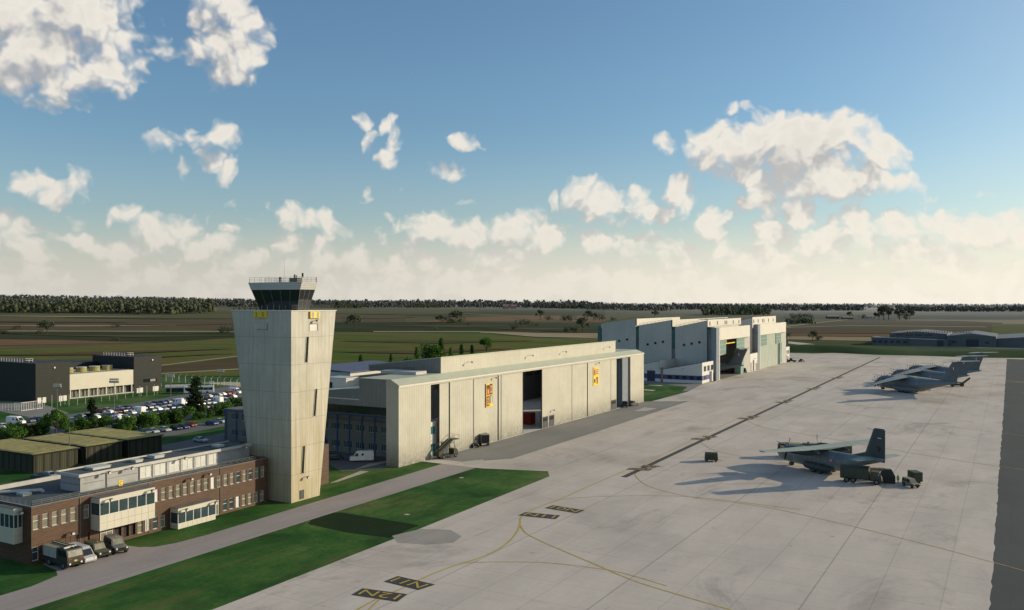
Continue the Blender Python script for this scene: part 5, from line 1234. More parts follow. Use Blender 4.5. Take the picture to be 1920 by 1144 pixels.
def airlifter(label):
    t = thing('four_propeller_transport', label, 'aircraft', group='grey four propeller transports')
    mb = MB()
    secs = [(17.9, 2.9, .12, .12), (17.6, 2.9, .7, .7), (16.8, 3.05, 1.35, 1.4), (15.7, 3.3, 1.95, 2.05), (14.2, 3.5, 2.4, 2.55), (12, 3.6, 2.7, 2.8), (9, 3.6, 2.8, 2.85), (-4, 3.6, 2.8, 2.85), (-8, 3.95, 2.7, 2.55), (-12, 4.6, 2.35, 1.95), (-17, 5.3, 1.7, 1.3), (-21, 5.8, 1.1, .8), (-24, 6.1, .55, .45), (-25.5, 6.2, .15, .15)]
    mb.loft([ell(*s_, 22) for s_ in secs], 'jet_grey'); mb.build('fuselage', t, smooth=True)
    mb = MB()
    for s_ in (-1, 1):
        for k in range(3): mb.hexa([(14.9 - .9 * k, s_ * (1.95 + .22 * k), 4.55), (15.7 - .9 * k, s_ * (1.65 + .22 * k), 4.5), (15.7 - .9 * k, s_ * (1.8 + .22 * k), 4.5), (14.9 - .9 * k, s_ * (2.1 + .22 * k), 4.55)], [(14.6 - .9 * k, s_ * (1.5 + .2 * k), 5.35), (15.1 - .9 * k, s_ * (1.3 + .2 * k), 5.15), (15.1 - .9 * k, s_ * (1.5 + .2 * k), 5.15), (14.6 - .9 * k, s_ * (1.7 + .2 * k), 5.35)], 'glass_dark')
    mb.build('cockpit_window', t)
    mb = MB(); mb.bar((14.5, 0, 5.9), (19.8, 0, 6.3), .09, 'light_metal', 6); mb.build('refuelling_probe', t)
    mb = MB(); mb.loft([ell(x, z, ry, rz, 16) for x, z, ry, rz in ((6.5, 6.2, .3, .2), (5, 6.2, 2.0, .75), (0, 6.2, 2.2, .85), (-3, 6.1, 1.6, .7), (-5.5, 6.0, .3, .2))], 'jet_grey'); mb.build('wing_fairing', t, smooth=True)
    mb = MB(); surf(mb, [(-21.2, .3, 2.4, 4.1), (-11, 2.7, 4.3, 5.5), (-2, 4.6, 6.3, 6.6), (2, 4.6, 6.3, 6.6), (11, 2.7, 4.3, 5.5), (21.2, .3, 2.4, 4.1)], 'jet_wing', .13); mb.build('wing', t, smooth=True)
    for s_ in (-1, 1):
        for k, (y, xw, z) in enumerate(((5.7, 6.6, 5.35), (11.4, 5.4, 4.6))):
            mb = MB(); mb.loft([[(xw + x, s_ * y + ry * math.cos(a * math.pi / 7), z + dz + rz * math.sin(a * math.pi / 7)) for a in range(14)] for x, dz, ry, rz in ((1.0, 0, .45, .45), (.6, -.05, .6, .7), (-1, -.05, .65, .85), (-3.5, .1, .55, .7), (-6, .45, .2, .2))], 'jet_fin')
            e = mb.build('engine_nacelle', t, smooth=True); prop(t, xw + 1.0, s_ * y, z, 2.65, 8, .42, .1 + .2 * k)
        mb = MB(); mb.loft([ell(x, z, ry, rz, 14) for x, z, ry, rz in ((6.2, 1.9, .1, .2), (4.8, 1.7, .9, .9), (2, 1.55, 1.2, 1.1), (-3.5, 1.55, 1.2, 1.1), (-6, 1.7, .8, .8), (-7.8, 2.0, .1, .1))], 'jet_grey')
        mb.v = [(x, yy + s_ * 2.6, z) for x, yy, z in mb.v]; mb.build('sponson', t, smooth=True)
        for x in (1.8, 0.2, -1.4): mb = MB(); mb.wheel(x, s_ * 3.05, .62, .62, .9); mb.build('wheel', t)
        mb = MB(); mb.wheel(14.0, s_ * .4, .5, .5, .35); mb.build('wheel', t)
    mb = MB(); mb.bar((14, 0, .5), (14, 0, 1.6), .14, 'grey_metal'); mb.box(13.4, 14.6, .7, .76, .7, 1.5, 'jet_grey'); mb.build('nose_leg', t)
    mb = MB(); surf(mb, [(5.6, -14.8, 9.6, 0), (7.0, -16.8, 7.6, 0), (9, -18.4, 6.6, 0), (14.0, -21.8, 5.4, 0), (14.55, -22.0, 5.3, 0)], 'jet_fin', .1, True); mb.build('fin', t, smooth=True)
    mb = MB(); mb.loft([ell(x, 14.5, ry, rz, 12) for x, ry, rz in ((-21.2, .1, .1), (-22, .4, .4), (-25, .45, .42), (-27.6, .08, .08))], 'jet_fin'); mb.build('tail_bullet', t, smooth=True)
    mb = MB(); surf(mb, [(-9.4, -25.6, 2.0, 14.75), (0, -22.3, 3.9, 14.65), (9.4, -25.6, 2.0, 14.75)], 'jet_wing', .11); mb.build('tailplane', t, smooth=True)
    for s_ in (-1, 1):
        mb = MB(); y = s_ * 2.78; mb.bar((-7.0, y * .95, 4.3), (-7.0, y * 1.0, 4.3), .5, 'flag_red', 14); mb.bar((-7.0, y * .95, 4.3), (-7.0, y * 1.005, 4.3), .33, 'flag_white', 14); mb.bar((-7.0, y * .95, 4.3), (-7.0, y * 1.01, 4.3), .17, 'flag_blue', 12); mb.build('roundel', t)
        mb = MB(); y = s_ * .36
        for k, c in enumerate(('flag_blue', 'flag_white', 'flag_red')): mb.box(-22.3 + (-.45 * k), -22.75 + (-.45 * k), y, y + s_ * .03, 11.2, 12.2, c)
        mb.build('flag', t)
    return t

def ang(dx, dy): return math.atan2(dy, dx)
def cam2w(l, d): return (l * CA - d * SA, l * SA + d * CA)
ot = old_transport(); x, y = cam2w(70.2, 197.0); h = cam2w(-.47, .88); ot.location = (x, y, 0); ot.rotation_euler[2] = ang(*h); ot.scale = (.92, .92, .95)
al = airlifter('grey four propeller transport with high tailplane, nearest of the three parked in a row')
h = cam2w(-.385, .923); x, y = cam2w(169.5, 374.0); al.location = (x, y, 0); al.rotation_euler[2] = ang(*h)
for lab, px, py in (('grey four propeller transport, middle one of the three parked in a row', 1729, 721.2), ('grey four propeller transport, farthest of the three parked in a row', 1756, 711.5)):
    x, y = G(px, py); copy_tree(al, (x, y, 0), ang(*h), lab)
x, y = G(1365, 700); copy_tree(al, (-144.6, 449.6, 0), math.pi, 'grey transport with only its T shaped tail showing in the open assembly hangar doorway')

# ================================================================ VEHICLES
def wheels(t, xs, hw, r, w=.28):
    for x in xs:
        for s_ in (-1, 1):
            mb = MB(); mb.wheel(x, s_ * (hw - w / 2), r, r, w); mb.build('wheel', t)
def make_car(paint, label, name='parked_car', group=None, cat='car'):
    t = thing(name, label, cat, group=group)
    mb = MB(); mb.side([(-2.15, .3), (2.1, .3), (2.18, .55), (2.1, .74), (1.15, .88), (.95, .9), (-1.6, .95), (-2.1, .92), (-2.2, .6)], .87, paint, .82, .75)
    mb.side([(.85, .9), (.15, 1.38), (-.1, 1.43), (-1.0, 1.43), (-1.35, 1.36), (-1.85, .95)], .78, paint, .58, .95); mb.build('body', t)
    mb = MB(); mb.side([(.72, .97), (.16, 1.34), (-1.1, 1.36), (-1.62, .98)], .81, 'glass_dark', .63, .97)
    mb.hexa([(.80, -.66, .96), (.95, -.66, .93), (.95, .66, .93), (.80, .66, .96)], [(.2, -.55, 1.37), (.24, -.55, 1.36), (.24, .55, 1.36), (.2, .55, 1.37)], 'glass_dark'); mb.build('window', t)
    for x in (1.35, -1.35):
        for s_ in (-1, 1): mb = MB(); mb.wheel(x, s_ * .78, .31, .31, .2, n=10); mb.build('wheel', t)
    for s_ in (-1, 1): mb = MB(); mb.box(2.08, 2.18, s_ * .6 - .15, s_ * .6 + .15, .56, .70, 'lamp_glass'); mb.build('headlight', t)
    return t
def make_van(paint, label, name='van', group=None):
    t = thing(name, label, 'van', group=group)
    mb = MB(); mb.side([(-2.9, .35), (2.7, .35), (2.8, .6), (2.7, 1.05), (2.05, 1.28), (1.35, 2.2), (.9, 2.5), (-2.75, 2.55), (-2.9, 2.3)], 1.0, paint, .88, 1.2); mb.build('body', t)
    mb = MB(); mb.side([(1.75, 1.35), (1.3, 2.02), (.75, 2.05), (.75, 1.35)], 1.0, 'glass_dark', .95, 1.3); mb.hexa([(1.95, -.85, 1.35), (2.07, -.85, 1.3), (2.07, .85, 1.3), (1.95, .85, 1.35)], [(1.3, -.8, 2.2), (1.42, -.8, 2.15), (1.42, .8, 2.15), (1.3, .8, 2.2)], 'glass_dark'); mb.box(-.5, .0, -1.0, 1.0, 1.5, 2.0, 'glass_dark'); mb.build('window', t)
    wheels(t, (1.85, -1.75), .98, .36, .24)
    for s_ in (-1, 1): mb = MB(); mb.box(2.65, 2.8, s_ * .72 - .16, s_ * .72 + .16, .75, 1.0, 'lamp_glass'); mb.build('headlight', t)
    return t
def make_jeep(label, name='jeep', group=None, hard=True, m='army_green'):
    t = thing(name, label, 'off-road vehicle', group=group)
    mb = MB(); mb.side([(-2.0, .5), (2.0, .5), (2.05, .95), (.85, 1.1), (-2.0, 1.1)], .85, m); mb.box(2.0, 2.15, -.85, .85, .5, .72, 'black_paint'); mb.build('body', t)
    mb = MB(); mb.side([(.85, 1.1), (.4, 1.9), (-1.95, 1.95), (-2.02, 1.1)], .84, m, .72, 1.1); mb.build('hardtop', t)
    mb = MB(); mb.side([(.6, 1.2), (.3, 1.75), (-.4, 1.75), (-.4, 1.2)], .86, 'glass_dark', .76, 1.15); mb.side([(-.6, 1.2), (-.6, 1.72), (-1.8, 1.72), (-1.8, 1.2)], .86, 'glass_dark', .76, 1.15)
    mb.hexa([(.80, -.7, 1.18), (.86, -.7, 1.16), (.86, .7, 1.16), (.80, .7, 1.18)], [(.45, -.64, 1.82), (.52, -.64, 1.8), (.52, .64, 1.8), (.45, .64, 1.82)], 'glass_pale'); mb.build('window', t)
    wheels(t, (1.3, -1.3), .9, .42, .26)
    mb = MB()
    for i in range(5): mb.box(2.05, 2.09, -.5 + .22 * i, -.38 + .22 * i, .72, .95, 'black_paint')
    mb.build('grille', t)
    for s_ in (-1, 1): mb = MB(); mb.bar((2.0, s_ * .66, .84), (2.1, s_ * .66, .84), .12, 'lamp_glass', 10); mb.build('headlight', t)
    mb = MB(); mb.bar((.1, 0, 1.93), (.1, 0, 2.08), .08, 'amber', 8); mb.build('beacon', t)
    return t
def place(t, px, py, head, dz=0.0, z=0.02):
    x, y = G(px, py); t.location = (x, y, z + dz); t.rotation_euler[2] = head
    return t
EAST = 0.0                                             # facing the apron (+X)
# crash tender, van and jeeps in front of the garage
def make_tender():
    t = thing('fire_tender', 'dark green fire tender with pale grey lockers, in front of the brown building', 'truck')
    mb = MB(); mb.side([(-3.3, .6), (3.1, .6), (3.25, 1.0), (3.2, 1.75), (2.85, 2.85), (.4, 2.9), (.4, 2.3), (-3.3, 2.3)], 1.2, 'army_dark'); mb.build('body', t)
    for k in range(2):
        for s_ in (-1, 1): mb = MB(); mb.box(-3.2 + 1.8 * k, -1.5 + 1.8 * k, s_ * 1.2, s_ * 1.24, 1.35, 2.75, 'light_metal'); mb.build('locker', t)
    mb = MB(); mb.box(-3.3, .4, -1.2, 1.2, 2.3, 2.8, 'army_tan'); mb.box(-3.2, 2.5, .1, .16, 2.85, 3.0, 'army_green'); mb.box(-3.2, 2.5, .6, .66, 2.85, 3.0, 'army_green')
    for i in range(14): mb.box(-3.1 + .4 * i, -3.04 + .4 * i, .1, .6, 2.9, 2.95, 'light_metal')
    mb.build('ladder_rack', t)
    mb = MB(); mb.side([(2.95, 1.85), (2.72, 2.65), (2.0, 2.65), (2.0, 1.85)], 1.215, 'glass_dark'); mb.side([(1.8, 1.85), (1.8, 2.65), (.8, 2.65), (.8, 1.85)], 1.215, 'glass_dark')
    mb.hexa([(3.15, -1.05, 1.85), (3.22, -1.05, 1.85), (3.22, 1.05, 1.85), (3.15, 1.05, 1.85)], [(2.88, -1.05, 2.7), (2.95, -1.05, 2.7), (2.95, 1.05, 2.7), (2.88, 1.05, 2.7)], 'glass_pale'); mb.build('window', t)
    wheels(t, (2.0, -1.7), 1.2, .55, .38)
    mb = MB(); mb.box(1.6, 1.9, -.9, .9, 2.88, 3.05, 'white_paint'); mb.build('light_bar', t)
    mb = MB(); mb.box(3.22, 3.26, -1.05, -.55, 1.5, 1.62, 'red_paint'); mb.box(3.22, 3.26, .55, 1.05, 1.5, 1.62, 'red_paint'); mb.box(3.24, 3.28, -.2, .2, 1.15, 1.35, 'yellow_sign'); mb.build('front_marking', t)
    for s_ in (-1, 1): mb = MB(); mb.bar((3.2, s_ * .85, .9), (3.3, s_ * .85, .9), .14, 'lamp_glass', 10); mb.build('headlight', t)
    return t
x, y = G(150, 1062); te = make_tender(); te.location = (-119.3, 77.9, .02); te.rotation_euler[2] = R(-4)
v2 = make_van('car_silver', 'pale silver green van between the fire tender and the jeeps', 'utility_van'); v2.location = (-119.3, 80.6, .02); v2.rotation_euler[2] = R(-4); v2.scale = (1.0, .9, .88)
j1 = make_jeep('olive brown hard top jeep beside the silver van', m='army_olive'); j1.location = (-119.2, 83.2, .02); j1.rotation_euler[2] = R(-6); j1.scale = (1.1,) * 3
j2 = make_jeep('dark hard top jeep standing by itself at the right end of the row', m='car_gray'); j2.location = (-119.0, 86.2, .02); j2.rotation_euler[2] = R(-14); j2.scale = (1.15,) * 3
wv = make_van('car_white', 'white high roof van parked between the tower and the hangar', 'white_van'); wv.location = (-135.8, 165.0, .03); wv.rotation_euler[2] = ang(-.75, -.62) ; 
cr = make_car('car_black', 'small black car behind the foot of the tower', 'parked_car'); x, y = G(627, 862); cr.location = (x, y, .03); cr.rotation_euler[2] = ang(*cam2w(.9, .3))
# truck-mounted air stairs by the left doorway
st = thing('boarding_stairs', 'dark green truck mounted stairs by the narrow hangar opening', 'airstairs', (-120.6, 179.3, .02), ang(.28, .96))
mb = MB(); mb.box(-2.9, 2.6, -1.0, 1.0, .5, .85, 'army_dark'); mb.side([(1.3, .85), (2.6, .85), (2.65, 1.5), (2.3, 2.1), (1.3, 2.1)], 1.0, 'army_green'); mb.build('chassis', st)
mb = MB(); mb.side([(-3.4, .7), (-3.4, 1.7), (1.0, 4.5), (3.0, 4.5), (3.0, 4.3), (1.1, 4.3), (-3.2, .7)], 1.0, 'army_green')
for i in range(13): mb.box(-3.3 + .33 * i, -3.0 + .33 * i, -.8, .8, .95 + .22 * i, 1.05 + .22 * i, 'army_dark')
mb.build('stairway', st)
mb = MB()
for s_ in (-.95, .95):
    mb.bar((1.0, s_, 4.5), (1.0, s_, 5.5), .05, 'rail'); mb.bar((3.0, s_, 4.5), (3.0, s_, 5.5), .05, 'rail'); mb.bar((1, s_, 5.5), (3, s_, 5.5), .05, 'rail'); mb.bar((-3.3, s_, 2.6), (1, s_, 5.5), .05, 'rail')
    mb.bar((1.5, s_, .8), (1.5, s_, 4.3), .07, 'rail'); mb.bar((2.6, s_, .8), (1.0, s_, 4.2), .06, 'rail'); mb.bar((-.5, s_, .8), (-.5, s_, 3.2), .06, 'rail')
mb.build('handrail', st); wheels(st, (1.9, -1.9), 1.05, .45, .3)
def make_cart(label, l, w_, h, m, name='ground_power_unit', cat='ground power unit', wh=True):
    t = thing(name, label, cat)
    mb = MB(); mb.hexa([(-l / 2, -w_ / 2, .4), (l / 2, -w_ / 2, .4), (l / 2, w_ / 2, .4), (-l / 2, w_ / 2, .4)], [(-l / 2 + .08, -w_ / 2 + .08, h), (l / 2 - .15, -w_ / 2 + .08, h), (l / 2 - .15, w_ / 2 - .08, h), (-l / 2 + .08, w_ / 2 - .08, h)], m)
    for i in range(5): mb.box(-l * .3 + l * .12 * i, -l * .3 + l * .12 * i + .06, -w_ / 2 - .02, -w_ / 2 + .03, .7, h * .75, 'black_paint')
    mb.build('housing', t)
    mb = MB(); mb.box(-l / 2 + .3, l / 2 - .3, -.3, .3, h, h + .12, 'army_dark'); mb.bar((l / 2 - .5, .2, h), (l / 2 - .5, .2, h + .3), .06, 'mast_gray'); mb.build('exhaust_pipe', t)
    if wh: wheels(t, (l * .33, -l * .33), w_ / 2 + .05, .3, .2)
    mb = MB(); mb.bar((l / 2, 0, .4), (l / 2 + 1.0, 0, .3), .05, 'mast_gray'); mb.build('tow_bar', t)
    return t
place(make_cart('small dark green cart alone on the apron left of the propeller transport', 3.2, 2.1, 2.0, 'army_green'), 1334, 865, ang(*cam2w(1, -.25)))
j3 = make_jeep('small dark vehicle between the stairs and the box trailer by the hangar doors', 'service_vehicle', m='army_dark'); place(j3, 871, 838, ang(*cam2w(.3, -1))); j3.location.x += 2.2; j3.location.y += 1.2
def make_box_trailer(label, m='army_tan'):
    t = thing('box_trailer', label, 'trailer'); mb = MB(); mb.box(-1.9, 1.9, -1.15, 1.15, .7, 3.1, m)
    for i in range(4): mb.box(-1.7 + i * 1.1, -1.6 + i * 1.1, -1.19, 1.19, .75, 3.05, 'army_dark')
    mb.build('body', t)
    mb = MB(); mb.box(-1.95, -1.9, -1.0, 1.0, .9, 2.9, 'army_dark'); mb.build('rear_door', t)
    mb = MB(); mb.bar((1.9, -.5, .6), (3.2, 0, .5), .06, 'mast_gray'); mb.bar((1.9, .5, .6), (3.2, 0, .5), .06, 'mast_gray'); mb.build('tow_bar', t)
    wheels(t, (.2, -.9), 1.15, .42, .3); mb = MB(); mb.box(-1.9, -1.86, -1.1, -.8, .5, .66, 'red_paint'); mb.build('tail_light', t); return t
b1_ = make_box_trailer('grey brown box trailer standing by the hangar doors'); place(b1_, 888, 835, ang(*cam2w(-.25, 1))); b1_.location.x += 2.4; b1_.location.y += 1.3
def make_tug(label, m='army_dark', s=1, cat='tug'):
    t = thing('tow_tractor', label, cat); mb = MB(); mb.side([(-2.2, .45), (2.1, .45), (2.2, .9), (.5, 1.1), (-2.2, 1.1)], 1.0, m); mb.build('body', t)
    mb = MB(); mb.side([(.4, 1.1), (.2, 1.9), (-.9, 1.95), (-.9, 1.1)], .8, m); mb.build('cab', t)
    mb = MB(); mb.side([(.25, 1.2), (.1, 1.75), (-.7, 1.75), (-.7, 1.2)], .82, 'glass_dark'); mb.build('window', t); wheels(t, (1.4, -1.4), 1.02, .45, .3); t.scale = (s,) * 3; return t
place(make_tug('dark tow tractor by the far corner of the long hangar', s=1.1), 1172, 763, ang(-.3, 1)); place(make_tug('dark tow tractor next to the first one by the far hangar corner', 'car_gray', 1.0), 1187, 761, ang(.3, 1))
place(make_tug('dark tug under the aircraft tail at the open assembly hangar', s=1.35), 1395, 699, ang(-.2, 1)); place(make_tug('dark tug at the far corner of the assembly hangars', s=1.3), 1484, 679, ang(.9, .4)); place(make_tug('dark squat tractor standing clear of the assembly hangars on the apron', s=1.05), 1503, 679, ang(.3, 1))
# canvas topped truck, crate stack, shelter, man, car and trailer by the transport
def make_truck():
    t = thing('army_truck', 'green six wheel army truck with a canvas tilt beside the propeller transport', 'truck')
    mb = MB(); mb.box(-4.3, 3.6, -.5, .5, .75, 1.0, 'army_dark'); mb.box(-4.3, 1.4, -1.22, 1.22, 1.05, 1.75, 'army_green'); mb.build('chassis', t)
    mb = MB(); rr = []
    for x in (-4.3, -2.4, -.5, 1.4): rr.append([(x, -1.24, 1.7), (x, 1.24, 1.7), (x, 1.2, 3.1), (x, .8, 3.5), (x, 0, 3.62), (x, -.8, 3.5), (x, -1.2, 3.1)])
    mb.loft(rr, 'tarp_green')
    for x in (-3.4, -1.4, .4): mb.bar((x, -1.25, 1.7), (x, -1.22, 3.1), .03, 'army_dark', 4)
    mb.build('canvas_tilt', t)
    mb = MB(); mb.side([(1.7, .7), (3.75, .7), (3.9, 1.1), (3.8, 1.75), (3.45, 2.6), (1.8, 2.7), (1.7, 1.6)], 1.2, 'army_green', 1.08, 1.75); mb.build('cab', t)
    mb = MB(); mb.side([(3.45, 1.85), (3.2, 2.45), (2.3, 2.45), (2.3, 1.85)], 1.19, 'glass_dark', 1.13, 1.8); mb.hexa([(3.78, -1.0, 1.85), (3.84, -1.0, 1.85), (3.84, 1, 1.85), (3.78, 1, 1.85)], [(3.5, -.95, 2.5), (3.56, -.95, 2.5), (3.56, .95, 2.5), (3.5, .95, 2.5)], 'glass_dark'); mb.build('window', t)
    mb = MB(); mb.box(3.8, 4.0, -1.15, 1.15, .6, .9, 'army_dark'); mb.build('bumper', t)
    for s_ in (-1, 1):
        mb = MB(); mb.bar((3.85, s_ * .9, 1.05), (3.97, s_ * .9, 1.05), .12, 'lamp_glass', 10); mb.build('headlight', t)
        mb = MB(); mb.box(3.3, 3.4, s_ * 1.3 - .1, s_ * 1.3 + .1, 1.9, 2.35, 'light_metal'); mb.build('mirror', t)
    wheels(t, (2.9, -1.7, -3.0), 1.22, .58, .4); return t
hd = G(1657, 913), G(1590, 897); tr_ = make_truck(); a = Vector((*hd[0], 0)) - Vector((*hd[1], 0)); tr_.rotation_euler[2] = ang(*cam2w(.88, -.47)); x, y = G(1617, 905.5); tr_.location = (x, y, .02)
ct = thing('crate_stack', 'reddish brown crates behind the cab of the army truck', 'crates'); place(ct, 1644, 899, ang(*cam2w(1, -.2)))
for i in range(3):
    for k in range(2):
        mb = MB(); mb.box(-1.5 + 1.05 * i, -.5 + 1.05 * i, -.7, .7, .1 + 1.25 * k, 1.3 + 1.25 * k, 'brick_house')
        for s_ in (-.72, .7): mb.box(-1.45 + 1.05 * i, -.55 + 1.05 * i, s_, s_ + .02, .2 + 1.25 * k, .35 + 1.25 * k, 'path_pale')
        mb.build('crate', ct)
sh = thing('field_shelter', 'dark angular shelter right of the army truck', 'shelter'); place(sh, 1665, 905, ang(*cam2w(1, -.25)))
mb = MB(); b_ = [(-1.3, -1.2), (1.3, -1.2), (1.3, 1.2), (-1.3, 1.2)]; mb.hexa([(x, y, .02) for x, y in b_], [(x, y, 1.5) for x, y in b_], 'army_dark'); mb.hexa([(x, y, 1.5) for x, y in b_], [(x * .55, y * .6, 2.75) for x, y in b_], 'army_dark'); mb.build('hull', sh)
mb = MB(); mb.box(-.5, .5, -1.25, -1.2, .1, 1.5, 'black_paint'); mb.build('door_flap', sh); mb = MB(); mb.box(-.6, .6, -.6, .6, 2.75, 2.85, 'army_green'); mb.build('roof_cap', sh)
j4 = make_jeep('small sand coloured off road car at the right end of the group', 'off_road_car', m='army_tan'); place(j4, 1708, 913, ang(*cam2w(.25, -1))); j4.scale = (.9,) * 3
bt = make_box_trailer('dark box trailer behind the small off road car', 'army_green'); place(bt, 1716, 906, ang(*cam2w(.0, -1))); bt.scale = (.8,) * 3
# tanker behind the transport
def make_tanker():
    t = thing('fuel_tanker', 'long olive fuel tanker parked behind the propeller transport', 'tanker')
    mb = MB(); mb.side([(6.4, .7), (8.6, .7), (8.75, 1.3), (8.6, 2.2), (8.35, 3.3), (6.4, 3.35)], 1.25, 'army_green'); mb.build('cab', t)
    mb = MB(); mb.side([(8.3, 2.2), (8.1, 3.0), (7.2, 3.0), (7.2, 2.2)], 1.27, 'glass_dark'); mb.box(8.62, 8.66, -1.1, 1.1, 2.2, 3.0, 'glass_pale'); mb.build('window', t)
    mb = MB(); mb.box(3.0, 6.3, -1.25, 1.25, 1.0, 3.3, 'army_olive'); mb.box(3.1, 6.2, -1.1, 1.1, 3.3, 3.42, 'shed_roof'); mb.build('pump_locker', t)
    mb = MB(); mb.loft([[(x, 1.25 * math.copysign(abs(math.cos(a * math.pi / 8)) ** .6, math.cos(a * math.pi / 8)), 2.35 + 1.05 * math.copysign(abs(math.sin(a * math.pi / 8)) ** .6, math.sin(a * math.pi / 8))) for a in range(16)] for x in (-8.6, 2.8)], 'army_olive'); mb.build('tank', t)
    mb = MB(); mb.box(-8.6, 2.8, -.5, .5, .9, 1.3, 'army_dark'); mb.bar((-8.6, .5, 3.5), (2.8, .5, 3.5), .04, 'rail'); mb.bar((-8.6, -.5, 3.5), (2.8, -.5, 3.5), .04, 'rail'); mb.build('frame', t)
    for x in (1.4, -1.6, -5): mb = MB(); mb.bar((x, 0, 3.35), (x, 0, 3.75), .28, 'grey_metal', 12); mb.bar((x, 0, 3.75), (x, 0, 3.82), .33, 'grey_metal', 12); mb.build('filler_cap', t)
    wheels(t, (7.4, 4.0, -4.6, -5.9, -7.2), 1.25, .52, .4); return t
tk = make_tanker(); x, y = cam2w(74.5, 215.5); tk.location = (x, y, .02); tk.rotation_euler[2] = ang(*cam2w(-.97, .22))
# boom-like loader near the tails
bl = thing('belt_loader', 'dark brown loader with a raised end, right of the front grey transport tail', 'loader'); x, y = G(1797, 725); bl.location = (x, y, .02); bl.rotation_euler[2] = ang(*cam2w(1, -.1))
mb = MB(); mb.box(-3.5, 2.2, -.9, .9, .5, 1.2, 'bark'); mb.build('chassis', bl); mb = MB(); mb.side([(-5.5, 2.2), (2.0, 1.2), (5.0, 3.6), (5.0, 4.2), (1.9, 1.9), (-5.5, 2.9)], .6, 'bark'); mb.build('belt_boom', bl); wheels(bl, (1.5, -2.6), .95, .42, .3)

# ---------------------------------------------------------------- the man in the high visibility vest
def make_person():
    me = bpy.data.meshes.new('person'); J = {}
    V = [(0, 0, .95, .13), (0, 0, 1.12, .13), (0, 0, 1.30, .16), (0, 0, 1.42, .13), (0, 0, 1.52, .055), (0.02, 0, 1.64, .095), (0.02, 0, 1.73, .07)]
    E_ = [(0, 1), (1, 2), (2, 3), (3, 4), (4, 5), (5, 6)]
    def chain(root, pts):
        k = root
        for p in pts: V.append(p); E_.append((k, len(V) - 1)); k = len(V) - 1
        return k
    for s_ in (-1, 1):
        chain(0, [(0, s_ * .10, .90, .10), (.02 * s_ + .02, s_ * .11, .50, .065), (-.02 + .05 * s_, s_ * .12, .10, .045), (.12 + .05 * s_, s_ * .13, .04, .04)])
        h_ = chain(3, [(0, s_ * .19, 1.40, .06), (-.02 - .04 * s_, s_ * .25, 1.13, .045), (.08, s_ * .24, .90, .035), (.10, s_ * .24, .83, .03)])
        for f in range(4): chain(h_, [(.10 + .012 * f, s_ * .24 + (f - 1.5) * .018, .76 - .006 * abs(f - 1), .009), (.11 + .012 * f, s_ * .235 + (f - 1.5) * .018, .72 + .004 * f, .008)])
        chain(h_, [(.135, s_ * .215, .80, .010), (.15, s_ * .21, .765, .009)])
    me.from_pydata([v[:3] for v in V], E_, []); o = bpy.data.objects.new('body', me); C.objects.link(o)
    md = o.modifiers.new('skin', 'SKIN'); md2 = o.modifiers.new('sub', 'SUBSURF'); md2.levels = md2.render_levels = 1
    for i, v in enumerate(V): me.skin_vertices[0].data[i].radius = (v[3], v[3] * (1.35 if i in (1, 2, 3) else 1))
    me.skin_vertices[0].data[0].use_root = True
    bpy.context.view_layer.update()
    m2 = bpy.data.meshes.new_from_object(o.evaluated_get(bpy.context.evaluated_depsgraph_get())); bpy.data.objects.remove(o)
    for k in ('navy_cloth', 'hivis', 'skin'): m2.materials.append(MATS[k])
    for p in m2.polygons:
        z = p.center.z; p.material_index = 2 if z > 1.5 or (z < .88 and abs(p.center.y) > .2) else (1 if z > .95 else 0); p.use_smooth = True
    return m2
pm = make_person(); pe = bpy.data.objects.new('person', pm); C.objects.link(pe); tag(pe, 'man in a yellow green vest and dark trousers standing between shelter and car', 'person')
x, y = G(1684, 906.5); pe.location = (x, y, .02); pe.rotation_euler[2] = ang(*cam2w(-.5, -1)); pe.scale = (1.04,) * 3
mb = MB(); mb.loft([[(.02 + r_ * math.cos(a * math.pi / 5), r_ * .85 * math.sin(a * math.pi / 5), z) for a in range(10)] for z, r_ in ((1.655, .108), (1.70, .112), (1.77, .085), (1.80, .03))], 'black_paint'); mb.build('hair', pe, smooth=True)
mb = MB(); mb.hexa([(.105, -.012, 1.60), (.135, -.012, 1.60), (.135, .012, 1.60), (.105, .012, 1.60)], [(.1, -.006, 1.66), (.112, -.006, 1.66), (.112, .006, 1.66), (.1, .006, 1.66)], 'skin'); mb.build('nose', pe)
for s_ in (-1, 1): mb = MB(); mb.box(.102, .112, s_ * .035 - .01, s_ * .035 + .01, 1.655, 1.668, 'black_paint'); mb.build('eye', pe)
mb = MB(); mb.box(.104, .113, -.022, .022, 1.578, 1.586, 'red_paint'); mb.build('mouth', pe)

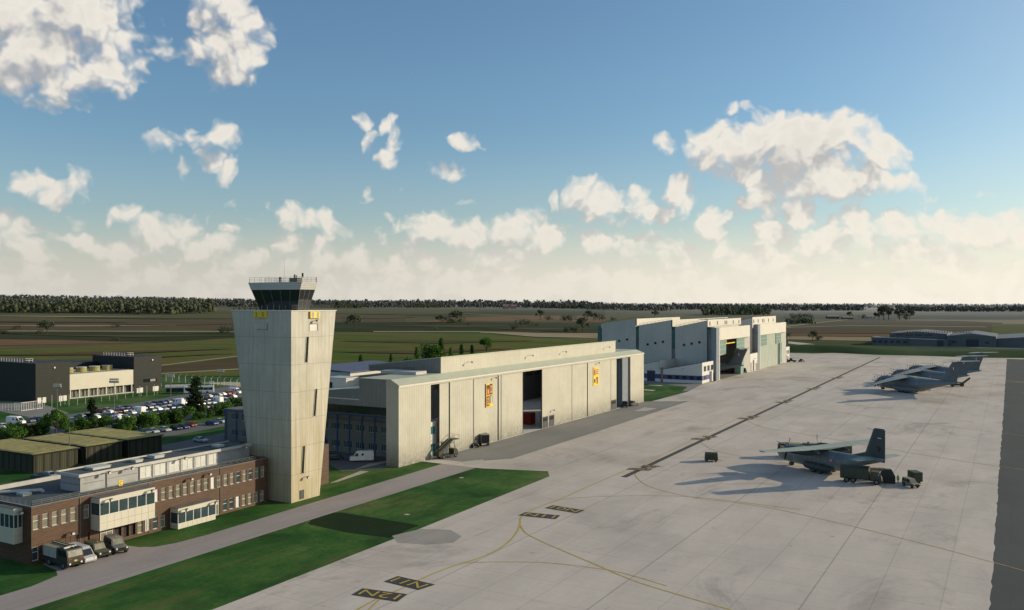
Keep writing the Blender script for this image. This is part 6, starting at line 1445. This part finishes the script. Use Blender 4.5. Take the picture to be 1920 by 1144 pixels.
# ================================================================ CAR PARKS
COLS = ['white', 'silver', 'gray', 'black', 'blue', 'red']
PROTO = {}
def car_at(col, x, y, rz, label, group, z=.02):
    k = 'car_' + col
    if k not in PROTO:
        PROTO[k] = make_car(k, label, group=group); o = PROTO[k]; o.location = (x, y, z); o.rotation_euler[2] = rz; return o
    return copy_tree(PROTO[k], (x, y, z), rz, label, group)
VP = []
rows = [((130, 799), (452, 757), 'front'), ((135, 792), (452, 750), 'second'), ((150, 784), (452, 744), 'third'), ((190, 774), (452, 737), 'back')]
for ri, (p, q_, rn) in enumerate(rows):
    a = Vector(G(*p)); c = Vector(G(*q_)); L = (c - a).length; d = (c - a) / L; n = int(L / 2.75); k = 0
    for i in range(n):
        if rnd.random() < .10: continue
        k += 1; pos = a + d * (2.75 * i + rnd.uniform(-.15, .15)); rz = ang(d.y, -d.x) + (math.pi if rnd.random() < .5 else 0) + rnd.uniform(-.04, .04)
        if (ri == 1 and i in (9, 22)) or (ri == 2 and i in (15,)) or (ri == 3 and i == 25):
            lab = 'white van among cars, %s, %s row of the big car park' % (ordw(k) + ' from the left', rn)
            if not VP: v = make_van('car_white', lab, 'parked_van', 'vehicles in the big car park'); v.location = (*pos, .02); v.rotation_euler[2] = rz; VP.append(v)
            else: copy_tree(VP[0], (*pos, .02), rz, lab)
            continue
        col = rnd.choices(COLS, (22, 24, 20, 17, 10, 7))[0]
        car_at(col, pos.x, pos.y, rz, '%s car, %s from the left, %s row of the big car park' % (dict(gray='dark grey').get(col, col), ordw(k), rn), 'vehicles in the big car park')
for k, (px, py, col) in enumerate(((272, 813, 'gray'), (287, 812, 'silver'), (309, 809, 'silver'), (330, 806, 'black'), (344, 804, 'blue'), (357, 800, 'red'))):
    x, y = G(px, py); car_at(col, x, y, ang(*cam2w(.8, -.6)), '%s car, %s from left in the short row on the lawn side' % (dict(gray='dark grey').get(col, col), ordw(k + 1)), 'cars in the short row')
for px, py, col, lab in ((397, 797, 'blue', 'dark blue estate car just left of the blue framed office'), (413, 793, 'silver', 'silver car half behind the corner of the blue framed office'), (376, 829, 'silver', 'single silver car above the roof edge, right of the store sheds'), (6, 803, 'white', 'white car at the left edge of the picture behind the hedge'), (70, 790, 'blue', 'dark blue car to the left of the big round tree'), (55, 792, 'gray', 'dark grey car left of the big round tree'), (75, 900, 'black', 'black car half hidden behind the roof edge near the store sheds'), (95, 897, 'silver', 'silver car half hidden behind the roof edge near the store sheds')):
    x, y = G(px, py); car_at(col, x, y, ang(*cam2w(.85, -.5)), lab, None)
x, y = G(30, 796); v = copy_tree(VP[0], (x, y, .02), ang(*cam2w(.95, -.2)), 'pale van left of the big round tree behind the hedge'); 
# bus, shelter, white gate frame
def make_bus():
    t = thing('bus', 'white single deck bus standing at the shelter', 'bus'); mb = MB(); mb.side([(-6, .4), (5.9, .4), (6, 1.3), (5.8, 3.0), (-5.95, 3.05)], 1.25, 'car_white', 1.2, 2.0); mb.build('body', t)
    for s_ in (-1, 1):
        for k in range(6): mb = MB(); mb.box(-5.5 + 1.85 * k, -3.8 + 1.85 * k, s_ * 1.22, s_ * 1.28, 1.5, 2.5, 'glass_dark'); mb.build('window', t)
    mb = MB(); mb.hexa([(5.9, -1.1, 1.3), (6.04, -1.1, 1.3), (6.04, 1.1, 1.3), (5.9, 1.1, 1.3)], [(5.75, -1.1, 2.8), (5.88, -1.1, 2.8), (5.88, 1.1, 2.8), (5.75, 1.1, 2.8)], 'glass_dark'); mb.build('windscreen', t)
    wheels(t, (3.6, -3.4), 1.25, .48, .3); return t
bu = make_bus(); x, y = G(373, 737.5); bu.location = (x, y, .02); bu.rotation_euler[2] = ang(*cam2w(-.96, -.25)) 
ss = thing('bus_shelter', 'curved roof glass shelter to the left of the bus', 'shelter', (*G(336, 737), 0), ang(*cam2w(1, .25)))
mb = MB(); rr = [[(x, 1.5 * math.cos(a * math.pi / 8), 2.3 + 1.3 * math.sin(a * math.pi / 8)) for a in range(9)] for x in (-5.5, 6.5)]; mb.loft([r_ + [(r_[0][0], 0, 2.2)] for r_ in rr], 'plaster_trim'); mb.build('roof', ss)
for i in range(6): mb = MB(); mb.bar((-5.3 + 2.3 * i, -1.4, 0), (-5.3 + 2.3 * i, -1.4, 2.4), .08, 'office_blue'); mb.bar((-5.3 + 2.3 * i, 1.4, 0), (-5.3 + 2.3 * i, 1.4, 2.4), .08, 'office_blue'); mb.build('post', ss)
mb = MB(); mb.box(-5.3, 6.2, 1.35, 1.4, .3, 2.2, 'glass_blue'); mb.build('glass_wall', ss)
gf = thing('goal_frame', 'white rectangular frame standing at the right end of the bus', 'frame', (*G(396, 731), 0), ang(*cam2w(1, .2)))
mb = MB(); 
for x in (-1.0, 1.0): mb.bar((x, 0, 0), (x, 0, 3.6), .18, 'white_paint', 8)
mb.bar((-1, 0, 3.6), (1, 0, 3.6), .16, 'white_paint', 8); mb.build('bars', gf)

# ---------------------------------------------------------------- masts, fences, gates
def mast(label, px, py, top, head=True, group='slender lighting masts'):
    x, y = G(px, py); h_ = ZA(top, x, y); t = thing('lighting_mast', label, 'mast', (x, y, 0), A, group)
    mb = MB(); mb.bar((0, 0, 0), (0, 0, h_), .16, 'mast_gray', 8, .08); mb.build('pole', t)
    if head:
        mb = MB(); mb.box(-1.4, 1.4, -.08, .08, h_ - .6, h_ - .45, 'mast_gray')
        for i in range(5): mb.box(-1.4 + .62 * i, -1.4 + .62 * i + .42, -.35, .05, h_ - .4, h_ + .15, 'light_metal'); mb.box(-1.25 + .58 * i, -1.25 + .58 * i + .38, -.35, .05, h_ + .3, h_ + .8, 'light_metal')
        mb.build('floodlight_rack', t)
mast('mast with flood lamps in front of the left black block', 107, 767, 724); mast('mast with flood lamps in front of the white wing', 214, 806, 714.5); mast('mast with flood lamps left of the bus shelter', 320, 746, 706); mast('mast with flood lamps right of the bus', 413.5, 736, 696)
mast('plain dark pole rising behind the brown building, by the store sheds', 130, 871, 801, False, None)
fn = thing('white_gate', 'white framed sliding gate and fence left of the black building', 'gate', (*G(30, 772), 0))
a = Vector(G(27, 771)); c = Vector(G(79, 766.5)); L = (c - a).length; d = (c - a) / L
def fpanel(parent, p, q_, h_, m, n, r_=.07, name='fence_panel'):
    mb = MB(); P = Vector((*p, 0)); Q = Vector((*q_, 0)); o = Vector(parent.location)
    for k in range(n + 1): s_ = P.lerp(Q, k / n) - o; mb.bar(s_, s_ + Vector((0, 0, h_)), r_, m, 5)
    for z in (.25, h_): mb.bar(P - o + Vector((0, 0, z)), Q - o + Vector((0, 0, z)), r_, m, 5)
    return mb.build(name, parent)
fpanel(fn, G(27, 771.5), G(39, 771.5), 3.0, 'fence_white', 3, .12, 'gate_leaf'); fpanel(fn, G(40, 771.5), G(79, 766.5), 3.0, 'fence_white', 9, .09); fpanel(fn, G(-40, 771), G(27, 771.5), 2.6, 'fence_white', 12, .04)
pf = thing('post_fence', 'row of slender fence posts with small white boards before the black building', 'fence', (*G(97, 763), 0))
P0_ = [(97, 763), (113, 762), (129, 761), (145, 759), (160, 757), (175, 755), (190, 753), (205, 751), (219, 749), (235, 747.5), (249, 745), (262, 744), (275, 743), (289, 741), (302, 738)]
for px, py in P0_:
    x, y = G(px, py); mb = MB(); mb.bar((x, y, 0), (x, y, 4.3), .09, 'plaster_trim', 6); mb.build('post', pf, world=True)
for px, py in ((73.5, 751), (83, 750), (113.5, 747.5), (121.5, 746.5), (259, 732.5), (265, 731.5), (289, 729), (294.5, 728.5)):
    x, y = G(px, 762 - (px - 97) * .115); z = ZA(py, x, y); mb = MB(); mb.hexa([(x - .1, y - .7, z - 1), (x + .1, y - .7, z - 1), (x + .1, y + .7, z - 1), (x - .1, y + .7, z - 1)], [(x - .1, y - .7, z + 1), (x + .1, y - .7, z + 1), (x + .1, y + .7, z + 1), (x - .1, y + .7, z + 1)], 'white_paint'); mb.bar((x, y, 0), (x, y, z - 1), .07, 'plaster_trim', 6); mb.build('board', pf, world=True)
bf = thing('perimeter_fence', 'security fence with bent post tops beyond the bus', 'fence', (*G(310, 716), 0))
for i in range(12):
    x, y = G(311 + 12.1 * i, 715.5 + .95 * i); mb = MB(); mb.bar((x, y, 0), (x, y, 3.3), .10, 'fence_white', 5); mb.bar((x, y, 3.3), (x + .7, y + .7, 4.1), .09, 'fence_white', 5); mb.build('post', bf, world=True)
a, c = Vector((*G(311, 715.5), 0)), Vector((*G(444, 726), 0)); mb = MB()
for z in (.6, 1.3, 2.0, 2.7, 3.2): mb.bar(a + Vector((0, 0, z)), c + Vector((0, 0, z)), .03, 'grey_metal', 4)
mb.build('wire', bf, world=True)

# ================================================================ TREES
def leaf_cloud(mb, n, fn_, size, m, rr):
    for _ in range(n):
        p = fn_(rr); u = Vector((rr.gauss(0, 1), rr.gauss(0, 1), rr.gauss(0, .7))).normalized(); v = u.orthogonal().normalized(); v.rotate(Matrix.Rotation(rr.uniform(0, 6.28), 3, u)); w_ = u.cross(v)
        s_ = size * rr.uniform(.6, 1.3); P = Vector(p); mb.add([P - v * s_, P + w_ * s_ * .7, P + v * s_, P - w_ * s_ * .7], [(0, 1, 2, 3)], m)
def make_tree(kind, seed, label, h_, name, leaf='leaf_green', n=1500, cat='tree', group=None, size=None, wfac=1.0):
    """unit tree h_ metres tall"""
    rr = random.Random(seed); t = thing(name, label, cat, group=group)
    tb = MB(); cb = MB()
    if kind == 'broad':
        th = h_ * .28; pts = [Vector((0, 0, 0)), Vector((rr.uniform(-.2, .2), rr.uniform(-.2, .2), th * .6)), Vector((0, 0, th))]
        tb.bar(pts[0], pts[1], h_ * .028, 'bark', 7, h_ * .022); tb.bar(pts[1], pts[2], h_ * .022, 'bark', 7, h_ * .018)
        lobes = []
        for k in range(11):
            a = rr.uniform(0, 6.28); el = rr.uniform(.1, 1.45); R_ = h_ * rr.uniform(.22, .34) * wfac
            c_ = Vector((math.cos(a) * math.cos(el) * R_, math.sin(a) * math.cos(el) * R_, h_ * .42 + math.sin(el) * h_ * rr.uniform(.28, .40)))
            lobes.append((c_, h_ * rr.uniform(.11, .19))); tb.bar(pts[2], c_, h_ * .012, 'bark', 5, h_ * .004)
        def f(r_):
            c_, q = r_.choice(lobes); d = Vector((r_.gauss(0, 1), r_.gauss(0, 1), r_.gauss(0, .8))).normalized() * q * (r_.random() ** .35); return c_ + d
        leaf_cloud(cb, n, f, size or h_ * .030, leaf, rr)
    elif kind == 'bush':
        for k in range(4): a = k * 1.57 + rr.random(); tb.bar((0, 0, 0), (math.cos(a) * h_ * .25, math.sin(a) * h_ * .25, h_ * .6), h_ * .02, 'bark', 5, h_ * .008)
        lobes = [(Vector((rr.uniform(-.42, .42) * h_ * wfac, rr.uniform(-.42, .42) * h_ * wfac, h_ * rr.uniform(.2, .72))), h_ * rr.uniform(.16, .30)) for _ in range(14)]
        def f(r_):
            c_, q = r_.choice(lobes); d = Vector((r_.gauss(0, 1), r_.gauss(0, 1), r_.gauss(0, 1))).normalized() * q * (r_.random() ** .3); p = c_ + d; p.z = max(p.z, .05 * h_); return p
        leaf_cloud(cb, n, f, size or h_ * .045, leaf, rr)
    else:   # conifer: tiers, open at the bottom
        tb.bar((0, 0, 0), (0, 0, h_ * .97), h_ * .02, 'bark', 7, h_ * .003)
        tiers = []
        z = h_ * .22
        while z < h_ * .97:
            R_ = h_ * .24 * wfac * (1 - (z / h_)) ** .7 * rr.uniform(.7, 1.15) + .15
            for k in range(rr.randint(4, 6)):
                a = rr.uniform(0, 6.28); tiers.append((Vector((0, 0, z)), Vector((math.cos(a) * R_, math.sin(a) * R_, z - R_ * .12))))
            z += h_ * rr.uniform(.035, .06)
        for p, q in tiers[::2]: tb.bar(p, q, h_ * .005, 'bark', 4, h_ * .002)
        def f(r_):
            p, q = r_.choice(tiers); u = r_.random() ** .6; s_ = h_ * .03; return p.lerp(q, u) + Vector((r_.gauss(0, s_), r_.gauss(0, s_), r_.gauss(0, s_ * .6)))
        leaf_cloud(cb, n, f, size or h_ * .026, leaf, rr)
    tb.build('trunk', t); cb.build('crown', t); return t
TP = {}
def tree_at(kind, var, x, y, z, h_, rz, label, name, cat='tree', group=None, leaf='leaf_green', wf=1.0, far=False):
    k = (kind, var, leaf, far, wf)
    if k not in TP:
        TP[k] = (make_tree(kind, 11 + var * 7 + len(TP), label, 10, name, leaf, 700 if far else 2600, cat, group, size=.42 if far else None, wfac=wf)); o = TP[k]
        o.location = (x, y, z); o.rotation_euler[2] = rz; o.scale = (h_ / 10,) * 3; return o
    o = copy_tree(TP[k], (x, y, z), rz, label, group, scale=h_ / 10)
    if group is None and 'group' in o: del o['group']
    return o
HG = 'trees and bushes of the hedge before the car park'
hedge = [(7, 826, 40, 'bush', 0), (29, 823, 46, 'bush', 1), (45, 820, 40, 'bush', 2), (62, 818, 42, 'bush', 0), (82, 816, 38, 'bush', 1), (105, 818, 56, 'broad', 0), (126, 814, 34, 'bush', 2), (153, 808, 38, 'bush', 1), (172, 803, 58, 'conifer', 0), (192, 803, 36, 'bush', 0), (213, 806, 32, 'bush', 2), (241, 808, 42, 'bush', 1), (260, 803, 38, 'bush', 0), (277, 803, 44, 'bush', 2), (302, 796, 38, 'bush', 1), (322, 794, 40, 'bush', 0), (341, 793, 44, 'bush', 2), (374, 786, 30, 'bush', 1), (398, 782, 36, 'bush', 0), (424, 778, 36, 'bush', 1), (446, 772, 40, 'bush', 2), (168, 806, 30, 'bush', 2), (18, 828, 36, 'bush', 2)]
hedge.sort()
for i, (px, py, hp, kd, vr) in enumerate(hedge):
    x, y = G(px, py); h_ = hp * (.74 if kd == 'bush' else .98) * depth(x, y) / F
    lab = {'broad': 'big round green tree standing above the hedge', 'conifer': 'loose dark conifer in the hedge before the parked cars'}.get(kd, 'rounded green bush, %s plant from the left along the hedge' % ordw(i + 1))
    lf = 'leaf_brown' if (kd == 'bush' and i % 7 == 3) else ('leaf_dark' if kd == 'conifer' else 'leaf_green')
    tree_at(kd, vr, x, y, 0, h_, rnd.uniform(0, 6), lab, {'bush': 'bush', 'broad': 'round_tree', 'conifer': 'conifer'}[kd], 'tree' if kd != 'bush' else 'bush', HG, lf, 1.25 if kd == 'bush' else (1.15 if kd == 'broad' else 1.0))
x, y = G(366.5, 786); tree_at('conifer', 1, x, y, 0, 82 * depth(x, y) / F, 1, 'tall narrow conifer with a bare lower trunk in front of the bus', 'conifer', 'tree', None, 'leaf_dark', 1.05)
# trees behind the long hangar
behind = [(676, 688, 22, 'conifer', 0, 'open young conifer'), (733, 684, 20, 'conifer', 2, 'open young conifer'), (782, 684, 32, 'conifer', 1, 'dark conifer'), (768, 690, 20, 'bush', 0, 'dark bush'), (812, 678, 34, 'bush', 1, 'dark bushy tree'), (827, 672, 36, 'conifer', 2, 'dark conifer'), (845, 672, 20, 'conifer', 0, 'thin young conifer'), (865, 668, 22, 'conifer', 1, 'thin young conifer'), (885, 668, 20, 'conifer', 2, 'thin young conifer'), (913, 668, 36, 'broad', 0, 'big round light green tree')]
for i, (px, py, hp, kd, vr, nm) in enumerate(behind):
    x, y, z = GT(px, py); tree_at(kd, vr, x, y, z, hp * 1.08 * depth(x, y) / F, rnd.uniform(0, 6), nm + ', %s from left above the long hangar roof' % ordw(i + 1), {'bush': 'bush', 'broad': 'round_tree', 'conifer': 'conifer'}[kd], 'tree', 'trees showing above the hangar roof', 'leaf_green', 1.3 if kd == 'broad' else 1.0)
# lone trees in the fields
field = [(8, 626, 10, 'bush'), (32, 619, 11, 'bush'), (88, 627, 32, 'broad'), (74, 626, 9, 'bush'), (219, 614, 10, 'bush'), (215, 640, 10, 'bush'), (425, 625, 18, 'bush'), (416, 624, 12, 'bush'), (665, 619, 31, 'broad'), (650, 608, 10, 'bush'), (825, 606, 18, 'broad'), (838, 605, 14, 'bush'), (857, 606, 29, 'broad'), (849, 606, 10, 'bush'), (864, 605, 12, 'bush'), (878, 611, 9, 'bush'), (817, 619, 8, 'bush'), (962, 619, 12, 'bush'), (978, 610, 13, 'bush'), (990, 609, 12, 'bush'), (1006, 612, 9, 'bush'), (1013, 600, 20, 'broad'), (1028, 601, 11, 'bush'), (1057, 601, 12, 'bush'), (1070, 602, 14, 'bush'), (1062, 623, 12, 'bush'), (1092, 624, 30, 'broad'), (1080, 624, 14, 'bush'), (1102, 601, 20, 'broad'), (1113, 601, 17, 'broad'), (1124, 601, 14, 'bush'), (635, 579, 15, 'broad'), (1228, 596, 16, 'broad'), (1150, 601, 8, 'bush'), (1524, 640, 21, 'broad'), (1533, 638, 12, 'bush'), (1593, 597, 13, 'broad'), (1657, 600, 28, 'broad'), (1666, 600, 26, 'broad'), (1648, 600, 18, 'broad'), (1687, 600, 24, 'broad'), (1706, 600, 20, 'broad'), (1698, 600, 14, 'bush'), (1476, 634, 14, 'bush'), (1865, 667, 9, 'bush'), (1500, 597, 11, 'bush'), (1515, 598, 12, 'bush'), (1490, 598, 12, 'bush'), (1618, 598, 10, 'bush')]
field.sort()
for i, (px, py, hp, kd) in enumerate(field):
    x, y, z = GT(px, py)
    tree_at(kd, i % 3, x, y, z - .2, hp * 1.12 * depth(x, y) / F, rnd.uniform(0, 6), ('lone broad crowned tree' if kd == 'broad' else 'low round shrub') + ' out in the fields, %s from the left of the scattered trees' % ordw(i + 1), 'field_tree' if kd == 'broad' else 'field_shrub', 'tree' if kd == 'broad' else 'bush', 'trees scattered in the fields', 'leaf_far', 1.15 if kd == 'broad' else 1.4, True)

# far woods: nobody could count these
def wood(name, path, hpx, m, rows_=3, step=1.0, back=1.10, tw_=.42):
    rr = random.Random(int(path[0][0]) + 5); mb = MB()
    ico = []
    for k in range(5):
        vs = []; nn = 5
        for i in range(nn):
            for j in range(7):
                el = -1.1 + 2.5 * i / (nn - 1); a = 6.283 * j / 7 + i * .45; q = rr.uniform(.72, 1.18); vs.append((math.cos(a) * math.cos(el) * q, math.sin(a) * math.cos(el) * q, math.sin(el) * q))
        ico.append((vs, [(i * 7 + j, i * 7 + (j + 1) % 7, (i + 1) * 7 + (j + 1) % 7, (i + 1) * 7 + j) for i in range(nn - 1) for j in range(7)]))
    for (x0, y0), (x1, y1) in zip(path, path[1:]):
        n = max(1, int((x1 - x0) / (hpx * step * .42)))
        for i in range(n):
            for r_ in range(rows_):
                u = (i + rr.random()) / n; px = x0 + (x1 - x0) * u; py = y0 + (y1 - y0) * u
                p = GT(px, py); f = 1 + (back - 1) * r_ / max(1, rows_ - 1) + rr.uniform(0, .02); x, y = p[0] * f, p[1] * f; z = hill(x, y)
                h_ = hpx * depth(p[0], p[1]) / F * rr.uniform(.72, 1.12); w_ = h_ * rr.uniform(.26, .40)
                for b_ in range(6):
                    vs, fs = rr.choice(ico); s_ = w_ * rr.uniform(.28, .6); c_ = (x + rr.gauss(0, w_ * .5), y + rr.gauss(0, w_ * .5), z + h_ * rr.uniform(.12, .88))
                    mb.add([(c_[0] + v[0] * s_, c_[1] + v[1] * s_, c_[2] + v[2] * s_ * 1.05) for v in vs], fs, m)
                for b_ in range(34):
                    a = rr.uniform(0, 6.28); q = w_ * rr.uniform(.5, 1.15); P = Vector((x + math.cos(a) * q, y + math.sin(a) * q, z + h_ * rr.uniform(.12, 1.0))); v = Vector((rr.gauss(0, 1), rr.gauss(0, 1), rr.gauss(0, 1))).normalized() * h_ * .05; u_ = v.orthogonal().normalized() * h_ * .04
                    mb.add([P - v, P + u_, P + v, P - u_], [(0, 1, 2, 3)], m)
    o = mb.build(name); o['kind'] = 'stuff'; return o
def stuff(o, label, cat='wood'): o['label'] = label; o['category'] = cat; return o
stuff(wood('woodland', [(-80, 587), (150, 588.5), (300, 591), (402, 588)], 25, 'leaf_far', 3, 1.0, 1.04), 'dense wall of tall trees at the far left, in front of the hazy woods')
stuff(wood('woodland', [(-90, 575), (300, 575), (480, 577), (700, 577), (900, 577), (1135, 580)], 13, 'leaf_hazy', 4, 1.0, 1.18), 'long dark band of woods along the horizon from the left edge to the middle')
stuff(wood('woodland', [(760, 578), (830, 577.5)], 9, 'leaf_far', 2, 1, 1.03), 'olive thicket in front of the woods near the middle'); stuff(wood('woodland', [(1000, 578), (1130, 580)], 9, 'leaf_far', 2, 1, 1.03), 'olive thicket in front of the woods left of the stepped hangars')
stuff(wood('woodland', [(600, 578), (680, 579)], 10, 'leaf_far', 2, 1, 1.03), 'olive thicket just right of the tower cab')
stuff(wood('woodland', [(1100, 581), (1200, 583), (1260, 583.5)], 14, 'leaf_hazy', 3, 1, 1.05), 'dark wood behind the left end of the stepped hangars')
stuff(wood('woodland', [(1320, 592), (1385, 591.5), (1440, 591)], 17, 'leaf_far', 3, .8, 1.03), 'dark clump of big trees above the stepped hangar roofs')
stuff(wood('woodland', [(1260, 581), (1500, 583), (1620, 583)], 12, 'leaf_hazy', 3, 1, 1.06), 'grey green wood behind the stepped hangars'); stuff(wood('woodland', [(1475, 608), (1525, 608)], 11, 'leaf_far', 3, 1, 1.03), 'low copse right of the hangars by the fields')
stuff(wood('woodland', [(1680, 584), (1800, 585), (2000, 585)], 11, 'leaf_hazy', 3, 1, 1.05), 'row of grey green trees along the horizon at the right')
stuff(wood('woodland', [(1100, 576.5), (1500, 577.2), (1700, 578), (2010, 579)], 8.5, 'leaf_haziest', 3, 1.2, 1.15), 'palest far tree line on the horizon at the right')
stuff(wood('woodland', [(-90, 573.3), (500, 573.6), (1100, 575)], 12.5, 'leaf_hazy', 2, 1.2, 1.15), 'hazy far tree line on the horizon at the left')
